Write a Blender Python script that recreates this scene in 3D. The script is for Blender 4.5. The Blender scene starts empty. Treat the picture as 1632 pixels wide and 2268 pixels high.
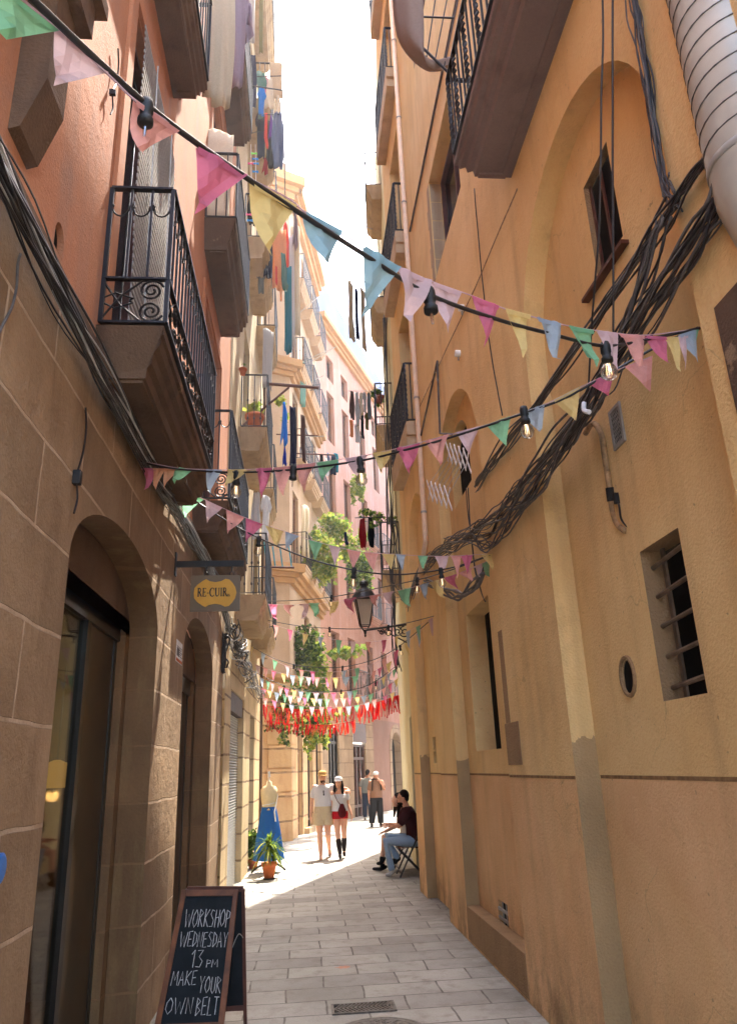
import bpy, bmesh, math, random
import numpy as np
from mathutils import Vector, Matrix, noise
random.seed(7)
scene = bpy.context.scene
COL = scene.collection
K = 1.1                      # plan unit -> metres (eye height 1.6 plan units)
H = 1.6
# ------------------------------------------------------------------ camera
F, CX, CY = 1650.0, 816.0, 1134.0
_vy = np.array([672 - CX, -(1707 - CY), -F]); _vy /= np.linalg.norm(_vy)
_vz = np.array([-180, 4634, -F]); _vz = _vz - _vz.dot(_vy) * _vy; _vz /= np.linalg.norm(_vz)
_vx = np.cross(_vy, _vz)
CM = np.array([_vx, _vy, _vz])
cam_d = bpy.data.cameras.new("camera"); cam = bpy.data.objects.new("camera", cam_d); COL.objects.link(cam)
cam_d.sensor_fit = 'VERTICAL'; cam_d.sensor_height = 36.0; cam_d.lens = 36.0 * F / 2268.0
cam_d.clip_start = 0.05; cam_d.clip_end = 2000
mm = Matrix([[*CM[0], 0], [*CM[1], 0], [*CM[2], H * K], [0, 0, 0, 1]])
cam.matrix_world = mm
scene.camera = cam
# ------------------------------------------------------------------ light
SUN_AZ, SUN_EL = math.radians(21.5), math.radians(64)   # azimuth from +Y towards +X
world = bpy.data.worlds.new("World"); scene.world = world; world.use_nodes = True
wn = world.node_tree.nodes; wl = world.node_tree.links
sky = wn.new('ShaderNodeTexSky'); sky.sky_type = 'NISHITA'; sky.sun_disc = False
sky.sun_elevation = SUN_EL; sky.sun_rotation = SUN_AZ
sky.dust_density = 3.0; sky.ozone_density = 0.6; sky.air_density = 1.0
wl.new(sky.outputs[0], wn['Background'].inputs['Color']); wn['Background'].inputs['Strength'].default_value = 0.15
sd = Vector((math.cos(SUN_EL) * math.sin(SUN_AZ), math.cos(SUN_EL) * math.cos(SUN_AZ), math.sin(SUN_EL)))
sun_d = bpy.data.lights.new("sun", 'SUN'); sun = bpy.data.objects.new("sun", sun_d); COL.objects.link(sun)
sun_d.energy = 2.0; sun_d.angle = math.radians(0.5); sun_d.color = (1.0, 0.94, 0.84)
sun.rotation_euler = sd.to_track_quat('Z', 'Y').to_euler(); sun.location = sd * 60
scene.view_settings.view_transform = 'Standard'; scene.view_settings.look = 'None'
scene.view_settings.exposure = 3.4; scene.view_settings.gamma = 1.0
scene.cycles.max_bounces = 10; scene.cycles.diffuse_bounces = 7; scene.cycles.transparent_max_bounces = 16
scene.cycles.use_denoising = True; scene.cycles.sample_clamp_indirect = 8
# ------------------------------------------------------------------ helpers
def V(*a): return Vector(a)
def ray(px, py): return CM @ np.array([px - CX, -(py - CY), -F])
def at(px, py, Y):
    d = ray(px, py); return Vector(np.array([0, 0, H]) + d * Y / d[1])
def onx(px, py, X):
    d = ray(px, py); return Vector(np.array([0, 0, H]) + d * X / d[0])
def srgb(r, g, b):
    return tuple(((c / 255) / 12.92 if c / 255 <= .04045 else ((c / 255 + .055) / 1.055) ** 2.4) for c in (r, g, b)) + (1,)
ORG = {}
class MB:
    def __init__(s): s.v = []; s.f = []; s.m = []
    def add(s, vs, fs, mi=0):
        o = len(s.v); s.v += [Vector(v) for v in vs]
        for f in fs: s.f.append([i + o for i in f]); s.m.append(mi)
    def quad(s, a, b, c, d, mi=0): s.add([a, b, c, d], [(0, 1, 2, 3)], mi)
    def box(s, p, q, mi=0):
        x0, y0, z0 = p; x1, y1, z1 = q
        s.add([(x0, y0, z0), (x1, y0, z0), (x1, y1, z0), (x0, y1, z0), (x0, y0, z1), (x1, y0, z1), (x1, y1, z1), (x0, y1, z1)],
              [(0, 3, 2, 1), (4, 5, 6, 7), (0, 1, 5, 4), (1, 2, 6, 5), (2, 3, 7, 6), (3, 0, 4, 7)], mi)
    def obox(s, c, ax, ay, az, mi=0):
        c = Vector(c); ax = Vector(ax); ay = Vector(ay); az = Vector(az)
        P = [c + ax * i + ay * j + az * k for k in (-1, 1) for j in (-1, 1) for i in (-1, 1)]
        s.add(P, [(0, 2, 3, 1), (4, 5, 7, 6), (0, 1, 5, 4), (1, 3, 7, 5), (3, 2, 6, 7), (2, 0, 4, 6)], mi)
    def bar(s, a, b, w, h=None, up=(0, 0, 1), mi=0):
        a = Vector(a); b = Vector(b); d = b - a; L = d.length
        if L < 1e-6: return
        d /= L; up = Vector(up)
        if abs(d.dot(up)) > .98: up = Vector((1, 0, 0))
        x = d.cross(up).normalized(); y = x.cross(d); h = h or w
        s.obox((a + b) / 2, x * w / 2, d * L / 2, y * h / 2, mi)
    def tube(s, pts, r, n=6, mi=0, cap=True):
        pts = [Vector(p) for p in pts]
        rs = r if isinstance(r, (list, tuple)) else [r] * len(pts)
        rings = []; ref = None
        for i, p in enumerate(pts):
            t = (pts[min(i + 1, len(pts) - 1)] - pts[max(i - 1, 0)])
            t = t.normalized() if t.length > 1e-9 else Vector((0, 0, 1))
            if ref is None:
                ref = Vector((0, 0, 1)) if abs(t.z) < .9 else Vector((1, 0, 0))
            u = (ref - t * ref.dot(t))
            if u.length < 1e-4: u = t.orthogonal()
            u.normalize(); ref = u; w = t.cross(u)
            rings.append([p + (u * math.cos(a) + w * math.sin(a)) * rs[i] for a in [2 * math.pi * k / n for k in range(n)]])
        vs = [v for R in rings for v in R]; fs = []
        for i in range(len(pts) - 1):
            for k in range(n):
                fs.append((i * n + k, i * n + (k + 1) % n, (i + 1) * n + (k + 1) % n, (i + 1) * n + k))
        if cap and n > 2:
            fs.append(tuple(range(n - 1, -1, -1))); fs.append(tuple((len(pts) - 1) * n + k for k in range(n)))
        s.add(vs, fs, mi)
    def limb(s, pts, r, n=12, flat=1.0, fax=(0, 1, 0)):
        # rounded closed loft used for bodies: rings + hemispherical ends; flat squashes along fax
        pts = [Vector(p) for p in pts]; rs = list(r)
        d0 = (pts[0] - pts[1]).normalized(); d1 = (pts[-1] - pts[-2]).normalized()
        P = [pts[0] + d0 * rs[0] * .95, pts[0] + d0 * rs[0] * .6] + pts + [pts[-1] + d1 * rs[-1] * .6, pts[-1] + d1 * rs[-1] * .95]
        R = [rs[0] * .25, rs[0] * .8] + rs + [rs[-1] * .8, rs[-1] * .25]
        o = len(s.v); s.tube(P, R, n)
        if flat != 1.0:
            fx = Vector(fax).normalized()
            for i in range(o, len(s.v)):
                j = (i - o) // n
                c = P[min(j, len(P) - 1)]; dv = s.v[i] - c
                s.v[i] = c + dv - fx * dv.dot(fx) * (1 - flat)
    def ell(s, c, r, n=12, mi=0):
        c = Vector(c); rx, ry, rz = r; vs = []; fs = []; m = n // 2 + 1
        for j in range(m + 1):
            t = math.pi * j / m
            for k in range(n):
                a = 2 * math.pi * k / n
                vs.append(c + Vector((rx * math.sin(t) * math.cos(a), ry * math.sin(t) * math.sin(a), rz * math.cos(t))))
        for j in range(m):
            for k in range(n):
                if j == 0:
                    fs.append((k, n + k, n + (k + 1) % n)) if False else fs.append((j * n + k, (j + 1) * n + k, (j + 1) * n + (k + 1) % n, j * n + (k + 1) % n))
                else: fs.append((j * n + k, (j + 1) * n + k, (j + 1) * n + (k + 1) % n, j * n + (k + 1) % n))
        s.add(vs, fs, mi)
    def lathe(s, c, prof, n=16, mi=0, M=None):
        c = Vector(c); vs = []; fs = []
        for r, z in prof:
            for k in range(n):
                a = 2 * math.pi * k / n; p = Vector((r * math.cos(a), r * math.sin(a), z))
                if M: p = M @ p
                vs.append(c + p)
        for i in range(len(prof) - 1):
            for k in range(n):
                fs.append((i * n + k, i * n + (k + 1) % n, (i + 1) * n + (k + 1) % n, (i + 1) * n + k))
        fs.append(tuple(range(n - 1, -1, -1))); fs.append(tuple((len(prof) - 1) * n + k for k in range(n)))
        s.add(vs, fs, mi)
    def prism(s, poly, vec, mi=0):
        vec = Vector(vec); n = len(poly); P = [Vector(p) for p in poly]
        s.add(P + [p + vec for p in P], [tuple(range(n - 1, -1, -1)), tuple(range(n, 2 * n))] +
              [(i, (i + 1) % n, n + (i + 1) % n, n + i) for i in range(n)], mi)
    def xf(s, M, start=0):
        for i in range(start, len(s.v)): s.v[i] = M @ s.v[i]
        return s
    def build(s, name, mats, parent=None, smooth=False, loc=None, remesh=0, fix=True, smoothit=0, bevel=0):
        org = ORG[parent.name] if parent else Vector(loc if loc is not None else (0, 0, 0))
        me = bpy.data.meshes.new(name)
        me.from_pydata([((v - org) * K)[:] for v in s.v], [], s.f)
        mats = mats if isinstance(mats, (list, tuple)) else [mats]
        for m in mats: me.materials.append(m)
        if len(mats) > 1: me.polygons.foreach_set('material_index', s.m)
        if fix:
            b = bmesh.new(); b.from_mesh(me); bmesh.ops.remove_doubles(b, verts=b.verts, dist=1e-5)
            bmesh.ops.recalc_face_normals(b, faces=b.faces); b.to_mesh(me); b.free()
        o = bpy.data.objects.new(name, me); COL.objects.link(o)
        if remesh:
            md = o.modifiers.new('r', 'REMESH'); md.mode = 'VOXEL'; md.voxel_size = remesh * K; md.use_smooth_shade = True
            if smoothit:
                sm = o.modifiers.new('s', 'SMOOTH'); sm.iterations = smoothit; sm.factor = .5
            dg = bpy.context.evaluated_depsgraph_get(); dg.update()
            nm = bpy.data.meshes.new_from_object(o.evaluated_get(dg)); o.modifiers.clear(); o.data = nm
            if not nm.materials:
                for m in mats: nm.materials.append(m)
            smooth = True; me = nm
        elif bevel:
            md = o.modifiers.new('b', 'BEVEL'); md.width = bevel; md.segments = 2; md.limit_method = 'ANGLE'
        if smooth: me.polygons.foreach_set('use_smooth', [True] * len(me.polygons))
        if parent: o.parent = parent
        else: o.location = org * K
        ORG[o.name] = org
        return o
def tag(o, label=None, cat=None, group=None, kind=None):
    if label: o['label'] = label
    if cat: o['category'] = cat
    if group: o['group'] = group
    if kind: o['kind'] = kind
    return o
def thing(name, label, cat, loc=(0, 0, 0), group=None):
    o = bpy.data.objects.new(name, None); COL.objects.link(o); o.empty_display_size = .1
    o.location = Vector(loc) * K; ORG[o.name] = Vector(loc)
    return tag(o, label, cat, group)
def smoothpts(pts, per=6):
    pts = [Vector(p) for p in pts]; out = []
    for i in range(len(pts) - 1):
        p0 = pts[max(i - 1, 0)]; p1 = pts[i]; p2 = pts[i + 1]; p3 = pts[min(i + 2, len(pts) - 1)]
        for k in range(per):
            t = k / per
            out.append(.5 * ((2 * p1) + (p2 - p0) * t + (2 * p0 - 5 * p1 + 4 * p2 - p3) * t * t + (3 * p1 - p0 - 3 * p2 + p3) * t ** 3))
    out.append(pts[-1]); return out
def facade(mb, O, u, n, s0, s1, z0, z1, ops=(), mi=0, rmi=None, nz=1):
    """wall sheet in the plane O + u*s + z, outward normal n, with openings (s0,s1,z0,top,depth,[arch])"""
    O = Vector(O); u = Vector(u).normalized(); n = Vector(n).normalized(); rmi = mi if rmi is None else rmi
    def P(s_, z, d=0): return Vector((O.x + u.x * s_ - n.x * d, O.y + u.y * s_ - n.y * d, z))
    def top(op, s_):
        if len(op) > 5 and op[5]:
            c = (op[0] + op[1]) / 2; h = (op[1] - op[0]) / 2; q = max(0, 1 - ((s_ - c) / h) ** 2)
            return op[3] - op[5] * (1 - math.sqrt(q))
        return op[3]
    br = {s0, s1}
    for op in ops:
        br |= {op[0], op[1]}
        if len(op) > 5 and op[5]:
            c = (op[0] + op[1]) / 2; h = (op[1] - op[0]) / 2
            br |= {c - h * math.cos(math.pi * k / 24) for k in range(25)}
    br = sorted(b for b in br if s0 - 1e-6 <= b <= s1 + 1e-6); bb = []
    for b in br:
        if not bb or b - bb[-1] > 1e-5: bb.append(b)
    for a, b in zip(bb, bb[1:]):
        m = (a + b) / 2
        act = sorted([op for op in ops if op[0] < m < op[1]], key=lambda o_: o_[2])
        za = zb = z0
        for op in act:
            if op[2] > za + 1e-6: mb.quad(P(a, za), P(b, zb), P(b, op[2]), P(a, op[2]), mi)
            ta, tb = top(op, a), top(op, b); d = op[4]
            mb.quad(P(a, ta), P(b, tb), P(b, tb, d), P(a, ta, d), rmi)
            if op[2] > max(z0, 0) + 1e-4: mb.quad(P(a, op[2], d), P(b, op[2], d), P(b, op[2]), P(a, op[2]), rmi)
            za, zb = ta, tb
        if z1 > min(za, zb) + 1e-6: mb.quad(P(a, za), P(b, zb), P(b, z1), P(a, z1), mi)
    for op in ops:
        d = op[4]
        for s_ in (op[0], op[1]):
            t = top(op, s_)
            if t > op[2] + 1e-4: mb.quad(P(s_, op[2]), P(s_, op[2], d), P(s_, t, d), P(s_, t), rmi)
    return P
# ------------------------------------------------------------------ materials
def nodes(name):
    m = bpy.data.materials.new(name); m.use_nodes = True
    nt = m.node_tree; return m, nt, nt.nodes['Principled BSDF']
def mk(nt, typ, **kw):
    n = nt.nodes.new(typ)
    for k, v in kw.items():
        if k.startswith('i_'):
            key = k[2:]; n.inputs[int(key) if key.isdigit() else key.replace('_', ' ')].default_value = v
        else: setattr(n, k, v)
    return n
def mixc(nt, fac, a, b, mode='MIX'):
    n = nt.nodes.new('ShaderNodeMix'); n.data_type = 'RGBA'; n.blend_type = mode
    for sock, val in ((n.inputs[0], fac), (n.inputs[6], a), (n.inputs[7], b)):
        if hasattr(val, 'is_output') or isinstance(val, bpy.types.NodeSocket): nt.links.new(val, sock)
        else: sock.default_value = val
    return n.outputs[2]
def noise_f(nt, vec, scale, detail=4, lo=.35, hi=.65, rough=.55):
    n = mk(nt, 'ShaderNodeTexNoise', i_Scale=scale, i_Detail=detail, i_Roughness=rough); nt.links.new(vec, n.inputs['Vector'])
    r = mk(nt, 'ShaderNodeMapRange', i_1=lo, i_2=hi); nt.links.new(n.outputs['Fac'], r.inputs[0]); return r.outputs[0]
def scalev(nt, vec, sc):
    n = mk(nt, 'ShaderNodeVectorMath', operation='MULTIPLY'); n.inputs[1].default_value = sc; nt.links.new(vec, n.inputs[0]); return n.outputs[0]
def math_(nt, op, a, b=None, clamp=False):
    n = nt.nodes.new('ShaderNodeMath'); n.operation = op; n.use_clamp = clamp
    for s_, v in zip(n.inputs, (a, b)):
        if v is None: continue
        if isinstance(v, bpy.types.NodeSocket): nt.links.new(v, s_)
        else: s_.default_value = v
    return n.outputs[0]
def bump(nt, bsdf, h, strength, dist):
    b = mk(nt, 'ShaderNodeBump', i_Strength=strength, i_Distance=dist); nt.links.new(h, b.inputs['Height']); nt.links.new(b.outputs[0], bsdf.inputs['Normal'])
def stucco(name, c1, c2, stain=None, low=None, lowz=0, rough=.9, grain=70, bstr=.5, streak=.5, peel=None, dirt=None, lowwob=0):
    m, nt, bs = nodes(name); pos = mk(nt, 'ShaderNodeNewGeometry').outputs['Position']
    col = mixc(nt, noise_f(nt, pos, .9, 5), c1, c2)
    if low is not None:
        sx = mk(nt, 'ShaderNodeSeparateXYZ'); nt.links.new(pos, sx.inputs[0])
        zz = sx.outputs[2]
        if lowwob: zz = math_(nt, 'ADD', zz, math_(nt, 'MULTIPLY', noise_f(nt, pos, 3.5, 6, 0, 1), -lowwob))
        fac = math_(nt, 'LESS_THAN', zz, lowz)
        col = mixc(nt, fac, col, mixc(nt, noise_f(nt, pos, 1.2, 5), low[0], low[1]))
    if stain is not None:
        st = noise_f(nt, scalev(nt, pos, (3.0, 3.0, .25)), 1.6, 5, .5, .8)
        col = mixc(nt, math_(nt, 'MULTIPLY', st, streak), col, stain)
        bl = noise_f(nt, pos, 2.7, 8, .56, .7, .65)
        col = mixc(nt, math_(nt, 'MULTIPLY', bl, streak * .6), col, stain)
    if peel is not None:
        pl = noise_f(nt, pos, 1.7, 9, .63, .66, .7); col = mixc(nt, pl, col, peel)
    if dirt is not None:                 # splash dirt and moss at the foot of the wall
        sz = mk(nt, 'ShaderNodeSeparateXYZ'); nt.links.new(pos, sz.inputs[0])
        mr = mk(nt, 'ShaderNodeMapRange', i_1=.0, i_2=.75, i_3=1., i_4=.0); nt.links.new(sz.outputs[2], mr.inputs[0])
        dn = noise_f(nt, scalev(nt, pos, (1, 1, .6)), 3.2, 8, .42, .62, .7)
        col = mixc(nt, math_(nt, 'MULTIPLY', math_(nt, 'MULTIPLY', mr.outputs[0], dn), .8), col, dirt)
        pt = noise_f(nt, pos, .75, 3, .565, .58, .5); col = mixc(nt, math_(nt, 'MULTIPLY', pt, .10), col, tuple(min(1, x * 1.35) for x in c1[:3]) + (1,))
        vo = mk(nt, 'ShaderNodeTexVoronoi', feature='DISTANCE_TO_EDGE', i_Scale=.9)
        wv = mk(nt, 'ShaderNodeTexNoise', i_Scale=3.0, i_Detail=6); nt.links.new(pos, wv.inputs['Vector'])
        vm = mk(nt, 'ShaderNodeVectorMath', operation='MULTIPLY_ADD'); nt.links.new(wv.outputs['Color'], vm.inputs[0]); vm.inputs[1].default_value = (.5, .5, .5); nt.links.new(pos, vm.inputs[2]); nt.links.new(vm.outputs[0], vo.inputs['Vector'])
        ck = math_(nt, 'MULTIPLY', math_(nt, 'LESS_THAN', vo.outputs['Distance'], .0045), noise_f(nt, pos, .8, 2, .575, .64)); col = mixc(nt, math_(nt, 'MULTIPLY', ck, .25), col, dirt)
        sp = noise_f(nt, pos, 23, 3, .70, .74); col = mixc(nt, math_(nt, 'MULTIPLY', sp, .5), col, dirt)
    fine = noise_f(nt, pos, grain, 3, .2, .8)
    col = mixc(nt, .12, col, mixc(nt, fine, (.25, .25, .25, 1), (1, 1, 1, 1)), 'OVERLAY')
    nt.links.new(col, bs.inputs['Base Color']); bs.inputs['Roughness'].default_value = rough
    bs.inputs['Specular IOR Level'].default_value = .2
    bg = noise_f(nt, pos, 9, 4, 0, 1)
    bump(nt, bs, math_(nt, 'ADD', fine, math_(nt, 'MULTIPLY', bg, 1.6)), bstr, .008)
    return m
def ashlar(name, c1, c2, mortar, axis, bw, bh, off, mort=.012, light=True, stain=None, tint=.5, bst=.6):
    m, nt, bs = nodes(name); pos = mk(nt, 'ShaderNodeNewGeometry').outputs['Position']
    wob = mk(nt, 'ShaderNodeTexNoise', i_Scale=1.7, i_Detail=3)
    nt.links.new(pos, wob.inputs['Vector'])
    pw = mk(nt, 'ShaderNodeVectorMath', operation='MULTIPLY_ADD'); nt.links.new(wob.outputs['Color'], pw.inputs[0])
    pw.inputs[1].default_value = (.05, .05, .05); nt.links.new(pos, pw.inputs[2])
    sx = mk(nt, 'ShaderNodeSeparateXYZ'); nt.links.new(pw.outputs[0], sx.inputs[0])
    cb = mk(nt, 'ShaderNodeCombineXYZ')
    if axis == 'Y': nt.links.new(sx.outputs[1], cb.inputs[0]); nt.links.new(sx.outputs[2], cb.inputs[1])
    elif axis == 'X': nt.links.new(sx.outputs[0], cb.inputs[0]); nt.links.new(sx.outputs[2], cb.inputs[1])
    else: nt.links.new(sx.outputs[0], cb.inputs[0]); nt.links.new(sx.outputs[1], cb.inputs[1])
    ad = mk(nt, 'ShaderNodeVectorMath', operation='ADD'); nt.links.new(cb.outputs[0], ad.inputs[0]); ad.inputs[1].default_value = (off[0], off[1], 0)
    br = mk(nt, 'ShaderNodeTexBrick'); br.offset = .5
    for k, v in dict(Color1=(0, 0, 0, 1), Color2=(1, 1, 1, 1), Mortar=(.5, .5, .5, 1)).items(): br.inputs[k].default_value = v
    br.inputs['Scale'].default_value = 1; br.inputs['Mortar Size'].default_value = mort; br.inputs['Mortar Smooth'].default_value = .3
    br.inputs['Brick Width'].default_value = bw; br.inputs['Row Height'].default_value = bh
    nt.links.new(ad.outputs[0], br.inputs['Vector'])
    base = mixc(nt, noise_f(nt, pos, 1.3, 6), c1, c2)
    sh = mk(nt, 'ShaderNodeMapRange', i_1=0., i_2=1., i_3=1 - tint * .35, i_4=1 + tint * .35); nt.links.new(br.outputs['Color'], sh.inputs[0])
    hs = mk(nt, 'ShaderNodeHueSaturation'); nt.links.new(base, hs.inputs['Color']); nt.links.new(sh.outputs[0], hs.inputs['Value'])
    col = hs.outputs[0]
    if stain is not None:
        st = noise_f(nt, scalev(nt, pos, (2.5, 2.5, .5)), 2.2, 7, .5, .75, .65); col = mixc(nt, math_(nt, 'MULTIPLY', st, .75), col, stain)
    if axis == 'G':                       # gum spots, drips and grime gathered along the walls
        gs = mk(nt, 'ShaderNodeTexVoronoi', i_Scale=3.2); nt.links.new(pos, gs.inputs['Vector'])
        gm = math_(nt, 'MULTIPLY', math_(nt, 'LESS_THAN', gs.outputs['Distance'], .085), noise_f(nt, pos, 1.1, 3, .48, .56)); col = mixc(nt, math_(nt, 'MULTIPLY', gm, .5), col, stain)
        gx = mk(nt, 'ShaderNodeMapRange', i_1=1.0, i_2=1.55, i_3=0., i_4=1.); nt.links.new(math_(nt, 'ABSOLUTE', math_(nt, 'SUBTRACT', sx.outputs[0], .28)), gx.inputs[0])
        col = mixc(nt, math_(nt, 'MULTIPLY', math_(nt, 'MULTIPLY', gx.outputs[0], noise_f(nt, pos, 4, 6, .3, .6, .7)), .6), col, (.10, .085, .06, 1))
    brk = noise_f(nt, pos, 5, 4, .3, .6)
    col = mixc(nt, math_(nt, 'MULTIPLY', br.outputs['Fac'], math_(nt, 'ADD', math_(nt, 'MULTIPLY', brk, .6), .4)), col, mortar)
    fine = noise_f(nt, pos, 60, 4, .2, .8)
    col = mixc(nt, .15, col, mixc(nt, fine, (.2, .2, .2, 1), (1, 1, 1, 1)), 'OVERLAY')
    nt.links.new(col, bs.inputs['Base Color']); bs.inputs['Roughness'].default_value = .85; bs.inputs['Specular IOR Level'].default_value = .25
    pit = noise_f(nt, pos, 14, 5, .2, .7)
    hgt = math_(nt, 'SUBTRACT', math_(nt, 'ADD', math_(nt, 'MULTIPLY', fine, .5), pit), math_(nt, 'MULTIPLY', br.outputs['Fac'], 2.0 if not light else 1.5))
    bump(nt, bs, hgt, bst, .006)
    return m
def plain(name, c, rough=.6, metal=0, spec=.4, var=.15, scale=12, bst=0):
    m, nt, bs = nodes(name); tc = mk(nt, 'ShaderNodeTexCoord').outputs['Object']
    d = tuple(x * (1 - var) for x in c[:3]) + (1,); e = tuple(min(1, x * (1 + var)) for x in c[:3]) + (1,)
    nz_ = noise_f(nt, tc, scale, 5)
    nt.links.new(mixc(nt, nz_, d, e), bs.inputs['Base Color'])
    bs.inputs['Roughness'].default_value = rough; bs.inputs['Metallic'].default_value = metal; bs.inputs['Specular IOR Level'].default_value = spec
    if bst: bump(nt, bs, noise_f(nt, tc, scale * 4, 4, .2, .8), bst, .004)
    return m
def cloth(name, c, trans=.35, var=.08, weave=True):
    m, nt, bs = nodes(name); tc = mk(nt, 'ShaderNodeTexCoord').outputs['Object']
    d = tuple(x * (1 - var) for x in c[:3]) + (1,)
    col = mixc(nt, noise_f(nt, tc, 40, 3), d, c)
    nt.links.new(col, bs.inputs['Base Color']); bs.inputs['Roughness'].default_value = .9; bs.inputs['Specular IOR Level'].default_value = .1
    tr = mk(nt, 'ShaderNodeBsdfTranslucent'); nt.links.new(col, tr.inputs[0])
    mx = mk(nt, 'ShaderNodeMixShader', i_0=trans); nt.links.new(bs.outputs[0], mx.inputs[1]); nt.links.new(tr.outputs[0], mx.inputs[2])
    out = nt.nodes['Material Output']; nt.links.new(mx.outputs[0], out.inputs[0])
    if weave: bump(nt, bs, noise_f(nt, tc, 300, 2, .2, .8), .3, .001)
    return m
def emis(name, c, s_):
    m, nt, bs = nodes(name); bs.inputs['Emission Color'].default_value = c; bs.inputs['Emission Strength'].default_value = s_
    bs.inputs['Base Color'].default_value = c; return m
def glassm(name, c=(.9, .95, .95, 1), alpha=.25, rough=.03):
    m, nt, bs = nodes(name); bs.inputs['Base Color'].default_value = c; bs.inputs['Roughness'].default_value = rough
    tb = mk(nt, 'ShaderNodeBsdfTransparent'); gl = mk(nt, 'ShaderNodeBsdfGlossy', i_Roughness=rough)
    lw = mk(nt, 'ShaderNodeLayerWeight', i_Blend=.35)
    f = mk(nt, 'ShaderNodeMapRange', i_3=alpha * .5, i_4=.25 + alpha); nt.links.new(lw.outputs['Fresnel'], f.inputs[0])
    mx = mk(nt, 'ShaderNodeMixShader'); nt.links.new(f.outputs[0], mx.inputs[0]); tb.inputs[0].default_value = c
    nt.links.new(tb.outputs[0], mx.inputs[1]); nt.links.new(gl.outputs[0], mx.inputs[2])
    nt.links.new(mx.outputs[0], nt.nodes['Material Output'].inputs[0]); return m
M = {}
M['ochre'] = stucco('ochre_stucco', srgb(234, 200, 142), srgb(225, 186, 126), srgb(188, 152, 108), (srgb(230, 186, 138), srgb(219, 172, 122)), 1.5 * K, streak=.5, bstr=.55, grain=60, dirt=srgb(120, 98, 70))
M['ochre_patch'] = stucco('bare_render_patch', srgb(160, 128, 92), srgb(140, 112, 80), srgb(110, 88, 64), bstr=.9)
M['ochre_jamb'] = stucco('yellow_ochre_jamb', srgb(230, 194, 134), srgb(216, 178, 118), srgb(150, 120, 80), (srgb(176, 146, 104), srgb(150, 124, 88)), 1.5 * K, streak=.5, lowwob=.5)
M['salmon'] = stucco('salmon_plaster', srgb(186, 128, 92), srgb(172, 112, 78), srgb(150, 116, 98), streak=.7, bstr=.5)
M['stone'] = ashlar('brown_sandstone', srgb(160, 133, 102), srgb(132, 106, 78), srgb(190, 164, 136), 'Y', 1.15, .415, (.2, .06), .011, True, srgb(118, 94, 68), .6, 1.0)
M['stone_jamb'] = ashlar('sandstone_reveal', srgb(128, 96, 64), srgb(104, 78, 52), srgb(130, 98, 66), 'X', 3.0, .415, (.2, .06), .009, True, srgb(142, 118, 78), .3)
M['cream'] = stucco('cream_plaster', srgb(190, 170, 136), srgb(176, 156, 122), srgb(160, 138, 108), streak=.5)
M['creamstone'] = ashlar('pale_stone_courses', srgb(206, 182, 140), srgb(188, 164, 124), srgb(120, 96, 70), 'Y', 2.4, .42, (0, .05), .02, False, srgb(160, 136, 100), .25)
M['corner'] = stucco('apricot_plaster', srgb(178, 152, 128), srgb(166, 140, 116), srgb(146, 120, 98), streak=.45)
M['cornerstone'] = ashlar('orange_rusticated_stone', srgb(204, 168, 124), srgb(190, 152, 110), srgb(124, 98, 72), 'X', 5.0, .62, (0, .1), .03, False, srgb(170, 126, 84), .35)
M['pink'] = stucco('faded_pink_plaster', srgb(176, 130, 110), srgb(164, 118, 98), srgb(188, 160, 150), streak=.6)
M['mauve'] = stucco('mauve_plaster', srgb(158, 124, 110), srgb(146, 112, 98), srgb(140, 116, 104), streak=.4)
M['greystone'] = ashlar('grey_doorway_stone', srgb(178, 154, 126), srgb(158, 134, 108), srgb(126, 104, 84), 'Y', .8, .5, (0, 0), .02, False, None, .3)
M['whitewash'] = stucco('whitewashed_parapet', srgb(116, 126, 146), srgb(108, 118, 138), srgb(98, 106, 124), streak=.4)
M['yellow'] = stucco('pale_yellow_plaster', srgb(218, 206, 166), srgb(206, 192, 148), srgb(190, 164, 110), streak=.4)
M['slab'] = stucco('weathered_balcony_stone', srgb(112, 88, 68), srgb(90, 70, 55), srgb(60, 47, 40), streak=.8, peel=srgb(140, 116, 90))
M['slabpale'] = stucco('pale_balcony_stone', srgb(190, 166, 132), srgb(170, 146, 114), srgb(130, 108, 84), streak=.7)
M['slabgrey'] = stucco('mauve_grey_balcony_render', srgb(130, 114, 108), srgb(112, 98, 93), srgb(92, 78, 74), streak=.5)
M['paving'] = ashlar('grey_stone_paving', srgb(164, 159, 149), srgb(148, 143, 133), srgb(94, 88, 80), 'G', .64, .372, (.13, .06), .009, False, srgb(122, 112, 98), .45, .5)
M['iron'] = plain('black_wrought_iron', (.012, .012, .014, 1), .45, .3, .5, .3)
M['rust'] = plain('rusty_brown_iron', (.07, .035, .02, 1), .7, .3, .3, .35)
M['cable'] = plain('black_cable_rubber', (.016, .015, .017, 1), .38, 0, .5, .3)
M['cablegrey'] = plain('weathered_grey_cable', (.10, .09, .085, 1), .6, 0, .3, .3)
M['cablewhite'] = plain('white_cable', (.5, .5, .48, 1), .5)
M['brasspipe'] = plain('peeling_painted_conduit', srgb(150, 120, 84), .6, 0, .3, .5, 20)
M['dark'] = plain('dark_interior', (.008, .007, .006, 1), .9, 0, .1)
M['brownroom'] = plain('brown_shop_interior', (.09, .045, .016, 1), .7, 0, .2)
M['doorblack'] = plain('black_painted_door_frame', (.018, .015, .013, 1), .35, .2, .5)
M['wood'] = plain('varnished_brown_wood', srgb(116, 68, 36), .45, 0, .4, .35, 9)
M['wooddark'] = plain('dark_red_wood', srgb(84, 46, 34), .5, 0, .4, .3)
M['board'] = plain('blackboard_paint', (.012, .015, .017, 1), .75, 0, .2, .3, 6)
M['chalk'] = plain('white_chalk', (.62, .62, .6, 1), .95, 0, .05, .3, 50)
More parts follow.
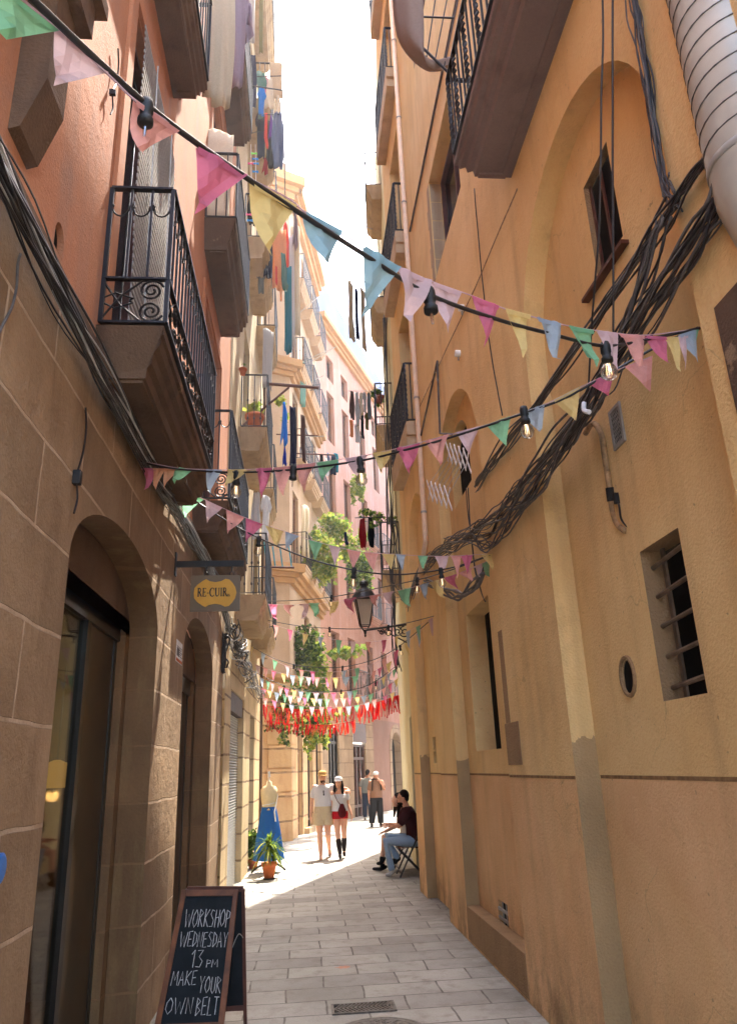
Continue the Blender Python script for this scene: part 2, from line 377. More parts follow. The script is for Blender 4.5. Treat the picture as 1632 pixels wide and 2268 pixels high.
M['signgrey'] = plain('taupe_sign_panel', srgb(110, 94, 72), .5, 0, .3, .05)
M['signgold'] = plain('mustard_sign_face', srgb(206, 152, 52), .5, 0, .3, .05)
M['black'] = plain('matt_black', (.01, .01, .01, 1), .6)
M['duct'] = plain('galvanised_duct', srgb(172, 167, 154), .45, .15, .5, .16, 3)
M['pvc'] = plain('cream_pvc_pipe', srgb(222, 188, 152), .5, 0, .4, .08)
M['white'] = plain('white_paint', (.75, .74, .72, 1), .6)
M['greypaint'] = plain('grey_painted_metal', srgb(150, 146, 138), .5, .2)
M['terra'] = plain('terracotta', srgb(196, 104, 58), .8, 0, .2, .15, 10, .2)
M['terradark'] = plain('brown_terracotta', srgb(140, 72, 50), .8, 0, .2, .2)
M['glass'] = glassm('clear_glass', (.92, .95, .93, 1), .2)
M['bulbglass'] = glassm('bulb_glass', (.95, .94, .9, 1), .5)
M['glassdark'] = plain('dark_window_glass', (.02, .022, .025, 1), .08, 0, .6, .2)
M['frost'] = cloth('frosted_lantern_glass', srgb(214, 200, 180), .6, .05, False)
M['filament'] = emis('glowing_filament', (1, .66, .3, 1), .22)
M['lampglow'] = emis('warm_lamp_glow', (1, .55, .12, 1), .03)
M['groove_shade'] = plain('painted_groove_shade', srgb(140, 110, 76), .9, 0, .1, .3, 20)
M['bronze'] = plain('bronze_door_panel', (.035, .02, .008, 1), .28, .2, .6, .35, 4)
M['cornice'] = stucco('ochre_cornice', srgb(178, 138, 94), srgb(164, 124, 82), srgb(130, 98, 66), streak=.5)
M['doorglass'] = glassm('shop_door_glass', (.8, .78, .7, 1), .03)
M['barmetal'] = plain('weathered_iron_bar', srgb(112, 94, 76), .7, .2, .3, .3)
# ------------------------------------------------------------------ ground
mb = MB(); mb.quad((-90, -60, 0), (90, -60, 0), (90, 130, 0), (-90, 130, 0))
tag(mb.build('street_pavement', M['paving']), 'grey stone slab paving of the narrow alley', 'pavement', kind='structure')

def balcony(parent, wall, out, y0, y1, zb, zt, rail, style='plain', slabm='slab', dirx=1, label=None, prof=True, railm='iron', nbar=None, u=(0, 1), bslab=True):
    """slab + railing. wall/out: X of the wall and of the outer edge; dirx +1 when the street is towards +X"""
    b = MB(); h = zt - zb; w = out - wall
    if prof:
        pr = [(0, 0), (.72, 0), (.74, .22), (.82, .28), (.84, .5), (.93, .56), (.95, .78), (1, .8), (1, 1), (0, 1)]
        poly = [V(wall - .02 * dirx + w * a, y0 + (1 - a) * 0, zb + h * c) for a, c in pr]
        ins = [(1 - a) for a, c in pr]; ins[0] = ins[1]; ins[-1] = 0
        A = [V(p.x, y0 + ins[i] * abs(w), p.z) for i, p in enumerate(poly)]; B = [V(p.x, y1 - ins[i] * abs(w), p.z) for i, p in enumerate(poly)]
        n = len(A)
        b.add(A + B, [tuple(range(n - 1, -1, -1)), tuple(range(n, 2 * n))] + [(i, (i + 1) % n, n + (i + 1) % n, n + i) for i in range(n)])
        # sunken panel border under the slab
        x0, x1 = sorted((wall + w * .12, wall + w * .62))
        for (p, q) in (((x0, y0 + .12, zb - .018), (x1, y0 + .16, zb + .01)), ((x0, y1 - .16, zb - .018), (x1, y1 - .12, zb + .01)),
                       ((x1 - .03, y0 + .163, zb - .018), (x1, y1 - .163, zb + .01))): b.box(p, q)
    else:
        x0, x1 = sorted((wall - .02 * dirx, out)); b.box((x0, y0, zb + h * .45), (x1, y1, zt)); b.box((x0, y0 + .04, zb), (x1 - .0 if dirx < 0 else x1 - .04, y1 - .04, zb + h * .45 - .002))
    o = b.build('balcony', M[slabm], parent)
    if label: o['label'] = label
    r = MB(); x = out - .02 * dirx; zr = zt + .035
    top = zt + rail; t = .012
    def run(a, c):                      # one side of the railing between plan points a and c
        a = V(*a, 0); c = V(*c, 0); L = (c - a).length; d = (c - a) / L
        up = V(0, 0, 1)
        r.bar(a + up * top, c + up * top, .035, .014); r.bar(a + up * zr, c + up * zr, .03, .012)
        r.bar(a + up * zr, a + up * top, .022)
        r.bar(c + up * zr, c + up * top, .022)
        if style == 'scroll':
            zs = zt + .31; za = top - .15
            r.bar(a + up * zs, c + up * zs, .03, .012)
            k = max(2, int(round(L / .115)))
            for i in range(1, k):
                p = a + d * L * i / k; r.bar(p + up * zs, p + up * top, .013)
            for i in range(k):         # hanging rings under the handrail
                p = a + d * L * (i + .5) / k; ww = L / k * .42
                r.tube([p + d * ww * math.cos(q) * 1 + up * (za + .03 + .07 * math.sin(q)) for q in [math.pi + math.pi * j / 8 for j in range(9)]], .006, 4)
                r.ell(p + up * (za + .03) - d * ww, (.012, .012, .012), 6)
            if L < .6: ps = [(a, c)]
            else:
                kk = max(1, int(round(L / .36))); ps = [(a + d * L * i / kk, a + d * L * (i + 1) / kk) for i in range(kk)]
            for (p, q) in ps:          # scroll panel
                l = (q - p).length; zc = zr + (zs - zr) / 2; hh = (zs - zr) / 2
                for sgn in (1, -1):
                    c0 = p + d * l * .76 + up * (zc + sgn * hh * .47); R0 = min(l * .215, hh * .49)
                    r.tube([c0 + d * R0 * (1 - j / 22) * math.cos(.9 * j / 2.4) + up * sgn * R0 * (1 - j / 22) * math.sin(.9 * j / 2.4) for j in range(0)] or [c0 + d * R0 * (1 - j / 40) * math.cos(j / 33 * 13 + .4) + up * sgn * R0 * (1 - j / 40) * math.sin(j / 33 * 13 + .4) for j in range(34)], .007, 4)
                    r.tube([p + up * (zc - sgn * hh * .85), p + d * l * .28 + up * (zc + sgn * hh * .2), p + d * l * .62 + up * (zc + sgn * hh * .95)], .007, 4)
                    r.tube([p + up * (zc - sgn * hh * .1), p + d * l * .2 + up * (zc - sgn * hh * .35), p + d * l * .48 + up * (zc - sgn * hh * .1), p + d * l * .42 + up * (zc - sgn * hh * .02)], .006, 4)
        elif style == 'twist':
            k = max(2, int(round(L / .11)))
            for i in range(k + 1):
                p = a + d * L * i / k
                if i % 3 == 0:
                    for ph in (0, math.pi):
                        r.tube([p + V(math.cos(ph + j * .9), math.sin(ph + j * .9), 0) * .011 + up * (zr + (top - zr) * j / 40) for j in range(41)], .010, 4)
                else: r.bar(p + up * zr, p + up * top, .014)
        else:
            k = max(2, int(round(L / (nbar or .12))))
            for i in range(1, k):
                p = a + d * L * i / k; r.bar(p + up * zr, p + up * top, .013)
                if style == 'bead': r.ell(p + up * (zr + (top - zr) * .5), (.017, .017, .03), 6); r.ell(p + up * (zr + (top - zr) * .15), (.017, .017, .03), 6)
    i0, i1 = y0 + .03, y1 - .03
    run((wall, i0), (x, i0)); run((x, i0), (x, i1)); run((x, i1), (wall, i1))
    r.build('railing', M[railm], o)
    return o

def window(parent, O, u, n, s0, s1, z0, z1, depth, frame='greypaint', glass='glassdark', mull=1, louv=False):
    """frame + pane set back in an opening of the wall"""
    u = V(*u).normalized(); n = V(*n).normalized(); O = V(*O)
    def P(s_, z, d): return O + u * s_ - n * d + V(0, 0, z)
    f = MB(); t = .045
    for (a, b) in ((P(s0, z0 + t / 2, depth - .03), P(s1, z0 + t / 2, depth - .03)), (P(s0, z1 - t / 2, depth - .03), P(s1, z1 - t / 2, depth - .03))): f.bar(a, b, .05, t)
    for i in range(mull + 2):
        s_ = s0 + (s1 - s0) * i / (mull + 1); s_ = min(max(s_, s0 + t / 2), s1 - t / 2)
        f.bar(P(s_, z0 + t, depth - .03), P(s_, z1 - t, depth - .03), .045, t, up=n)
    if louv:
        k = int((z1 - z0) / .05)
        for i in range(1, k): f.bar(P(s0 + .05, z0 + (z1 - z0) * i / k, depth - .02), P(s1 - .05, z0 + (z1 - z0) * i / k, depth - .02), .03, .008)
    w = f.build('window', M[frame], parent)
    p = MB(); p.prism([P(s0, z0, depth), P(s1, z0, depth), P(s1, z1, depth), P(s0, z1, depth)], -n * .02); p.build('pane', M[glass], w)
    return w

# ------------------------------------------------------------------ left building with the two arched shop doors
XL = -1.06
LB = thing('stone_building', 'salmon plastered house with brown stone ground floor and two arched doorways on the left', 'building', (XL, 4, 0))
b = MB()
ld1 = (3.39, 5.58, 0, 3.0, .2, .42); ld2 = (6.84, 9.08, 0, 3.12, .19, .46)
O = (XL, 0, 0); uY = (0, 1, 0); nR = (1, 0, 0)
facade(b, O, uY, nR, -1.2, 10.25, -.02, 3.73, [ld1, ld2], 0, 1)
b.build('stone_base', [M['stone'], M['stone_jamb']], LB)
b = MB(); facade(b, (XL - .012, 0, 0), uY, nR, -1.2, 5.4, 3.73, 10.4, [(3.72, 5.05, 3.86, 6.45, .12), (3.72, 5.05, 7.32, 9.9, .12), (2.80, 2.92, 3.82, 3.97, .03, .07)])  # near roof lowered and end cut short, out of view, to let skylight in
facade(b, (XL - .012, 0, 0), uY, nR, 5.4, 10.25, 3.73, 17.2, [(7.3, 8.9, 4.16, 6.7, .12), (7.3, 8.9, 7.55, 10, .12), (7.3, 8.9, 11, 13.2, .12)])
b.quad((XL - .012, 5.4, 10.4), (XL - 6, 5.4, 10.4), (XL - 6, 5.4, 17.2), (XL - .012, 5.4, 17.2))
b.box((XL - .3, 5.4, 17.2), (XL + .25, 10.25, 17.5)); b.box((XL - .3, -1.2, 10.4), (XL + .2, 5.39, 10.6)); b.quad((XL - .02, 10.25, 0), (XL - 6, 10.25, 0), (XL - 6, 10.25, 17.2), (XL - .02, 10.25, 17.2))
b.quad((XL - .02, -1.2, 0), (XL - 6, -1.2, 0), (XL - 6, -1.2, 10.4), (XL - .02, -1.2, 10.4)); b.quad((XL - .3, -1.2, 10.41), (XL - 6, -1.2, 10.41), (XL - 6, 5.4, 10.41), (XL - .3, 5.4, 10.41)); b.quad((XL - .3, 5.4, 17.21), (XL - 6, 5.4, 17.21), (XL - 6, 10.25, 17.21), (XL - .3, 10.25, 17.21))
b.build('plaster_wall', M['salmon'], LB)
b = MB(); b.box((XL - .06, 2.75, 3.79), (XL - .044, 2.97, 4.0)); b.build('wall_hole', M['dark'], LB)
b = MB(); b.box((XL - .01, -1.2, 3.66), (XL + .006, 10.24, 3.76)); b.build('stone_band', M['slab'], LB)
for (y0, y1, z0, z1) in ((3.72, 5.05, 3.86, 6.45), (3.72, 5.05, 7.32, 9.9), (7.3, 8.9, 4.16, 6.7), (7.3, 8.9, 7.55, 10), (7.3, 8.9, 11, 13.2)):
    window(LB, (XL - .012, 0, 0), uY, nR, y0, y1, z0, z1, .12, 'wooddark')
    t = MB()                               # raised plaster surround
    for (p, q) in (((y0 - .17, z0), (y0 - .04, z1 + .15)), ((y1 + .04, z0), (y1 + .17, z1 + .15)), ((y0 - .04, z1 + .03), (y1 + .04, z1 + .15))):
        t.box((XL - .02, p[0], p[1]), (XL + .012, q[0], q[1])); 
    t.build('window_surround', M['salmon'], LB)
# shop doorway 1: tympanum, lintel, door leaves, warm room behind
def shopdoor(y0, y1, ztop, archz, lit):
    t = MB(); X1 = XL - .2
    yc = (y0 + y1) / 2; hw = (y1 - y0) / 2
    poly = [V(X1 + .001, y0, ztop), V(X1 + .001, y1, ztop)] + [V(X1 + .001, yc + hw * math.cos(a), archz[0] + archz[1] * math.sin(a)) for a in [math.pi * k / 20 for k in range(21)]]
    t.prism(poly, (-.1, 0, 0)); t.build('tympanum', M['slab'], LB)
    X2 = X1 - .07
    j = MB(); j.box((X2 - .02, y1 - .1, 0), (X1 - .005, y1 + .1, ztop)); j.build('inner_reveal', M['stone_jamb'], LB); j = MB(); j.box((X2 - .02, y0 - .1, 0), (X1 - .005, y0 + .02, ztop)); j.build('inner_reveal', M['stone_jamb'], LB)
    d = MB()
    d.bar(V(X2, y0 + .02, ztop - .08), V(X2, y1 - .1, ztop - .08), .06, .16)
    ym = y0 + (y1 - y0) * .60; d.bar(V(X2, ym, 0), V(X2, ym, ztop - .16), .08, .05, up=(1, 0, 0)); d.bar(V(X2, y0 + .05, 0), V(X2, y0 + .05, ztop - .16), .06, .05, up=(1, 0, 0)); d.bar(V(X2 - .01, y1 - .135, 0), V(X2 - .01, y1 - .135, ztop - .16), .07, .04, up=(1, 0, 0))
    d.bar(V(X2, y0 + .02, .08), V(X2, ym - .04, .08), .05, .16)
    door = d.build('shop_door', M['doorblack'], LB)
    g = MB(); g.box((X2 - .008, y0 + .08, .16), (X2 - .002, ym - .04, ztop - .16)); g.build('pane', M['doorglass'], door)
    g = MB(); g.box((X2 - .02, ym + .042, .01), (X2 + .004, y1 - .172, ztop - .161)); g.build('door_leaf', M['bronze'], door)
    r = MB(); rx = X2 - 2.2; ra = 1.0 if lit else .03
    for q in ([(X2 - .05, y0 - ra, 0), (rx, y0 - ra, 0), (rx, y0 - ra, 3.2), (X2 - .05, y0 - ra, 3.2)], [(X2 - .05, y1 + 1.2, 0), (rx, y1 + 1.2, 0), (rx, y1 + 1.2, 3.2), (X2 - .05, y1 + 1.2, 3.2)],
              [(rx, y0 - ra, 0), (rx, y1 + 1.2, 0), (rx, y1 + 1.2, 3.2), (rx, y0 - ra, 3.2)], [(X2 - .05, y0 - ra, 3.2), (rx, y0 - ra, 3.2), (rx, y1 + 1.2, 3.2), (X2 - .05, y1 + 1.2, 3.2)],
              [(X2 - .05, y0 - ra, 0.01), (rx, y0 - ra, 0.01), (rx, y1 + 1.2, 0.01), (X2 - .05, y1 + 1.2, 0.01)]): r.quad(*q)
    r.build('shop_interior', M['brownroom'] if lit else M['dark'], LB)
shopdoor(3.39, 5.58, 2.68, (2.58, .41), True); shopdoor(6.84, 9.08, 2.62, (2.66, .45), False)
# lit dome lamp inside the first shop
p0 = at(*(122, 1745), 5.3); LC = V(-1.86, p0.y * 1.86 / abs(p0.x), H + (p0.z - H) * 1.86 / abs(p0.x))
lamp = thing('wall_lamp', 'warm glowing dome lamp inside the dark shop doorway', 'lamp', LC)
b = MB(); b.lathe(LC, [(.02, .2), (.09, .17), (.16, .1), (.2, 0), (.19, 0), (.15, .09), (.08, .155), (.015, .185)], 18); b.build('lamp_shade', M['lampglow'], lamp, True)
b = MB(); b.tube([LC + V(0, 0, .15), LC + V(0, 0, .9)], .006, 6); b.ell(LC + V(0, 0, -.01), (.03, .03, .03), 8); b.build('lamp_cord', M['black'], lamp)
pl = bpy.data.lights.new('lamp_light', 'POINT'); po = bpy.data.objects.new('lamp_light', pl); COL.objects.link(po); pl.energy = .6; pl.color = (1, .55, .18); pl.shadow_soft_size = .05
po.parent = lamp; po.location = (0, 0, -.06)
# balconies of the left building
balcony(LB, XL, -.70, 3.49, 5.68, 3.6, 3.86, .92, 'scroll', label='stone balcony with black scrolled iron railing above the first shop door')
balcony(LB, XL, -.70, 7.03, 9.6, 3.88, 4.16, 1.0, 'scroll', label='shaded second balcony with scrolled iron railing and potted plants')
balcony(LB, XL, -.78, 2.7, 5.08, 7.1, 7.34, .95, 'plain', label='dark stone balcony seen from below at the top left')
balcony(LB, XL, -.70, 7.0, 9.0, 7.2, 7.56, .95, 'plain', label='brown stained balcony slab high on the salmon wall')
balcony(LB, XL, -.72, 7.0, 9.2, 10.7, 11.0, .95, 'plain')
b = MB()                                   # corbel at the near corner and the slab it carries
b.prism([V(XL - .02, 2.24, 3.88), V(XL + .03, 2.24, 3.9), V(XL + .105, 2.24, 4.14), V(XL + .105, 2.24, 4.66), V(XL - .02, 2.24, 4.66)], (0, .2, 0))
b.build('corbel', M['slab'], LB)
b = MB(); b.box((XL - .02, .6, 4.665), (XL + .16, 2.5, 4.84)); b.box((XL - .02, .55, 4.842), (XL + .2, 2.55, 4.92)); b.build('balcony', M['slab'], LB)['label'] = 'corner of a brown stone balcony at the top left edge'

# ------------------------------------------------------------------ left building further on: pale stone, shutter, stacked balconies
CB = thing('cream_building', 'pale sunlit narrow house with roller shutter and stacked laundry balconies', 'building', (-.98, 13, 0))
Ob = V(-1.03, 10.25, 0); ub = V(.12, 6.5, 0).normalized(); nb = V(ub.y, -ub.x, 0)
b = MB(); LBn = 6.5
facade(b, Ob, ub, nb, 0, LBn, -.02, 3.3, [(.75, 2.7, 0, 2.75, .14), (3.9, 4.9, 0, 2.6, .14)], 0); b.build('stone_base', M['creamstone'], CB)
bwin = [(1.6, 2.7), (4.3, 5.4)]; bz = [4.2, 7.05, 10.9, 14.2, 17.6]
b = MB(); facade(b, Ob - nb * .01, ub, nb, 0, LBn, 3.3, 21.5, [(s0, s1, z, z + 2.3, .15) for s0, s1 in bwin for z in bz]); 
e = Ob + ub * LBn; b.quad(e, e - nb * 6, e - nb * 6 + V(0, 0, 21.5), e + V(0, 0, 21.5)); b.quad(Ob + V(0, 0, 21.5), e + V(0, 0, 21.5), e - nb * 6 + V(0, 0, 21.5), Ob - nb * 6 + V(0, 0, 21.5))
b.build('plaster_wall', M['cream'], CB)
for s0, s1 in bwin:
    for z in bz: window(CB, Ob - nb * .01, ub, nb, s0, s1, z, z + 2.3, .15, 'wooddark', 'glassdark', 1)
def bx(y): return Ob.x + (y - Ob.y) * .12 / 6.5
for z, ln in zip(bz, ('bead', 'bead', 'plain', 'plain', 'plain')):
    balcony(CB, bx(12), bx(12) + .45, 11.4, 13.5, z - .36, z, 1.0, ln, 'slabpale'); balcony(CB, bx(15), bx(15) + .4, 14.3, 15.9, z - .36, z, 1.0, ln, 'slabpale')
sh = MB(); P = lambda s_, z, d: Ob + ub * s_ - nb * d + V(0, 0, z)
k = 62
for i in range(k):
    z0 = 2.45 * i / k; z1 = 2.45 * (i + 1) / k; zm = (z0 + z1) / 2
    for (za, zb_, da, db) in ((z0, zm, .1, .075), (zm, z1, .075, .1)): sh.quad(P(.78, za, da), P(2.67, za, da), P(2.67, zb_, db), P(.78, zb_, db))
so = sh.build('roller_shutter', M['greypaint'], CB)
b = MB(); b.prism([P(.76, 2.46, .02), P(2.69, 2.46, .02), P(2.69, 2.74, .02), P(.76, 2.74, .02)], -nb * .1); b.build('shutter_box', M['rust'], so)
b = MB(); b.prism([P(3.95, 0, .1), P(4.85, 0, .1), P(4.85, 2.55, .1), P(3.95, 2.55, .1)], -nb * .05); b.build('door', M['wooddark'], CB)
b = MB(); b.box((e.x - .04, e.y - .14, 0), (e.x + .05, e.y - .02, 17)); b.build('corner_trim', M['slab'], CB)

# ------------------------------------------------------------------ corner building facing the camera
KB = thing('corner_building', 'apricot corner house with stone quoins, deep cornices and planted balconies', 'building', (-.3, 20, 0))
A0 = V(-3.2, 18.55, 0); A1 = V(-.33, 19.8, 0); A2 = V(.62, 25.0, 0)
uf = (A1 - A0).normalized(); nf = V(uf.y, -uf.x, 0); us = (A2 - A1).normalized(); ns = V(us.y, -us.x, 0); Lf = (A1 - A0).length; Ls = (A2 - A1).length
b = MB()
facade(b, A0, uf, nf, 0, Lf, -.02, 3.9); 
for i in range(7):                              # quoins standing proud of the corner
    z0 = .02 + i * .56; s_ = Lf - .62 + .03 * (i % 2)
    b.prism([A0 + uf * s_ + V(0, 0, z0), A0 + uf * (Lf + .03) + V(0, 0, z0), A0 + uf * (Lf + .03) + V(0, 0, z0 + .52), A0 + uf * s_ + V(0, 0, z0 + .52)], nf * .035)
    b.prism([A1 + us * .0 + V(0, 0, z0), A1 + us * .75 + V(0, 0, z0), A1 + us * .75 + V(0, 0, z0 + .52), A1 + V(0, 0, z0 + .52)], ns * .03)
b.prism([A0 + uf * (Lf - .75) + V(0, 0, 0), A0 + uf * (Lf + .05), A0 + uf * (Lf + .05) + V(0, 0, .95), A0 + uf * (Lf - .75) + V(0, 0, .95)], nf * .06)
facade(b, A1, us, ns, 0, Ls, -.02, 3.9, [(1.05, 1.75, 0, 2.7, .15), (2.5, 3.4, 0, 3.1, .15), (3.95, 4.9, 0, 3.1, .15)])
b.build('stone_base', M['cornerstone'], KB)
b = MB(); zl = [4.0, 7.0, 10.2, 13.3, 16.4]
facade(b, A0 - nf * .01, uf, nf, 0, Lf, 3.9, 20, [(Lf - 1.55, Lf - .85, 4.2, 5.9, .12)]); facade(b, A1 - ns * .01, us, ns, 0, Ls, 3.9, 19.9, [(s0, s0 + .85, z + .1, z + 2.3, .15) for z in zl[1:] for s0 in (.5, 2.2, 3.9)] + [(2.2, 3.05, 4.2, 6, .15), (3.9, 4.75, 4.2, 6, .15)])
b.quad(A0 + V(0, 0, 20), A1 + V(0, 0, 20), A2 + V(0, 0, 20), A2 + V(-6, 0, 20)); b.quad(A2 + V(0, 0, 15), A2 + V(-5, 1, 15), A2 + V(-5, 1, 20), A2 + V(0, 0, 20))
b.build('plaster_wall', M['corner'], KB)
def cornice(par, z, h, out, parts=((0, .3, .35), (.3, .55, .6), (.55, 1, 1)), mat='cornice', pts=None, ends=True):
    b = MB()
    for (a, c, o_) in parts:
        w = out * o_; z0 = z + h * a; z1 = z + h * c - .002
        cor = (uf + us).normalized()
        for (p, q, n_) in pts or ((A0, A1 + uf * w, nf), (A1, A2, ns)):
            b.prism([p + V(0, 0, z0), q + V(0, 0, z0), q + V(0, 0, z1), p + V(0, 0, z1)], V(*n_) * w)
    return b.build('cornice', M[mat], par)
cornice(KB, 19.2, .8, .4); cornice(KB, 12.7, .5, .3); cornice(KB, 6.4, .5, .32); cornice(KB, 3.75, .22, .12)
b = MB(); b.prism([A0 + uf * .2 + V(0, 0, 20.0), A1 - uf * .1 + V(0, 0, 20.0), A1 - uf * .1 + V(0, 0, 20.7), A0 + uf * .2 + V(0, 0, 20.7)], -nf * .5); b.build('roof_parapet', M['corner'], KB)
for z in zl[1:]:
    for s0 in (.5, 2.2, 3.9): window(KB, A1 - ns * .01, us, ns, s0, s0 + .85, z + .1, z + 2.3, .15, 'wood', 'glassdark')
window(KB, A0 - nf * .01, uf, nf, Lf - 1.55, Lf - .85, 4.2, 5.9, .12, 'white', 'glassdark')
for s0 in (2.2, 3.9): window(KB, A1 - ns * .01, us, ns, s0, s0 + .85, 4.2, 6, .15, 'wood', 'glassdark')
def wallbalcony(par, O, u, n, s0, s1, zb, zt, out, rail=.95, style='bead', slabm='corner', railm='iron'):
    """balcony on an angled wall: built along +Y and then turned"""
    o = balcony(par, 0, out, s0, s1, zb, zt, rail, style, slabm, 1)
    R = Matrix(((n[0], u[0], 0, O[0]), (n[1], u[1], 0, O[1]), (0, 0, 1, 0), (0, 0, 0, 1)))
    for ob in [o] + list(o.children):
        org = ORG[par.name]
        for v in ob.data.vertices:
            w = R @ (v.co / K + org); v.co = (w - org) * K
    return o
for z in zl[1:]:
    wallbalcony(KB, A1, us, ns, .3, 1.7, z - .3, z, .42); wallbalcony(KB, A1, us, ns, 2.0, 3.4, z - .3, z, .42); wallbalcony(KB, A1, us, ns, 3.7, 5.0, z - .3, z, .42)
for s0, s1, zt, nm in ((1.1, 1.7, 2.65, 'door'), (2.55, 3.35, 3.0, 'shop_window'), (4.0, 4.85, 3.0, 'shop_window')):
    f = MB(); P = lambda s_, z, d: A1 + us * s_ - ns * d + V(0, 0, z)
    for s_ in (s0 + .03, (s0 + s1) / 2, s1 - .03): f.bar(P(s_, 0, .12), P(s_, zt, .12), .05, up=ns)
    for z in (.3, zt - .6, zt - .03): f.bar(P(s0, z, .12), P(s1, z, .12), .05)
    w = f.build(nm, M['doorblack'] if nm != 'door' else M['wood'], KB)
    g = MB(); g.prism([P(s0, 0, .14), P(s1, 0, .14), P(s1, zt, .14), P(s0, zt, .14)], -ns * .02); g.build('pane', M['glassdark'], w)
b = MB(); b.prism([A1 + us * 1.95, A1 + us * 3.5, A1 + us * 3.5 + V(0, 0, .14), A1 + us * 1.95 + V(0, 0, .14)], ns * .14); b.build('doorstep', M['slabpale'], KB)

# ------------------------------------------------------------------ pink building beyond
PB = thing('pink_building', 'tall faded pink house with balcony plants at the far bend of the alley', 'building', (2, 29, 0))
B0 = A2.copy(); B1 = V(6.2, 38.2, 0); up_ = (B1 - B0).normalized(); np_ = V(up_.y, -up_.x, 0); Lp = (B1 - B0).length
b = MB(); pw = []
for z in (4.1, 7.3, 10.4, 13.5, 16.2):
    for s0 in (1.0, 2.7, 4.9, 6.8, 9.2): pw.append((s0, s0 + .8, z, z + (2.1 if z < 16 else 1.0), .18))
facade(b, B0 - np_ * .01, up_, np_, 0, Lp, 3.4, 18.4, pw)
b.build('plaster_wall', M['pink'], PB)
b = MB(); facade(b, B0, up_, np_, 0, 5.3, -.02, 3.4, [(.5, 1.5, 0, 3.0, .15), (2.95, 4.35, 0, 3.2, .15)]); b.build('stone_base', M['greystone'], PB)
b = MB(); facade(b, B0, up_, np_, 5.3, Lp, -.02, 3.4, [(7.75, 9.2, 0, 3.0, .35, .72)], 0, 1); b.build('mauve_base', [M['mauve'], M['greystone']], PB)
b = MB()                                       # stone voussoir frame round the arched door
for k in range(17):
    a0 = math.pi * k / 17; a1 = math.pi * (k + 1) / 17 - .02
    pts = [(8.475 + r * math.cos(a), 2.28 + r * math.sin(a)) for r, a in ((.74, a0), (1.05, a0), (1.05, a1), (.74, a1))]
    b.prism([B0 + up_ * s_ + V(0, 0, z) for s_, z in pts], np_ * .02)
for s0 in (7.42, 9.21):
    for i in range(5): b.prism([B0 + up_ * s_ + V(0, 0, z) for s_, z in ((s0, i * .455), (s0 + .32, i * .455), (s0 + .32, i * .455 + .44), (s0, i * .455 + .44))], np_ * .02)
b.build('door_surround', M['greystone'], PB)
b = MB(); b.prism([B0 + up_ * s_ - np_ * .3 + V(0, 0, z) for s_, z in ((7.7, 0), (9.25, 0), (9.25, 3.0), (7.7, 3.0))], -np_ * .05); b.build('door', M['dark'], PB)
for (s0, s1, z0, z1, d) in pw: window(PB, B0 - np_ * .01, up_, np_, s0, s1, z0, z1, .18, 'wood', 'glassdark', 1, z0 < 16)
cornice(PB, 18.0, .5, .35, mat='cornice', pts=((B0, B1, np_),))
b = MB(); q = [(.0, 20.0), (Lp, 18.9)]
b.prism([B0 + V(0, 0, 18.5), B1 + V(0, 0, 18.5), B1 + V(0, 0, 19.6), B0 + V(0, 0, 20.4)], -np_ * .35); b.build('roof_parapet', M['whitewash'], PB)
b = MB(); c = B0 + up_ * 4.2 - np_ * .1
for i in range(9):
    b.bar(c + up_ * (i * .11) + V(0, 0, 19.7), c + up_ * (i * .11) + V(0, 0, 20.9), .04); b.bar(c + V(0, 0, 19.75 + i * .13), c + up_ * .95 + V(0, 0, 19.75 + i * .13), .04)
b.build('roof_trellis', M['greypaint'], PB)
for s0, z in ((4.7, 7.3), (6.6, 7.3), (4.7, 4.1), (2.5, 4.1), (6.6, 4.1), (6.6, 10.4), (4.7, 10.4)): wallbalcony(PB, B0, up_, np_, s0, s0 + 1.2, z - .25, z, .4, .9, 'plain', 'pink')
for s0, s1, zt, mat in ((.55, 1.45, 2.9, 'doorblack'), (3.0, 4.3, 2.4, 'wooddark')):
    f = MB(); P = lambda s_, z, d: B0 + up_ * s_ - np_ * d + V(0, 0, z)
    for k in range(4): f.bar(P(s0 + (s1 - s0) * k / 3, 0, .1), P(s0 + (s1 - s0) * k / 3, zt, .1), .09, up=np_)
    for z in (.35, zt - .45, zt): f.bar(P(s0, z, .1), P(s1, z, .1), .09)
    w = f.build('shop_door', M[mat], PB); g = MB(); g.prism([P(s0, 0, .13), P(s1, 0, .13), P(s1, zt, .13), P(s0, zt, .13)], -np_ * .02); g.build('pane', M['glassdark'], w)
# gold fascia lettering above the shop door (too far to read in the photo: strokes only)
b = MB(); b.prism([B0 + up_ * s_ + np_ * .002 + V(0, 0, z) for s_, z in ((2.95, 2.5), (4.35, 2.5), (4.35, 3.18), (2.95, 3.18))], np_ * .03)
fb = b.build('shop_fascia', M['wooddark'], PB)
# ------------------------------------------------------------------ right building with blind arches
XR = 1.57
RB = thing('ochre_building', 'ochre stuccoed building with blind arches, barred window and cables on the right', 'building', (XR, 5, 0))
uYr = (0, 1, 0); nL = (-1, 0, 0)
gz0, gz1 = 1.497, 1.515
arch = lambda y0, y1: (y0, y1, 0, 5.25, .13, 1.0)
b = MB()
bay1 = (2.42, 4.47, 0, 5.25, .145, 1.0); bay2 = (5.95, 8.0, .3, 5.25, .13, 1.0); bay3 = (8.97, 10.52, 0, 5.2, .13, .8)
ups = [(5.75, 7.2, 6.95, 8.33, .2), (6.1, 7.4, 10.6, 12.3, .2), (9.3, 10.3, 6.06, 8.2, .25), (9.3, 10.3, 9.2, 11.4, .25), (9.3, 10.3, 12.4, 14.6, .25), (9.3, 10.3, 15.5, 17.6, .25), (2.9, 3.9, 6.0, 8.3, .25)]
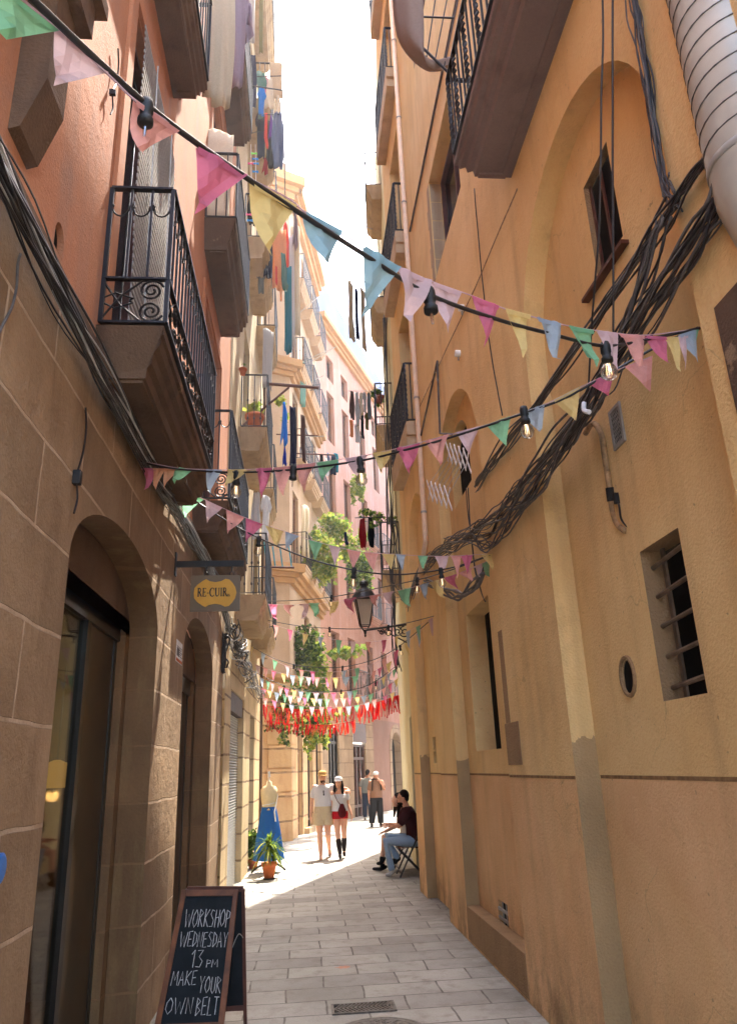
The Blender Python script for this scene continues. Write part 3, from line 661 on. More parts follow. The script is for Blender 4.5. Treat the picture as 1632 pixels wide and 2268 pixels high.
gr = [(a, c, gz0, gz1, .02) for a, c in ((-.8, 2.41), (4.475, 5.94), (8.01, 8.96), (10.525, 11.1))]
facade(b, (XR, 0, 0), uYr, nL, -.8, 4.6, -.02, 9.4, [bay1, ups[-1]], 0, 1); facade(b, (XR, 0, 0), uYr, nL, 4.6, 11.15, -.02, 19.5, [bay2, bay3] + ups[:-1], 0, 1)  # unseen top of the near part kept low to admit more sky light
b.quad((XR, 4.6, 9.4), (XR + 5, 4.6, 9.4), (XR + 5, 4.6, 19.5), (XR, 4.6, 19.5))
b.build('stucco_wall', [M['ochre'], M['ochre_jamb']], RB)
b = MB(); XP = XR + .145; O1 = V(XP, 2.36, 0); u1 = V(0, 1, 0); n1 = V(-u1.y, u1.x, 0)
def sy(y): return y - 2.36
wb = [onx(*p, XP) for p in ((1416, 1223), (1566, 1535))]; vt = [onx(*p, XP) for p in ((1350, 915), (1387, 975))]; ov = onx(1391, 1498, XP); wv = [onx(*p, XP) for p in ((1293, 428), (1381, 536), (1318, 612), (1343, 310))]; wq0, wq1, wz0, wz1 = wv[1].y, wv[0].y, wv[2].z - .03, wv[3].z
bw = (sy(wb[1].y), sy(wb[0].y), wb[1].z, wb[0].z, .13)
facade(b, O1, u1, n1, 0, sy(4.5), -.02, 5.4, [bw, (sy(wq0), sy(wq1), wz0, wz1, .05), (sy(ov.y) - .07, sy(ov.y) + .07, ov.z - .085, ov.z + .085, .008, .08)], 0, 1)
b.build('bay_panel', [M['ochre'], M['ochre_patch']], RB)
b = MB(); facade(b, (XR + .13, 0, 0), uYr, nL, 5.9, 8.05, .25, 5.4, [(6.62, 7.6, 1.72, 3.07, .2), (6.85, 7.75, 4.3, 5.12, .1, .35), (6.9, 7.22, .26, .47, .04)], 0, 0); b.build('bay_panel', M['ochre'], RB)
b = MB(); facade(b, (XR + .13, 0, 0), uYr, nL, 8.9, 10.6, -.02, 5.4, [(9.95, 10.18, 1.63, 1.96, .05)], 0, 0); b.build('bay_panel', M['ochre'], RB)
b = MB(); b.box((XR - .004, 5.96, .02), (XR + .125, 7.99, .305)); b.build('bay_ledge', M['ochre_patch'], RB)
# dark backs of the openings
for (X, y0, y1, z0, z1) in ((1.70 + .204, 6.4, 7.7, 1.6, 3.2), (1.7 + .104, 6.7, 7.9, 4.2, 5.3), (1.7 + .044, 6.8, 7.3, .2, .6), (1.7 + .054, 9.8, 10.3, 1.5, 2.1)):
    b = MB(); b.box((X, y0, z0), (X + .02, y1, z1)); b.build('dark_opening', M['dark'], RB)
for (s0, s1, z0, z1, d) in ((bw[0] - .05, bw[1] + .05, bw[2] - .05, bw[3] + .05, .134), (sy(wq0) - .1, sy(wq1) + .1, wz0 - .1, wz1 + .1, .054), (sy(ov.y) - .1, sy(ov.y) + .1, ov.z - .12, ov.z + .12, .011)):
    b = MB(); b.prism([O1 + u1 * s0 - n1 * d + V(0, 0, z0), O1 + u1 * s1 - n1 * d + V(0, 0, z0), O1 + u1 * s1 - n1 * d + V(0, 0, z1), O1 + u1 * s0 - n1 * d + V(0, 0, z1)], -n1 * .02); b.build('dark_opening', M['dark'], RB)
for (s0, s1, z0, z1, d) in ups: window(RB, (XR, 0, 0), uYr, nL, s0, s1, z0, z1, d, 'wooddark')
# stone-lined high windows
for (s0, s1, z0, z1, d) in ups[:2]:
    b = MB()
    for i in range(5):
        zz = z0 + (z1 - z0) * i / 5; b.box((XR + .012, s1 - .003, zz), (XR + d - .06, s1 + .03, zz + (z1 - z0) / 5 - .012))
        b.box((XR - .004, s1 + .002, zz), (XR + .01, s1 + .14 + .05 * (i % 2), zz + (z1 - z0) / 5 - .012))
    b.build('stone_window_lining', M['slabpale'], RB)
# bars of the small window
b = MB(); yA, yB = wb[1].y, wb[0].y
for i in range(5):
    z = wb[1].z + (wb[0].z - wb[1].z) * (i + .45) / 5
    b.tube([V(XP + .03, yA - .01, z + .012), V(XP + .06, yB + .06, z - .006)], .012, 8)
b.bar(V(XP + .09, yB - .06, wb[1].z), V(XP + .09, yB - .06, wb[0].z), .03, .012); b.build('window_bars', M['barmetal'], RB)
b = MB(); p, q = onx(1296, 668, XP - .02), onx(1384, 534, XP - .02); b.bar(p, q, .05, .022); b.build('window_sill', M['wooddark'], RB)
b = MB()
for s_ in (sy(wq0) + .005, sy((wq0 + wq1) / 2), sy(wq1) - .025): b.prism([O1 + u1 * s_ - n1 * .03 + V(0, 0, wz0), O1 + u1 * (s_ + .02) - n1 * .03 + V(0, 0, wz0), O1 + u1 * (s_ + .02) - n1 * .03 + V(0, 0, wz1), O1 + u1 * s_ - n1 * .03 + V(0, 0, wz1)], -n1 * .012)
b.build('window', M['wooddark'], RB)
b = MB(); q0, q1, q2, q3 = onx(1588, 690, XR), onx(1640, 655, XR), onx(1640, 1060, XR), onx(1604, 880, XR)
b.box((XR - .012, q1.y - .3, 2.72), (XR + .01, q0.y, 3.2)); b.build('stone_frame', M['slab'], RB)
# vent grille
b = MB(); ya, yb, za, zb_ = vt[1].y, vt[0].y, vt[1].z, vt[0].z; Xv = XP - .0005
for (p, q) in (((Xv - .012, ya, za), (Xv, ya + .018, zb_)), ((Xv - .012, yb - .018, za), (Xv, yb, zb_)), ((Xv - .012, ya + .018, za), (Xv, yb - .018, za + .02)), ((Xv - .012, ya + .018, zb_ - .02), (Xv, yb - .018, zb_))): b.box(p, q)
for i in range(1, 9): b.box((Xv - .008, ya + .018, za + (zb_ - za) * i / 9 - .003), (Xv - .002, yb - .018, za + (zb_ - za) * i / 9 + .003))
for i in range(1, 8): b.box((Xv - .0065, ya + (yb - ya) * i / 8 - .002, za + .02), (Xv - .0035, ya + (yb - ya) * i / 8 + .002, zb_ - .02))
vo = b.build('vent_grille', M['greypaint'], RB); b = MB(); b.box((Xv - .003, ya + .02, za + .02), (Xv - .001, yb - .02, zb_ - .02)); b.build('vent_back', M['dark'], vo)
# low grating of bay 2, slit bars
b = MB()
for z in (.33, .40): b.box((XR + .126, 6.9, z - .012), (XR + .14, 7.22, z + .012))
for y in (7.0, 7.11): b.box((XR + .141, y - .008, .262), (XR + .15, y + .008, .468))
b.build('floor_grating', M['greypaint'], RB)
b = MB(); b.box((XR + .12, 9.955, 1.78), (XR + .135, 10.175, 1.8)); b.build('slit_bar', M['ochre'], RB)
# bare render patches on the pier
b = MB(); b.box((XR - .004, 5.77, 1.89), (XR + .001, 5.89, 2.6)); b.box((XR - .005, 5.55, 1.585), (XR + .001, 5.93, 1.888)); b.build('bare_patch', M['ochre_patch'], RB)
# oval surround
b = MB(); b.tube([V(XP - .003, ov.y + .085 * math.cos(a), ov.z + .1 * math.sin(a)) for a in [2 * math.pi * k / 20 for k in range(21)]], .012, 5, cap=False); b.build('pipe_hole_rim', M['ochre_patch'], RB)
# balconies right
balcony(RB, XR, 1.16, 2.5, 4.44, 5.72, 5.98, .78, 'twist', 'slabgrey', -1, 'grey balcony slab with twisted black bars seen from below at the top right')
for z in (6.0, 9.12, 12.35, 15.45): balcony(RB, XR, 1.41, 9.0, 10.75, z - .36, z, .9, 'twist', 'slabpale', -1, prof=False)
b = MB(); b.quad((XR, 11.15, 0), (XR + 5, 11.15, 0), (XR + 5, 11.15, 19.5), (XR, 11.15, 19.5)); b.quad((XR, -.8, 0), (XR + 5, -.8, 0), (XR + 5, -.8, 9.4), (XR, -.8, 9.4)); b.quad((XR, -.8, 9.4), (XR, 4.6, 9.4), (XR + 5, 4.6, 9.4), (XR + 5, -.8, 9.4)); b.quad((XR, 4.6, 19.5), (XR, 11.15, 19.5), (XR + 5, 11.15, 19.5), (XR + 5, 4.6, 19.5)); b.build('side_walls', M['ochre'], RB)
# ------------------------------------------------------------------ second building on the right
YB = thing('yellow_building', 'pale yellow house beyond the ochre building with plant balconies', 'building', (1.9, 14, 0))
R0 = V(1.64, 11.16, 0); R1 = V(2.28, 18.2, 0); ur = (R1 - R0).normalized(); nr = V(-ur.y, ur.x, 0); Lr = (R1 - R0).length
yw = [(s0, s0 + .9, z, z + 2.1, .2) for s0 in (2.6, 5.2) for z in (5.1, 8.1, 11.1, 14.1)]
b = MB(); facade(b, R0, ur, nr, 0, Lr, -.02, 17.6, yw + [(1.2, 2.1, 0, 2.4, .2)])
b.quad(R1, R1 + V(6, -.4, 0), R1 + V(6, -.4, 17.6), R1 + V(0, 0, 17.6)); b.quad(R0 + V(0, 0, 17.6), R1 + V(0, 0, 17.6), R1 + V(6, -.4, 17.6), R0 + V(6, 0, 17.6)); b.build('plaster_wall', M['yellow'], YB)
for (s0, s1, z0, z1, d) in yw: window(YB, R0, ur, nr, s0, s1, z0, z1, d, 'wooddark')
b = MB(); b.prism([R0 + ur * s_ - nr * .15 + V(0, 0, z) for s_, z in ((1.2, 0), (2.1, 0), (2.1, 2.4), (1.2, 2.4))], -nr * .04); b.build('door', M['wooddark'], YB)
for z in (5.1, 8.1, 11.1, 14.1): wallbalcony(YB, R0, ur, nr, 2.3, 3.9, z - .3, z, .36, .95, 'plain', 'slabpale'); 

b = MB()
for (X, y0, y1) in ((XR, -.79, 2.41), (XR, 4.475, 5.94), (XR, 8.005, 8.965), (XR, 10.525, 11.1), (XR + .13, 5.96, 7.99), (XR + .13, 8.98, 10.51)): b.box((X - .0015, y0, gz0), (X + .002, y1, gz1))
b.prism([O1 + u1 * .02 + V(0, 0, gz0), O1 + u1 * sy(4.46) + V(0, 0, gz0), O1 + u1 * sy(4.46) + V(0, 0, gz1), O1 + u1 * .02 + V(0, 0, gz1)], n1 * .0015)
b.build('groove_shade_strip', M['groove_shade'], RB)  # flat strips, shade of the recessed dado line painted as darker colour
# ------------------------------------------------------------------ unseen house added across the bend to darken the pink facade
EB = thing('added_far_house', 'unseen house added beyond the bend to shade the pink building', 'building', (6, 26, 0))
E0 = V(4.7, 23.2, 0); E1 = V(10.2, 37, 0); ue = (E1 - E0).normalized(); ne = V(-ue.y, ue.x, 0)
b = MB(); facade(b, E0, ue, ne, 0, (E1 - E0).length, -.02, 14.5, [(s0, s0 + .9, z, z + 2, .15) for s0 in (1.5, 4.5, 7.5, 10.5) for z in (4, 7.2, 10.4)]); b.quad(E0, E0 + V(5, -1.5, 0), E0 + V(5, -1.5, 14.5), E0 + V(0, 0, 14.5)); b.quad(E0 + V(0, 0, 14.5), E1 + V(0, 0, 14.5), E1 + V(5, -1.5, 14.5), E0 + V(5, -1.5, 14.5)); b.build('plaster_wall', M['corner'], EB)
for s0 in (1.5, 4.5, 7.5, 10.5):
    for z in (4, 7.2, 10.4): window(EB, E0, ue, ne, s0, s0 + .9, z, z + 2, .15, 'wooddark')
# ------------------------------------------------------------------ bunting, festoon lights, garlands
PEN = {}
for nm, c in dict(magenta=(212, 122, 150), yellow=(228, 206, 142), blue=(172, 188, 202), green=(140, 196, 156), lilac=(220, 194, 198), pink=(230, 172, 164), teal=(158, 194, 206), red=(206, 90, 90), peach=(232, 176, 140)).items():
    PEN[nm] = cloth('pennant_' + nm, srgb(*c), .55)
CYC = ['magenta', 'yellow', 'blue', 'green', 'lilac', 'pink']
def pennant(par, A, B, apex, col, hem=.12):
    A, B, C = Vector(A), Vector(B), Vector(apex); b = MB(); n = 6; nrm = (B - A).cross(C - A).normalized(); ph = random.random() * 6; w = (B - A).length
    rows = []
    for i in range(n + 1):
        t = i / n; p = A.lerp(C, t); q = B.lerp(C, t); k = n - i + 1 if i < n else 1
        r = []
        for j in range(k):
            f = j / (k - 1) if k > 1 else .5
            r.append(p.lerp(q, f) + nrm * w * (.09 * math.sin(ph + 5 * f + 3 * t) * (t + .1) + .10 * math.sin(ph * 2 + 4 * t) * (t + .15) + .05 * math.sin(9 * f + ph * 3) * (1 - t)))
        rows.append(r)
    idx = []; o = 0
    for r in rows: idx.append(list(range(o, o + len(r)))); b.v += r; o += len(r)
    for i in range(n):
        a, c = idx[i], idx[i + 1]
        for j in range(len(a) - 1):
            if len(c) == 1: b.f.append([a[j], a[j + 1], c[0]]); b.m.append(0)
            elif j < len(c): 
                b.f.append([a[j], a[j + 1], c[j]]); b.m.append(0)
                if j + 1 < len(c): b.f.append([a[j + 1], c[j + 1], c[j]]); b.m.append(0)
    d = (C - (A + B) / 2) * hem                                   # folded hem along the cord
    b.quad(A - nrm * .003, B - nrm * .003, B - nrm * .003 + d * .9 - (B - A) * .05, A - nrm * .003 + d * .9 + (B - A) * .05)
    return b.build('pennant', PEN[col], par, fix=False)
def interp(pts, px):
    pts = sorted(pts, key=lambda p: p[0]); px = min(max(px, pts[0][0]), pts[-1][0])
    for p, q in zip(pts, pts[1:]):
        if p[0] <= px <= q[0]:
            t = (px - p[0]) / (q[0] - p[0]); return p[2] + (q[2] - p[2]) * t
def bulb(par, P, tilt=(0, 0, -1), lit=True, s=1.0):
    d = Vector(tilt).normalized(); M3 = d.to_track_quat('Z', 'Y').to_matrix()
    b = MB(); b.lathe(P - d * .012 * s, [(.016 * s, -.012 * s), (.019 * s, 0), (.019 * s, .03 * s), (.016 * s, .034 * s), (.016 * s, .05 * s), (.021 * s, .055 * s), (.021 * s, .07 * s), (.014 * s, .072 * s)], 14, M=M3)
    so = b.build('bulb_socket', M['black'], par, True)
    if lit:
        b = MB(); b.lathe(P + d * .058 * s, [(.011 * s, 0), (.013 * s, .010 * s), (.025 * s, .026 * s), (.031 * s, .044 * s), (.027 * s, .062 * s), (.015 * s, .074 * s), (.001, .078 * s)], 14, M=M3); b.build('bulb', M['bulbglass'], so, True)
        b = MB()
        sd_ = M3 @ V(1, 0, 0)
        for k in (-1, 0, 1): b.tube([P + d * .066 * s + sd_ * .006 * k * s, P + d * .115 * s + sd_ * .009 * k * s], .0016 * s, 4)
        b.build('filament', M['filament'], so)
    else:
        b = MB(); b.tube([P + d * .058 * s, P + d * .1 * s], [.006 * s, .004 * s], 8); b.build('bulb', M['bulbglass'], so)
    return so
def line3(pts, per=8): return smoothpts([at(*p) for p in pts], per)
def festoon(label, pts, r, bulbs, lit=True, s=1.0, near=1.0, group='festoon light cables strung across the alley'):
    P = line3(pts); t = thing('festoon_light', label, 'string lights', P[0], group)
    b = MB(); b.tube(P, r, 8); b.build('cable', M['cable'], t, True)
    for px, py, l in bulbs: bulb(t, at(px, py, interp(pts, px)), (random.uniform(-.1, .1), random.uniform(-.1, .1), -1), l, s * (near if px < 400 else 1))
    return t
def bunting(label, pts, flags=None, n=0, w=.10, h=.145, cyc=CYC, start=0, r=.0022, gap=None, skip=()):
    P = line3(pts); t = thing('bunting', label, 'bunting', P[0], 'strings of pastel pennant bunting')
    b = MB(); b.tube(P, r, 5); b.build('cord', PEN['lilac'], t)
    if flags:
        for x0, y0, x1, y1, xa, ya, c in flags:
            Ya = interp(pts, (x0 + x1) / 2); pennant(t, at(x0, y0, interp(pts, x0)), at(x1, y1, interp(pts, x1)), at(xa, ya, Ya), c)
    if n:
        L = [0]
        for a, c in zip(P, P[1:]): L.append(L[-1] + (c - a).length)
        def pos(s_):
            for i in range(len(P) - 1):
                if L[i + 1] >= s_: return P[i].lerp(P[i + 1], (s_ - L[i]) / max(1e-9, L[i + 1] - L[i]))
            return P[-1]
        for i in range(n):
            if i in skip: continue
            s0 = L[-1] * (i + .5) / n + random.uniform(-.03, .03); ww = w * random.uniform(.9, 1.05)
            A, B = pos(max(0, s0 - ww / 2)), pos(min(L[-1], s0 + ww / 2))
            hh = h * random.uniform(.92, 1.08)
            pennant(t, A, B, (A + B) / 2 + V(random.uniform(-.15, .15) * w, random.uniform(-.25, .25) * w, -hh), cyc[(i + start) % len(cyc)])
    return t
S1 = [(1548, 727, 2.46), (1450, 748, 2.42), (1340, 766, 2.32), (1210, 737, 2.14), (1100, 707, 2.0), (950, 652, 1.82), (800, 560, 1.62), (650, 463, 1.43), (560, 403, 1.32), (440, 320, 1.2), (325, 232, 1.08), (180, 100, .95), (75, 0, .87), (-60, -120, .77), (-420, -430, .55)]
festoon('thick black festoon cable nearest the camera, running from top left to the right wall', S1, .0065, [(1340, 772, True), (950, 655, False), (325, 238, False)], s=1.0, near=.68)
C1 = [(1548, 727, 2.46), (1430, 742, 2.4), (1345, 735, 2.33), (1260, 722, 2.2), (1185, 703, 2.1), (1115, 683, 2.02), (1045, 655, 1.95), (960, 625, 1.83), (880, 590, 1.72), (808, 545, 1.63), (735, 508, 1.54), (675, 470, 1.46), (640, 440, 1.42), (545, 390, 1.3), (440, 318, 1.2), (395, 285, 1.15), (300, 222, 1.05), (240, 165, 1.0), (122, 60, .92), (30, -20, .85), (-90, -130, .77)]
bunting('large pastel pennants on the nearest cord, crossing from the upper left to the right wall', C1, [
    (-35, -60, 130, 68, -8, 92, 'green'), (122, 62, 243, 160, 120, 190, 'lilac'), (300, 222, 396, 290, 303, 346, 'pink'), (438, 325, 545, 388, 443, 472, 'magenta'), (560, 400, 655, 455, 585, 575, 'yellow'),
    (675, 468, 757, 512, 718, 600, 'teal'), (806, 545, 885, 592, 812, 700, 'teal'), (880, 590, 952, 622, 912, 712, 'lilac'), (958, 624, 1020, 648, 985, 742, 'lilac'), (1043, 655, 1104, 678, 1076, 768, 'magenta'), (1117, 683, 1174, 698, 1152, 797, 'yellow'),
    (1186, 703, 1240, 717, 1243, 800, 'blue'), (1257, 722, 1313, 732, 1315, 818, 'green'), (1322, 733, 1366, 739, 1372, 836, 'lilac'), (1368, 740, 1425, 744, 1432, 818, 'pink'), (1428, 744, 1476, 747, 1480, 812, 'magenta'), (1470, 748, 1500, 747, 1508, 824, 'yellow'), (1496, 747, 1522, 741, 1520, 818, 'lilac'), (1502, 742, 1540, 730, 1543, 806, 'blue'), (1530, 733, 1546, 728, 1535, 790, 'green')])
S2 = [(308, 1022, 4.55), (360, 1034, 4.4), (430, 1042, 4.2), (530, 1046, 4.0), (650, 1040, 3.75), (800, 1020, 3.5), (900, 996, 3.3), (1000, 968, 3.15), (1160, 915, 2.95), (1250, 882, 2.85), (1340, 832, 2.75), (1450, 770, 2.66), (1545, 726, 2.5)]
festoon('black festoon cable with clear bulbs, second nearest, below the scrolled balcony', S2, .006, [(525, 1052, True), (650, 1040, False), (798, 1022, True), (1160, 912, True)])
C2 = [(310, 1020, 4.55), (390, 1036, 4.35), (460, 1040, 4.15), (540, 1040, 3.97), (610, 1036, 3.83), (700, 1025, 3.67), (800, 1010, 3.5), (880, 993, 3.33), (990, 964, 3.16), (1080, 940, 3.05), (1200, 898, 2.9), (1300, 850, 2.79), (1360, 822, 2.73), (1440, 790, 2.66)]
bunting('pastel pennants on the cord under the scrolled balcony, second nearest', C2, [
    (314, 1036, 348, 1038, 326, 1088, 'magenta'), (340, 1037, 366, 1038, 344, 1084, 'peach'), (364, 1037, 392, 1039, 366, 1086, 'peach'), (386, 1037, 434, 1041, 381, 1066, 'green'), (458, 1040, 492, 1041, 460, 1090, 'blue'), (506, 1040, 546, 1040, 502, 1082, 'yellow'), (568, 1038, 604, 1036, 578, 1102, 'magenta'), (608, 1036, 650, 1032, 622, 1096, 'pink'), (655, 1031, 700, 1026, 672, 1094, 'pink'), (702, 1025, 750, 1018, 716, 1070, 'green'), (765, 1016, 812, 1008, 790, 1056, 'lilac'),
    (826, 1004, 866, 996, 848, 1050, 'yellow'), (878, 993, 930, 981, 907, 1050, 'magenta'), (942, 977, 994, 962, 974, 1032, 'pink'), (1010, 958, 1062, 944, 1040, 1008, 'lilac'), (1076, 941, 1130, 922, 1118, 986, 'green'), (1150, 916, 1206, 895, 1196, 958, 'blue'), (1224, 886, 1284, 856, 1276, 934, 'yellow'), (1302, 850, 1360, 822, 1346, 875, 'magenta'), (1383, 812, 1444, 788, 1440, 868, 'pink')])
S3 = [(384, 1078, 5.9), (400, 1088, 5.85), (510, 1158, 5.7), (575, 1192, 5.6), (680, 1236, 5.5), (780, 1262, 5.45), (860, 1272, 5.5), (920, 1270, 5.55), (975, 1262, 5.6), (1020, 1252, 5.7), (1088, 1228, 5.85)]
festoon('black festoon cable with clear bulbs, sagging in front of the street lantern', S3, .006, [(574, 1194, True), (784, 1264, True), (976, 1264, True)])
C3 = [(384, 1074, 5.9), (450, 1105, 5.78), (540, 1145, 5.65), (640, 1180, 5.55), (720, 1205, 5.5), (800, 1222, 5.48), (880, 1228, 5.52), (960, 1232, 5.6), (1030, 1230, 5.7), (1090, 1226, 5.85)]
bunting('pastel pennants on the cord passing in front of the hanging plants, third nearest', C3, [
    (383, 1074, 412, 1088, 390, 1108, 'lilac'), (408, 1085, 450, 1106, 405, 1142, 'green'), (456, 1107, 492, 1124, 460, 1160, 'lilac'), (502, 1129, 540, 1146, 506, 1184, 'pink'), (545, 1148, 582, 1160, 546, 1202, 'magenta'), (588, 1164, 628, 1177, 612, 1214, 'yellow'), (632, 1178, 662, 1188, 632, 1218, 'blue'), (684, 1196, 714, 1204, 697, 1240, 'green'), (728, 1207, 754, 1213, 742, 1252, 'lilac'), (768, 1216, 800, 1222, 782, 1262, 'pink'), (806, 1222, 838, 1225, 826, 1266, 'pink'),
    (845, 1226, 874, 1227, 866, 1262, 'yellow'), (876, 1227, 898, 1229, 890, 1266, 'blue'), (924, 1230, 948, 1231, 938, 1262, 'green'), (963, 1232, 992, 1232, 980, 1275, 'lilac'), (998, 1231, 1022, 1230, 1014, 1282, 'pink'), (1020, 1230, 1046, 1229, 1037, 1272, 'magenta'), (1063, 1227, 1090, 1226, 1089, 1264, 'yellow')])
S4 = [(536, 1327, 13.3), (575, 1331, 12.4), (650, 1330, 10.8), (735, 1322, 9.3), (830, 1304, 8.0), (925, 1284, 7.2), (1000, 1262, 6.6), (1088, 1229, 5.9)]
festoon('black festoon cable with clear bulbs, fourth from the camera, ending at the sign', S4, .006, [(572, 1331, False), (734, 1322, True), (924, 1284, True)])
C4 = [(536, 1334, 13.3), (640, 1340, 11.0), (730, 1334, 9.4), (830, 1318, 8.0), (925, 1298, 7.2), (1000, 1276, 6.6), (1085, 1240, 5.9)]
bunting('pastel pennants just below the lantern top, running behind the hanging shop sign', C4, [
    (536, 1334, 558, 1336, 535, 1362, 'blue'), (560, 1336, 584, 1338, 570, 1388, 'yellow'), (596, 1338, 616, 1339, 604, 1372, 'magenta'), (630, 1340, 652, 1340, 640, 1372, 'pink'), (664, 1338, 686, 1337, 676, 1372, 'lilac'), (684, 1336, 708, 1335, 698, 1370, 'green'), (728, 1334, 750, 1330, 736, 1366, 'yellow'), (764, 1328, 790, 1323, 774, 1362, 'magenta'), (818, 1321, 845, 1315, 832, 1350, 'pink'), (848, 1314, 872, 1309, 866, 1352, 'lilac'), (882, 1308, 908, 1301, 902, 1344, 'green'), (928, 1297, 950, 1290, 940, 1328, 'blue'), (952, 1290, 982, 1281, 976, 1326, 'yellow'), (985, 1279, 1012, 1271, 1008, 1310, 'magenta'), (1018, 1268, 1044, 1257, 1040, 1292, 'pink'), (1048, 1255, 1068, 1248, 1066, 1280, 'lilac'), (1062, 1250, 1084, 1240, 1084, 1278, 'green')])
S5 = [(530, 1350, 13.5), (580, 1370, 13.0), (660, 1386, 12.2), (740, 1392, 11.4), (815, 1392, 10.6), (890, 1382, 9.8), (966, 1363, 8.7)]
festoon('black festoon cable across the foot of the street lantern', S5, .006, [(578, 1371, False), (730, 1392, True), (860, 1388, True)])
bunting('pastel pennants across the foot of the street lantern', [(528, 1362, 13.5), (600, 1382, 12.9), (680, 1405, 12.2), (777, 1421, 11.3), (850, 1418, 10.5), (910, 1395, 9.6), (968, 1362, 8.7)], n=14, w=.155, h=.225, start=3)
S6 = [(546, 1425, 14.5), (600, 1455, 13.9), (651, 1472, 13.4), (705, 1478, 12.8), (759, 1477, 12.3), (825, 1462, 11.5), (880, 1434, 10.8), (948, 1378, 9.8)]
festoon('black festoon cable sagging below the street lantern', S6, .006, [(651, 1474, False), (759, 1478, True), (886, 1432, True)])
bunting('pastel pennants on the cord sagging below the street lantern', [(546, 1422, 14.5), (600, 1458, 13.9), (651, 1480, 13.4), (705, 1488, 12.8), (759, 1486, 12.3), (825, 1470, 11.5), (880, 1440, 10.8), (940, 1388, 9.9)], n=14, w=.15, h=.22, start=1)
bunting('dense pastel pennants, fourth row above the red ribbons', [(562, 1470, 15.2), (620, 1490, 14.9), (690, 1500, 14.5), (760, 1500, 14.1), (820, 1490, 13.7), (890, 1450, 13.2)], n=17, w=.135, h=.2, start=4)
S7 = [(568, 1490, 15.4), (620, 1515, 15.2), (681, 1530, 15.0), (760, 1530, 14.6), (820, 1515, 14.2), (884, 1470, 13.7)]
festoon('black festoon cable above the red ribbon garland', S7, .006, [(756, 1530, True), (832, 1512, True)])
bunting('bright backlit pennants, third row above the red ribbons', [(572, 1498, 15.6), (620, 1520, 15.3), (681, 1533, 15.0), (760, 1533, 14.7), (820, 1518, 14.3), (882, 1476, 13.8)], n=20, w=.125, h=.19, start=2)
bunting('pastel pennants, second row above the red ribbons', [(576, 1524, 16.2), (640, 1540, 16.0), (710, 1548, 15.8), (790, 1544, 15.5), (840, 1530, 15.3), (884, 1500, 15.0)], n=20, w=.12, h=.18, start=0)
bunting('sparse pastel pennants hanging just above the red ribbons', [(580, 1544, 16.9), (650, 1562, 16.8), (730, 1566, 16.7), (800, 1560, 16.5), (880, 1530, 16.3)], n=15, w=.12, h=.19, start=5)
RED = cloth('red_ribbon', srgb(200, 24, 26), .3); RED2 = cloth('crimson_ribbon', srgb(160, 14, 32), .3); ORA = cloth('orange_ribbon', srgb(226, 66, 36), .35)
def garland(label, pts, n, h, bunch=1):
    P = line3(pts, 16); t = thing('ribbon_garland', label, 'garland', P[0], 'red ribbon garlands'); b = MB(); b.tube(P, .006, 5); b.build('cord', RED, t)
    for i in range(n):
        f = (i + random.random() * .8) / n * (len(P) - 1); k = int(f); p = P[k].lerp(P[min(k + 1, len(P) - 1)], f - k); hh = h * random.uniform(.6, 1.15); w = random.uniform(.011, .024)
        b = MB(); a = random.uniform(0, 3.14); d = V(math.cos(a), math.sin(a), 0) * w; dx = random.uniform(-.06, .06); dy = random.uniform(-.06, .06)
        q = [p + V(dx * j * j / 16, dy * j * j / 16, -hh * j / 4) for j in range(5)]
        for j in range(4):
            tw = .5 * j; r0 = V(math.cos(a + tw), math.sin(a + tw), 0) * w; r1 = V(math.cos(a + tw + .5), math.sin(a + tw + .5), 0) * w
            b.quad(q[j] - r0, q[j] + r0, q[j + 1] + r1, q[j + 1] - r1)
        b.build('ribbon', random.choice((RED, RED, RED, RED, RED, RED2, RED2, ORA)), t, fix=False)
garland('long garland of red ribbons strung across the alley', [(578, 1560, 17.6), (640, 1570, 17.5), (710, 1572, 17.4), (790, 1565, 17.2), (840, 1554, 17.1), (882, 1540, 17.0)], 90, .36)
garland('shorter lower garland of red ribbon tufts behind the long one', [(590, 1596, 18.4), (650, 1604, 18.4), (710, 1606, 18.3), (750, 1604, 18.2), (786, 1596, 18.1)], 48, .27)

# ------------------------------------------------------------------ cable bundles
def bundle(label, path, n, rad, cr=(.006, .011), mats=('cable', 'cable', 'cablegrey'), wig=.02, name='cable_bundle', cat='cables', per=10, flat=None):
    P = smoothpts(path, per); t = thing(name, label, cat, P[0], 'cables and wires along the walls'); ns_ = random.random() * 50
    for i in range(n):
        a = random.random() * 6.28; r = rad * math.sqrt(random.random()); q = []
        fr = random.uniform(.5, 1.6); ph = random.random() * 9
        for k, p in enumerate(P):
            aa = a + .8 * math.sin(fr * k * .25 + ph); rr = r * (1 + .5 * math.sin(k * .31 * fr + ph))
            dx = math.cos(aa) * rr; dz = math.sin(aa) * rr
            off = V(dx * (flat or 1), 0, dz) + noise.noise_vector(V(i * 3.1, k * .22, ns_)) * wig
            if flat: off.x = dx * flat
            q.append(p + off)
        b = MB(); b.tube(q, random.uniform(*cr), 6); b.build('cable', M[random.choice(mats)], t, True)
    return t
def rw(px, py, X=1.52): return onx(px, py, X)
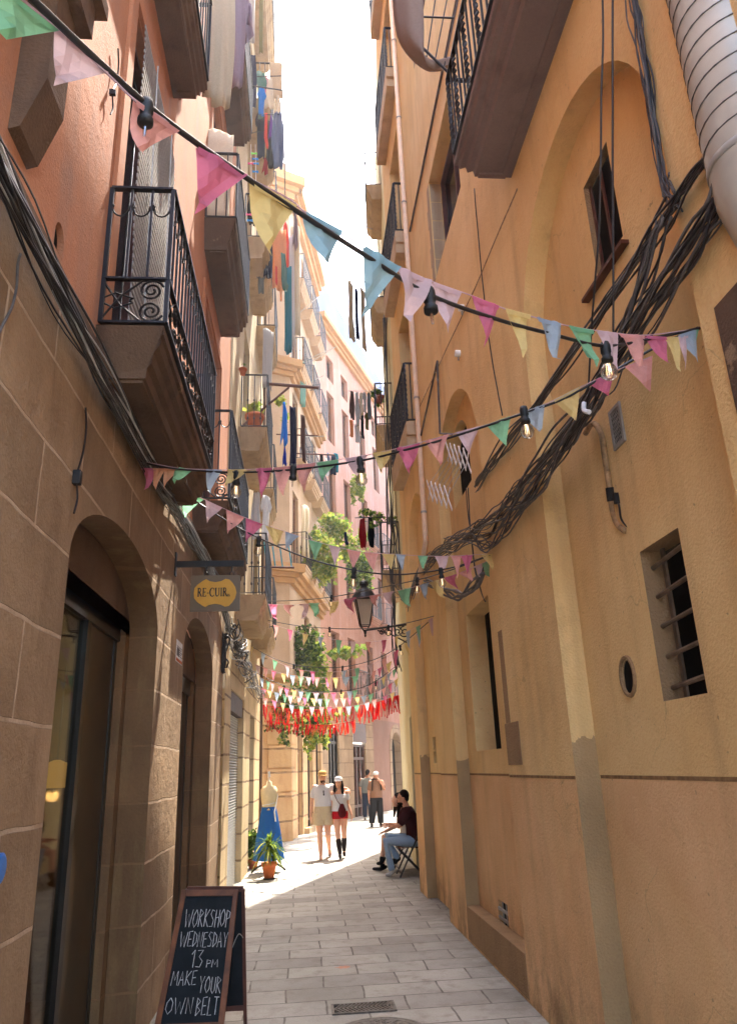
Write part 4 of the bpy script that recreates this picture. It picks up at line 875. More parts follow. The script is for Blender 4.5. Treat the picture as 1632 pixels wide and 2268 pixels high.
bundle('thick black cable bundle running along the brown stone wall under the balconies', [V(-1.0, -.6, 3.58), V(-1.0, 1.2, 3.56), V(-1.0, 2.24, 3.53), V(-.99, 3.57, 3.50), V(-1.0, 5.0, 3.56), V(-1.0, 6.3, 3.66), V(-1.0, 8, 3.72), V(-1.0, 9.3, 3.66), V(-1.0, 10.4, 3.45)], 36, .058, (.0028, .0065), ('cable', 'cable', 'cablegrey', 'cable', 'cablegrey', 'cable', 'cablegrey', 'cablewhite'), .035, flat=.7)  # grey and white strands mimic highlights on the black cables
bundle('upper black cable bundle climbing along the ochre wall towards the duct', [V(1.53, 1.98, 3.76), V(1.53, 2.2, 3.75), V(1.53, 2.7, 3.77), V(1.53, 4.1, 3.82), V(1.53, 5.2, 3.9), V(1.54, 6.1, 3.95)], 12, .065, (.003, .007), wig=.03, flat=.35)
bundle('lower tangled cable bundle on the ochre wall with grey conduits', [V(1.53, 2.0, 3.52), V(1.53, 2.22, 3.5), V(1.53, 3.0, 3.44), V(1.53, 3.6, 3.40), V(1.53, 4.5, 3.4), V(1.53, 5.2, 3.42), V(1.53, 6.0, 3.5), V(1.53, 7.2, 3.72), V(1.53, 8.6, 3.95), V(1.54, 9.6, 4.0), V(1.58, 11.0, 3.9)], 17, .08, (.003, .008), ('cable', 'cable', 'cablegrey', 'cablegrey'), .04, flat=.35)
bundle('thin loose cables crossing between the two bundles on the ochre wall', [V(1.53, 2.45, 3.75), V(1.53, 3.0, 3.5), V(1.52, 3.9, 3.3), V(1.52, 4.9, 3.28), V(1.53, 5.8, 3.30), V(1.53, 6.4, 3.55), V(1.53, 7.6, 3.85)], 8, .06, (.004, .007), wig=.07, flat=.3)
bundle('vertical black cables dropping beside the large arch', [V(1.52, 2.15, 7.0), V(1.52, 2.33, 5.2), V(1.53, 2.38, 4.6), V(1.53, 2.43, 3.95), V(1.53, 2.35, 3.75)], 11, .07, (.003, .006), wig=.05, flat=.4)
bundle('pair of black cables hanging straight in front of the arched recess', [onx(1333, -60, 1.5), onx(1333, 250, 1.5), onx(1328, 480, 1.5), onx(1308, 760, 1.51), onx(1300, 900, 1.52)], 1, .0, (.0055, .006), ('cable',), .01)
bundle('single black cable hanging straight past the arched window', [onx(1356, -60, 1.5), onx(1357, 300, 1.5), onx(1356, 700, 1.51), onx(1360, 830, 1.52)], 1, .0, (.0055, .006), ('cable',), .006)
bundle('thin black cable hanging down the ochre wall from the grey balcony', [onx(1050, 418, 1.55), onx(1070, 640, 1.56), onx(1090, 800, 1.56), onx(1112, 920, 1.56)], 1, 0, (.005, .006), ('cable',), .006)
bundle('thin cable running diagonally from the grey balcony to the downpipe', [onx(1145, 418, 1.555), onx(1050, 640, 1.56), onx(985, 780, 1.56), onx(930, 900, 1.56)], 1, 0, (.004, .005), ('brasspipe',), .004)
bundle('looping black cable on the ochre wall by the narrow window', [onx(1033, 1080, 1.54), onx(1040, 1160, 1.55), onx(1052, 1260, 1.55), onx(1072, 1330, 1.55)], 2, .01, (.005, .006), ('cable',), .01)
bundle('grey conduits bending below the cable bundle near the lantern', [onx(940, 1290, 1.53), onx(975, 1302, 1.52), onx(1010, 1318, 1.52), onx(1040, 1305, 1.52), onx(1070, 1270, 1.53)], 5, .05, (.010, .014), ('cablegrey',), .03, flat=.3)
bundle('tangled wires and junctions on the left wall below the sign', [V(-.95, 10.2, 3.5), V(-.9, 10.5, 3.3), V(-.88, 10.9, 3.25), V(-.9, 11.4, 3.2), V(-.9, 12.5, 3.15), V(-.88, 14, 3.1), V(-.88, 16, 3.1)], 16, .10, (.005, .010), ('cable', 'cable', 'cablegrey', 'cablewhite'), .12)
bundle('thick cable bundle dropping from the junction on the left wall', [at(496, 1405, 10.05), at(495, 1440, 10.0), at(494, 1480, 10.0)], 14, .05, (.010, .014), ('cable',), .03)
bundle('grey cable hanging in a loop on the brown stone wall', [V(-1.045, 2.43, 3.47), V(-1.04, 2.4, 3.2), V(-1.04, 2.2, 2.9), V(-1.04, 1.9, 2.82)], 1, 0, (.005, .006), ('cablegrey',), .01)
bundle('loose black wires above the junction on the right wall at the lantern', [onx(868, 1150, 1.7), onx(880, 1290, 1.7), onx(893, 1325, 1.66), onx(905, 1310, 1.6)], 7, .08, (.006, .009), wig=.08)
bundle('vertical black cables down the corner of the yellow house', [onx(852, 700, 1.6), onx(858, 1000, 1.6), onx(866, 1250, 1.62), onx(878, 1480, 1.62)], 6, .05, (.008, .012), wig=.06)
# ------------------------------------------------------------------ pipes, duct, fittings on the right
c0 = at(1512, 100, 2.0); DX = c0.x + .19
duct = thing('ventilation_duct', 'large galvanised spiral ventilation duct at the top right', 'duct', (DX, 2.0, 3.5))
b = MB(); Rd = .175
prof = [V(DX, 2.0, 9.0), V(DX, 2.0, 3.62), V(DX + .005, 2.0, 3.5), V(DX + .03, 1.99, 3.38), V(DX + .08, 1.97, 3.2), V(DX + .14, 1.95, 3.0), V(DX + .2, 1.93, 2.8)]
b.tube(prof, Rd, 40); b.build('duct_pipe', M['duct'], duct, True)
b = MB(); pts = []
for k in range(0, 1500):
    a = k / 24 * 2 * math.pi; z = 3.66 + k / 24 * .085
    if z > 8.9: break
    pts.append(V(DX + (Rd + .001) * math.cos(a), 2.0 + (Rd + .001) * math.sin(a), z))
b.tube(pts, .0035, 4); b.build('spiral_seam', M['cablegrey'], duct, True)
b = MB(); b.lathe((DX, 2.0, 3.6), [(Rd + .001, 0), (Rd + .004, .003), (Rd + .004, .03), (Rd + .001, .033)], 40); b.build('collar', M['greypaint'], duct, True)
dp = thing('downpipe', 'cream plastic downpipe on the ochre wall beside the balconies', 'pipe', (1.53, 8.75, 4.1)); b = MB()
b.tube([V(1.525, 8.75, 19), V(1.525, 8.75, 4.3), V(1.525, 8.74, 4.22), V(1.50, 9.0, 4.0), V(1.50, 9.4, 3.75)], .034, 14); b.build('pipe', M['pvc'], dp, True)
for z in (4.6, 6.2, 7.8, 9.4, 11, 12.6, 14.2):
    b = MB(); b.lathe((1.525, 8.75, z), [(.036, 0), (.04, .004), (.04, .024), (.036, .028)], 14); b.build('clip', M['greypaint'], dp)
b = MB(); b.tube([V(1.555, 3.2, 8.7), V(1.555, 8.6, 8.78)], .014, 8); tag(b.build('gas_pipe', M['cablegrey'], loc=(1.555, 3.2, 8.7)), 'thin grey pipe running level along the high ochre wall', 'pipe')
b = MB(); b.tube([onx(968, 800, 1.55), onx(1040 - 108, 965, 1.55)], .012, 8); b.tube([onx(968, 800, 1.55), onx(974, 960, 1.55), onx(1000, 962, 1.56)], .012, 8); tag(b.build('gas_pipe', M['cablegrey'], loc=onx(968, 800, 1.55)), 'bent grey pipe beside the small arched window', 'pipe')
cp = thing('conduit', 'peeling curved conduit pipe bending down from the lower cable bundle', 'pipe', rw(1310, 930))
b = MB(); b.tube(smoothpts([onx(1296, 960, 1.680), onx(1312, 938, 1.680), onx(1330, 960, 1.680), onx(1340, 1020, 1.690), onx(1350, 1085, 1.700), onx(1356, 1130, 1.710), onx(1366, 1160, 1.715), onx(1384, 1176, 1.710)], 5), .017, 10); b.build('pipe', M['brasspipe'], cp, True)
b = MB(); b.tube([onx(1349, 1080, 1.698), onx(1353, 1110, 1.705)], .023, 10); b.obox(onx(1364, 1104, 1.700), (.012, 0, 0), (0, .012, 0), (0, 0, .03)); b.build('clamp', M['black'], cp)
b = MB(); b.tube(smoothpts([onx(1362, 1090, 1.720), onx(1370, 1120, 1.700), onx(1375, 1150, 1.710), onx(1390, 1168, 1.720)], 5), .006, 6); b.build('cable', M['cable'], cp)
for px, py, lab in ((1022, 682, 'upper small white cylinder lamp on the ochre wall'), (1014, 783, 'lower small white cylinder lamp on the ochre wall')):
    p = onx(px, py, 1.55); t = thing('wall_spotlight', lab, 'spotlight', p); b = MB(); b.lathe(p, [(.02, -.03), (.034, -.028), (.034, .05), (.03, .052)], 14, M=Matrix.Rotation(math.radians(90), 3, 'Y')); b.build('housing', M['white'], t, True)
    b = MB(); b.tube([p + V(0, 0, -.04), p + V(0, 0, -.075)], .01, 6); b.build('bracket', M['greypaint'], t)
def scissor(px0, py0, px1, py1, lab, X):
    A, B = onx(px0, py0, X), onx(px1, py1, X); t = thing('drying_rack', lab, 'drying rack', A, 'scissor drying racks'); b = MB(); n = 5; h = .11
    d = (B - A) / n
    for i in range(n):
        p = A + d * i; q = p + d
        b.bar(p + V(0, 0, h), q + V(.012, 0, -h), .02, .006, up=(1, 0, 0)); b.bar(p + V(.008, 0, -h), q + V(.008, 0, h), .02, .006, up=(1, 0, 0))
    b.build('lattice', M['white'], t); return t
scissor(988, 1000, 1038, 1022, 'upper white scissor lattice of a wall drying rack by the small arch', 1.5)
scissor(946, 1085, 996, 1105, 'lower white scissor lattice of a wall drying rack by the small arch', 1.35)
b = MB()
for i in range(6): b.tube([onx(992 + i * 8, 1012 + i * 3, 1.5), onx(948 + i * 9, 1075 + i * 4, 1.35)], .003, 4)
tag(b.build('rack_line', M['cablewhite'], loc=onx(992, 1012, 1.5)), 'white cords joining the two lattices of the drying rack', 'cord')
b = MB(); p = onx(1300, 905, 1.5); b.tube(smoothpts([p + V(0, .03, .05), p + V(-.01, .02, .0), p + V(0, -.02, -.03)], 4), .013, 8); tag(b.build('conduit_end', M['white'], loc=p), 'short white hooked tube at the lower cable bundle', 'tube')
# ------------------------------------------------------------------ street lantern on a wall bracket
LY = 12.6; lt = at(805, 1293, LY); lb_ = at(809, 1392, LY); lc = at(807, 1345, LY)
lan = thing('street_lantern', 'tapered glass street lantern on a scrolled black iron wall bracket', 'street lamp', (lc.x, LY, lb_.z))
zt_, zb0 = at(807, 1329, LY).z, at(808, 1386, LY).z; wT, wB = .165, .085
b = MB(); cx, cy = lc.x, LY
for i in range(4):
    a = math.pi / 4 + i * math.pi / 2; d0 = V(math.cos(a), math.sin(a), 0); a1 = a + math.pi / 2; d1 = V(math.cos(a1), math.sin(a1), 0)
    p0, p1 = V(cx, cy, zb0) + d0 * wB * 1.3, V(cx, cy, zt_) + d0 * wT * 1.3; q0, q1 = V(cx, cy, zb0) + d1 * wB * 1.3, V(cx, cy, zt_) + d1 * wT * 1.3
    b.bar(p0, p1, .018); b.bar(p0, q0, .016); b.bar(p1, q1, .024)
    b.tube(smoothpts([p0, V(cx, cy, zb0 - .05) + d0 * wB * .7, V(cx, cy, zb0 - .13)], 4), .008, 5)
b.lathe((cx, cy, zt_), [(wT * 1.35, 0), (wT * 1.38, .02), (wT * 1.1, .1), (wT * .8, .17), (.06, .21), (.055, .25), (.085, .265), (.075, .31), (.04, .34), (.0, .35)], 20)
b.lathe((cx, cy, zb0 - .2), [(.002, 0), (.02, .03), (.012, .06), (.03, .08), (.012, .1)], 10)
b.build('lantern_frame', M['iron'], lan)
b = MB()
for i in range(4):
    a = math.pi / 4 + i * math.pi / 2; d0 = V(math.cos(a), math.sin(a), 0); a1 = a + math.pi / 2; d1 = V(math.cos(a1), math.sin(a1), 0)
    b.quad(V(cx, cy, zb0) + d0 * wB * 1.27, V(cx, cy, zb0) + d1 * wB * 1.27, V(cx, cy, zt_) + d1 * wT * 1.27, V(cx, cy, zt_) + d0 * wT * 1.27)
b.build('lantern_glass', M['frost'], lan)
b = MB(); br0 = at(806, 1397, LY); zbr = br0.z; b.bar(V(cx, LY, zb0 - .17), V(cx, LY, zbr - .01), .02); wx = 1.76
b.bar(V(cx - .03, LY, zbr), V(wx, LY - .35, zbr + .03), .03, .025)
def spiral(c, R, dirn, n=26, turns=1.6, ph=0): return [c + V(R * (1 - j / n * .85) * math.cos(ph + dirn * j / n * turns * 6.283), 0, R * (1 - j / n * .85) * math.sin(ph + dirn * j / n * turns * 6.283)) for j in range(n)]
for k, (f, R) in enumerate(((.38, .05), (.55, .07), (.75, .08), (.9, .1))):
    c_ = V(cx + (wx - cx) * f, LY - .35 * f, zbr - R * .95); b.tube(spiral(c_, R, 1 if k % 2 else -1, ph=math.pi / 2), .011, 5)
b.tube(smoothpts([V(cx + .2, LY - .1, zbr - .02), V(cx + .4, LY - .2, zbr - .1), V(wx, LY - .35, zbr - .3)], 5), .012, 5)
b.build('bracket', M['iron'], lan)
# ------------------------------------------------------------------ hanging shop sign
SY = 6.17; sg = thing('hanging_sign', 'taupe hanging sign with a lettered mustard plaque on a black bar', 'sign', (XL, SY, 3.3))
a0 = at(389, 1250, SY); a1 = at(541, 1247, SY); b = MB(); b.bar(V(XL, SY, a0.z), V(a1.x, SY, a0.z), .028, .05); b.box((XL - .005, SY - .03, a0.z - .1), (XL + .012, SY + .03, a0.z + .1))
b.build('sign_bar', M['black'], sg)
p00, p10, p11, p01 = at(421, 1355, SY), at(531, 1355, SY), at(533, 1274, SY), at(425, 1278, SY)
x0, x1, z0, z1 = p00.x, p11.x, p00.z, p11.z
b = MB(); b.box((x0, SY - .012, z0), (x1, SY + .012, z1)); sb = b.build('sign_panel', M['signgrey'], sg)
b = MB()
for f in (.3, .82):
    xx = x0 + (x1 - x0) * f
    b.tube([V(xx, SY, a0.z - .025), V(xx, SY, a0.z - .045)], .006, 6)
    b.tube([V(xx + .016 * math.cos(t), SY, z1 + .012 + .02 * math.sin(t)) for t in [6.283 * j / 12 for j in range(13)]], .004, 5)
    b.tube([V(xx, SY + .012 * math.cos(t), a0.z - .055 + .016 * math.sin(t)) for t in [6.283 * j / 12 for j in range(13)]], .004, 5)
b.build('hook', M['iron'], sg)
W_, H_ = x1 - x0, z1 - z0; cxs, czs = (x0 + x1) / 2, (z0 + z1) / 2
prof = [(-.43, .0), (-.42, .14), (-.36, .24), (-.26, .34), (-.19, .39), (-.12, .33), (0, .30), (.12, .33), (.2, .39), (.28, .37), (.35, .27), (.40, .16), (.43, 0)]
prof = prof + [(x, -z) for x, z in prof[-2:0:-1]]
b = MB(); b.prism([V(cxs + x * W_, SY - .013, czs + z * H_) for x, z in prof], (0, -.004, 0)); b.build('sign_plaque', M['signgold'], sg)
# serif letters drawn as strokes: (thick strokes, thin strokes)
def letters(b, text, x, z, h, y, track=.12, thick=.13, thin=.06, xs=.72):
    def st(pts, w):
        P = [V(x + p[0] * h * xs, y, z + p[1] * h) for p in pts]
        for p, q in zip(P, P[1:]): b.bar(p, q, .004, w * h, up=(0, 1, 0)) if False else b.obox((p + q) / 2, (q - p) / 2 * 1.02, V(0, .002, 0), ((q - p).cross(V(0, 1, 0))).normalized() * w * h / 2)
    def arc(cx_, cz_, rx, rz, a, c, n=10): return [(cx_ + rx * math.cos(math.radians(a + (c - a) * i / n)), cz_ + rz * math.sin(math.radians(a + (c - a) * i / n))) for i in range(n + 1)]
    def serif(px, pz, w=.26): st([(px - w / 2, pz), (px + w / 2, pz)], thin)
    for ch in text:
        if ch == 'R': st([(.12, 0), (.12, 1)], thick); serif(.12, .02); serif(.1, .98, .2); st([(.1, .98), (.3, .98)] + arc(.3, .76, .2, .22, 90, -90) + [(.12, .54)], thin * 1.5); st([(.3, .54), (.62, .02)], thick); serif(.64, .02, .14); wd = .7
        elif ch == 'E': st([(.12, 0), (.12, 1)], thick); st([(.02, .98), (.52, .98), (.52, .84)], thin); st([(.02, .02), (.55, .02), (.55, .18)], thin); st([(.12, .52), (.42, .52)], thin); st([(.42, .42), (.42, .62)], thin); wd = .6
        elif ch == '-': st([(.04, .4), (.3, .4)], thin * 1.5); wd = .34
        elif ch == 'C': st(arc(.42, .5, .38, .5, 45, 110, 6), thin * 1.3); st(arc(.42, .5, .36, .48, 110, 250, 10), thick); st(arc(.42, .5, .38, .5, 250, 320, 6), thin * 1.3); st([(.7, .74), (.7, .95)], thin); wd = .78
        elif ch == 'U': st([(.12, 1), (.12, .34)] + arc(.36, .34, .24, .32, 180, 270, 6), thick); st(arc(.36, .34, .26, .32, 270, 360, 6) + [(.62, 1)], thin * 1.3); serif(.12, .98); serif(.62, .98, .2); wd = .76
        elif ch == 'I': st([(.14, 0), (.14, 1)], thick); serif(.14, .02); serif(.14, .98); wd = .3
        elif ch == 's': st(arc(.2, .36, .14, .13, 30, 270, 8), .09); st(arc(.2, .1, .15, .13, 90, -150, 8), .09); wd = .4
        x += (wd + track) * h * xs
    return x
b = MB(); lh = H_ * .235; xe = letters(b, 'RE-CUIR', x0 + W_ * .145, czs - lh * .42, lh, SY - .0195, .09); letters(b, 'ss', xe - .005, czs - lh * .42, lh * .5, SY - .0195, .05, .1, .05)
b.build('sign_lettering', M['black'], sg)
# ------------------------------------------------------------------ paper notice on the stone pier
b = MB(); nb_ = thing('notice', 'small white printed notice on the stone pier between the two arches', 'notice', V(XL, 6.7, 2.5))
pp = [onx(*p, XL + .004) for p in ((392, 1420), (405, 1428), (404, 1475), (390, 1463))]
ya, yb, za, zb_ = pp[3].y, pp[1].y, pp[3].z, pp[1].z
b.box((XL + .001, ya, za), (XL + .004, yb, zb_)); b.build('paper', M['white'], nb_)
b = MB()
for i in range(5): b.box((XL + .0045, ya + .02, zb_ - .05 - i * .018), (XL + .0055, yb - .02 - .03 * (i % 2), zb_ - .056 - i * .018))
b.box((XL + .0045, ya + .03, za + .05), (XL + .0055, ya + (yb - ya) * .5, za + .12)); b.build('print', M['cablegrey'], nb_)
b = MB(); b.box((XL + .0045, ya + .01, za + .005), (XL + .0055, yb - .01, za + .03)); b.build('print_band', M['terra'], nb_)
# wall fittings on the left
for px, py, lab, sz in ((172, 1058, 'small dark electrical box hanging on the stone wall above the first arch', .035), (136, 150, 'small black box with cord high on the salmon wall', .02)):
    p = onx(px, py, XL + .02) if px > 150 else onx(250, 205, XL + .012); t = thing('electrical_box', lab, 'box', p); b = MB(); b.obox(p, (.018, 0, 0), (0, sz * .5, 0), (0, 0, sz)); b.build('box', M['black'], t, bevel=.004)
    b = MB(); b.tube(smoothpts([p + V(0, 0, sz), p + V(.0, .05, sz + .12), p + V(0, .06, sz + .25), p + V(0, .02, sz + .34)], 5), .005, 5); b.tube(smoothpts([p - V(0, 0, sz), p - V(0, -.03, sz + .06), p - V(0, .0, sz + .14)], 4), .005, 5); b.build('cord', M['cable'], t)
b = MB(); p = onx(-5, 1924, -1.045); b.lathe(p, [(.05, 0), (.05, .012), (.04, .016)], 20, M=Matrix.Rotation(math.radians(90), 3, 'Y')); M['signblue'] = plain('blue_enamel', srgb(30, 110, 190), .4); tag(b.build('round_sign', M['signblue'], loc=p), 'edge of a round blue sign on the stone wall at the far left', 'sign')
# ------------------------------------------------------------------ chalk A-board
ab = thing('sandwich_board', 'wooden chalkboard A-sign reading WORKSHOP WEDNESDAY 13PM MAKE YOUR OWN BELT', 'signboard', (-.7, 5.8, 0))
TL, TR = V(-.838, 5.80, .852), V(-.452, 5.78, .838); BL, BR = V(-.965, 5.60, .0), V(-.52, 5.57, .0)
def bp(u_, v_, d=0):
    n_ = (BR - BL).cross(TL - BL).normalized(); return BL.lerp(BR, u_).lerp(TL.lerp(TR, u_), v_) + n_ * d
nrm = (BR - BL).cross(TL - BL).normalized(); sgn = -1 if nrm.y > 0 else 1
fd = lambda d: d * sgn
def slabq(b, u0, v0, u1, v1, d0, d1): 
    q = [bp(u0, v0, fd(d0)), bp(u1, v0, fd(d0)), bp(u1, v1, fd(d0)), bp(u0, v1, fd(d0))]; b.prism(q, nrm * sgn * (d1 - d0))
b = MB(); slabq(b, 0, 0, .085, 1, -.012, .012); slabq(b, .915, 0, 1, 1, -.012, .012); slabq(b, .086, .955, .914, 1, -.011, .011); slabq(b, .086, .075, .914, .13, -.011, .011)
b.build('frame', M['wood'], ab, bevel=.003)
b = MB(); slabq(b, .083, .128, .917, .957, -.006, .004); bo = b.build('chalkboard', M['board'], ab)
RTL, RTR, RBL, RBR = TL + V(.03, .03, 0), TR + V(.03, .03, 0), V(-.86, 5.93, 0), V(-.40, 5.92, 0)
b = MB(); b.bar(RTL, RBL, .034, .022); b.bar(RTR, RBR, .034, .022); b.bar(RTL, RTR, .022, .034); b.bar(RBL.lerp(RTL, .12), RBR.lerp(RTR, .12), .02, .03); b.build('rear_frame', M['wooddark'], ab)
b = MB(); q = [RBL.lerp(RTL, .13), RBR.lerp(RTR, .13), RTR, RTL]; b.prism(q, (0, .006, 0)); b.build('rear_board', M['board'], ab)
b = MB(); b.tube(smoothpts([BR.lerp(TR, .6), BR.lerp(TR, .68) + V(.03, .05, .0), RBR.lerp(RTR, .62)], 4), .003, 5); b.build('chain', M['greypaint'], ab)
SK = dict(W=[[(0, 1), (.22, 0), (.42, .75), (.62, 0), (.8, 1)]], O=[[(.3, 1), (.06, .7), (.02, .3), (.25, 0), (.5, .25), (.52, .7), (.3, 1)]], R=[[(.05, 0), (.08, 1), (.45, .8), (.1, .5), (.5, 0)]], K=[[(.06, 1), (.05, 0)], [(.5, 1), (.07, .5), (.5, 0)]], S=[[(.45, .92), (.2, 1), (.05, .75), (.42, .4), (.35, .05), (.02, .05)]], H=[[(.05, 0), (.06, 1)], [(.45, 1), (.45, 0)], [(.05, .5), (.45, .55)]], P=[[(.05, 0), (.06, 1), (.42, .85), (.38, .55), (.06, .48)]],
    E=[[(.45, 1), (.05, .97), (.05, 0), (.45, .03)], [(.05, .5), (.38, .52)]], D=[[(.05, 0), (.06, 1), (.4, .75), (.42, .3), (.05, 0)]], N=[[(.05, 0), (.06, 1), (.45, 0), (.48, 1)]], A=[[(0, 0), (.25, 1), (.5, 0)], [(.1, .35), (.42, .37)]], Y=[[(.02, 1), (.25, .5), (.5, 1)], [(.26, .5), (.24, 0)]], M=[[(.02, 0), (.08, 1), (.32, .35), (.55, 1), (.62, 0)]], U=[[(.05, 1), (.06, .2), (.24, 0), (.42, .2), (.45, 1)]], B=[[(.05, 0), (.06, 1), (.38, .8), (.08, .53), (.44, .3), (.05, 0)]], L=[[(.08, 1), (.05, 0), (.42, .02)]], T=[[(0, 1), (.5, .98)], [(.25, 1), (.24, 0)]])
SK['1'] = [[(.05, .75), (.22, 1), (.22, 0)]]; SK['3'] = [[(.05, .95), (.4, .98), (.18, .6), (.42, .35), (.3, .02), (.02, .05)]]
def chalk(b, text, u0, u1, v0, v1, slope=0):
    wd = [max(p[0] for s_ in SK[c] for p in s_) + .14 if c != ' ' else .35 for c in text]; tot = sum(wd) - .14; x = 0
    for c, w in zip(text, wd):
        if c != ' ':
            for s_ in SK[c]:
                jj = random.uniform(-.03, .03)
                P = [bp(u0 + (u1 - u0) * (x + p[0]) / tot, v0 + (v1 - v0) * (p[1] + jj) + slope * (x + p[0]) / tot, fd(.0065)) for p in s_]
                b.tube(P, .0024, 4)
        x += w
b = MB(); chalk(b, 'WORKSHOP', .15, .905, .745, .865, -.005); chalk(b, 'WEDNESDAY', .135, .91, .615, .715, -.012); chalk(b, '13', .36, .55, .475, .59); chalk(b, 'PM', .62, .80, .475, .525); chalk(b, 'MAKE', .12, .5, .365, .455); chalk(b, 'YOUR', .56, .89, .315, .42, -.01); chalk(b, 'OWN', .11, .5, .19, .29, -.005); chalk(b, 'BELT', .56, .89, .175, .285)
b.build('chalk_lettering', M['chalk'], bo)
# ------------------------------------------------------------------ drain grate, manhole, small marks on the paving
dr = thing('drain_grate', 'rectangular iron drain grate with herringbone slots in the paving', 'drain', (.41, 6.09, 0)); b = MB(); cx, cy, hw, hd = .41, 6.09, .225, .115
for (p, q) in (((cx - hw, cy - hd, .002), (cx + hw, cy - hd + .018, .012)), ((cx - hw, cy + hd - .018, .002), (cx + hw, cy + hd, .012)), ((cx - hw, cy - hd + .018, .002), (cx - hw + .018, cy + hd - .018, .012)), ((cx + hw - .018, cy - hd + .018, .002), (cx + hw, cy + hd - .018, .012))): b.box(p, q)
M['castiron'] = plain('worn_cast_iron', (.16, .14, .115, 1), .6, .4, .4, .3, 30, .3)
for i in range(15):
    x = cx - hw + .02 + i * .0285
    b.bar(V(x, cy, .006), V(x + .05 if x + .05 < cx + hw - .02 else cx + hw - .02, cy + .095, .006), .012, .01); b.bar(V(x, cy, .0065), V(x + .05 if x + .05 < cx + hw - .02 else cx + hw - .02, cy - .095, .0065), .012, .01)
b.build('grate', M['castiron'], dr); b = MB(); b.box((cx - hw + .01, cy - hd + .01, .001), (cx + hw - .01, cy + hd - .01, .003)); b.build('drain_pit', M['dark'], dr)
mh = thing('manhole_cover', 'round patterned cast iron manhole cover at the bottom of the picture', 'manhole cover', (.48, 5.55, 0)); b = MB(); mc = V(.48, 5.55, .003)
b.lathe(mc, [(.30, 0), (.30, .006), (.285, .007), (.28, .004), (.265, .004), (.262, .007), (.245, .007), (.242, .004), (.0, .004)], 40)
for i in range(-6, 7):
    for j in range(-6, 7):
        if math.hypot(i, j) < 6.2: b.obox(mc + V(i * .037, j * .037, .0055), (.011, .011, 0), (-.004, .004, 0), (0, 0, .002))
b.build('cover', M['castiron'], mh)
b = MB(); c_ = onz = None
for px, py, sz, mt, lab in ((760, 2143, .045, 'terra', 'orange paint splash round a small hole in the paving'),):
    d = ray(px, py); p = V(*(np.array([0, 0, H]) + d * (0 - H) / d[2])); b = MB(); b.add([p + V(sz * (1 + .4 * math.sin(k * 2.3)) * math.cos(k * .524) * 1.3, sz * (1 + .3 * math.cos(k * 3.1)) * math.sin(k * .524), .003) for k in range(12)], [tuple(range(12))]); M['splash'] = plain('faded_orange_paint', srgb(188, 136, 112), .9); tag(b.build('paint_splash', M['splash'], loc=p), lab, 'paint mark')
# ------------------------------------------------------------------ foliage
LEAF = []
def leafmat(name, c, tr=.4):
    m = cloth(name, c, tr, .35, False); return m
LG = [leafmat('leaf_dark', (.05, .10, .02, 1)), leafmat('leaf_mid', (.13, .22, .035, 1)), leafmat('leaf_light', (.28, .37, .06, 1)), leafmat('leaf_yellow', (.40, .42, .08, 1))]
def leaves(b, c, r, n, sz, droop=.3, mats=(0, 1, 2, 3), clump=9):
    cl = [V(c.x + random.gauss(0, r[0] * .5), c.y + random.gauss(0, r[1] * .5), c.z + random.gauss(0, r[2] * .5)) for _ in range(max(3, n // 28))]
    for i in range(n):
        k = random.choice(cl); p = k + V(random.gauss(0, r[0] * .22), random.gauss(0, r[1] * .22), random.gauss(0, r[2] * .2))
        d = V(random.gauss(0, 1), random.gauss(0, 1), random.gauss(-droop, .6)).normalized(); s_ = d.orthogonal(); s_.rotate(Matrix.Rotation(random.random() * 6.28, 3, d)); L = sz * random.uniform(.6, 1.3)
        w = L * .36; n_ = d.cross(s_)
        b.add([p, p + d * L * .45 + s_ * w + n_ * w * .3, p + d * L, p + d * L * .45 - s_ * w + n_ * w * .3], [(0, 1, 2), (0, 2, 3)], random.choice(mats))
def plant(name, label, cat, c, r, n, sz, pot=None, trail=0, mats=(0, 1, 2, 3), droop=.3, group=None, potmat='terra'):
    t = thing(name, label, cat, c, group); b = MB(); leaves(b, Vector(c), r, n, sz, droop, mats)
    for k in range(trail):
        q = Vector(c) + V(random.uniform(-1, 1) * r[0], random.uniform(-1, 1) * r[1] - .05, -r[2] * .5); L = random.uniform(.3, 1.0) * r[2] * 2.6
        for j in range(int(L / (sz * .35))):
            p = q + V(.04 * math.sin(j * .4 + k), .04 * math.cos(j * .3), -j * sz * .35); leaves(b, p, (sz * .4, sz * .4, sz * .3), 3, sz * .9, .6, mats)
    b.build('foliage', LG, t, fix=False)
    if pot:
        b = MB(); pr, ph_, pc = pot; b.lathe(pc, [(pr * .68, 0), (pr * .98, ph_ * .8), (pr * 1.1, ph_ * .8), (pr * 1.12, ph_), (pr * .98, ph_), (pr * .95, ph_ * .9), (0, ph_ * .88)], 18); b.build('pot', M[potmat], t, True)
    return t
G_ = 'green plants on the far balconies'
plant('balcony_plant', 'bushy bright green plant filling a balcony on the pink house', 'plant', at(738, 1168, 23.2), (.62, .3, .42), 950, .12, None, 12, (1, 2, 3), .2, G_)
plant('hanging_plant', 'bright green trailing plant hanging from the corner building balcony', 'plant', at(708, 1225, 21.2), (.42, .25, .35), 700, .11, None, 26, (1, 2, 3, 3), .5, G_)
plant('hanging_plant', 'trailing plant spilling from a balcony of the pink house right of the lantern', 'plant', at(797, 1232, 24.5), (.38, .25, .42), 600, .12, None, 18, (0, 1, 2), .5, G_)
plant('hanging_plant', 'slender vine hanging high on the pink house', 'plant', at(792, 1066, 25.5), (.2, .15, .35), 260, .11, None, 14, (1, 2, 3), .5, G_)
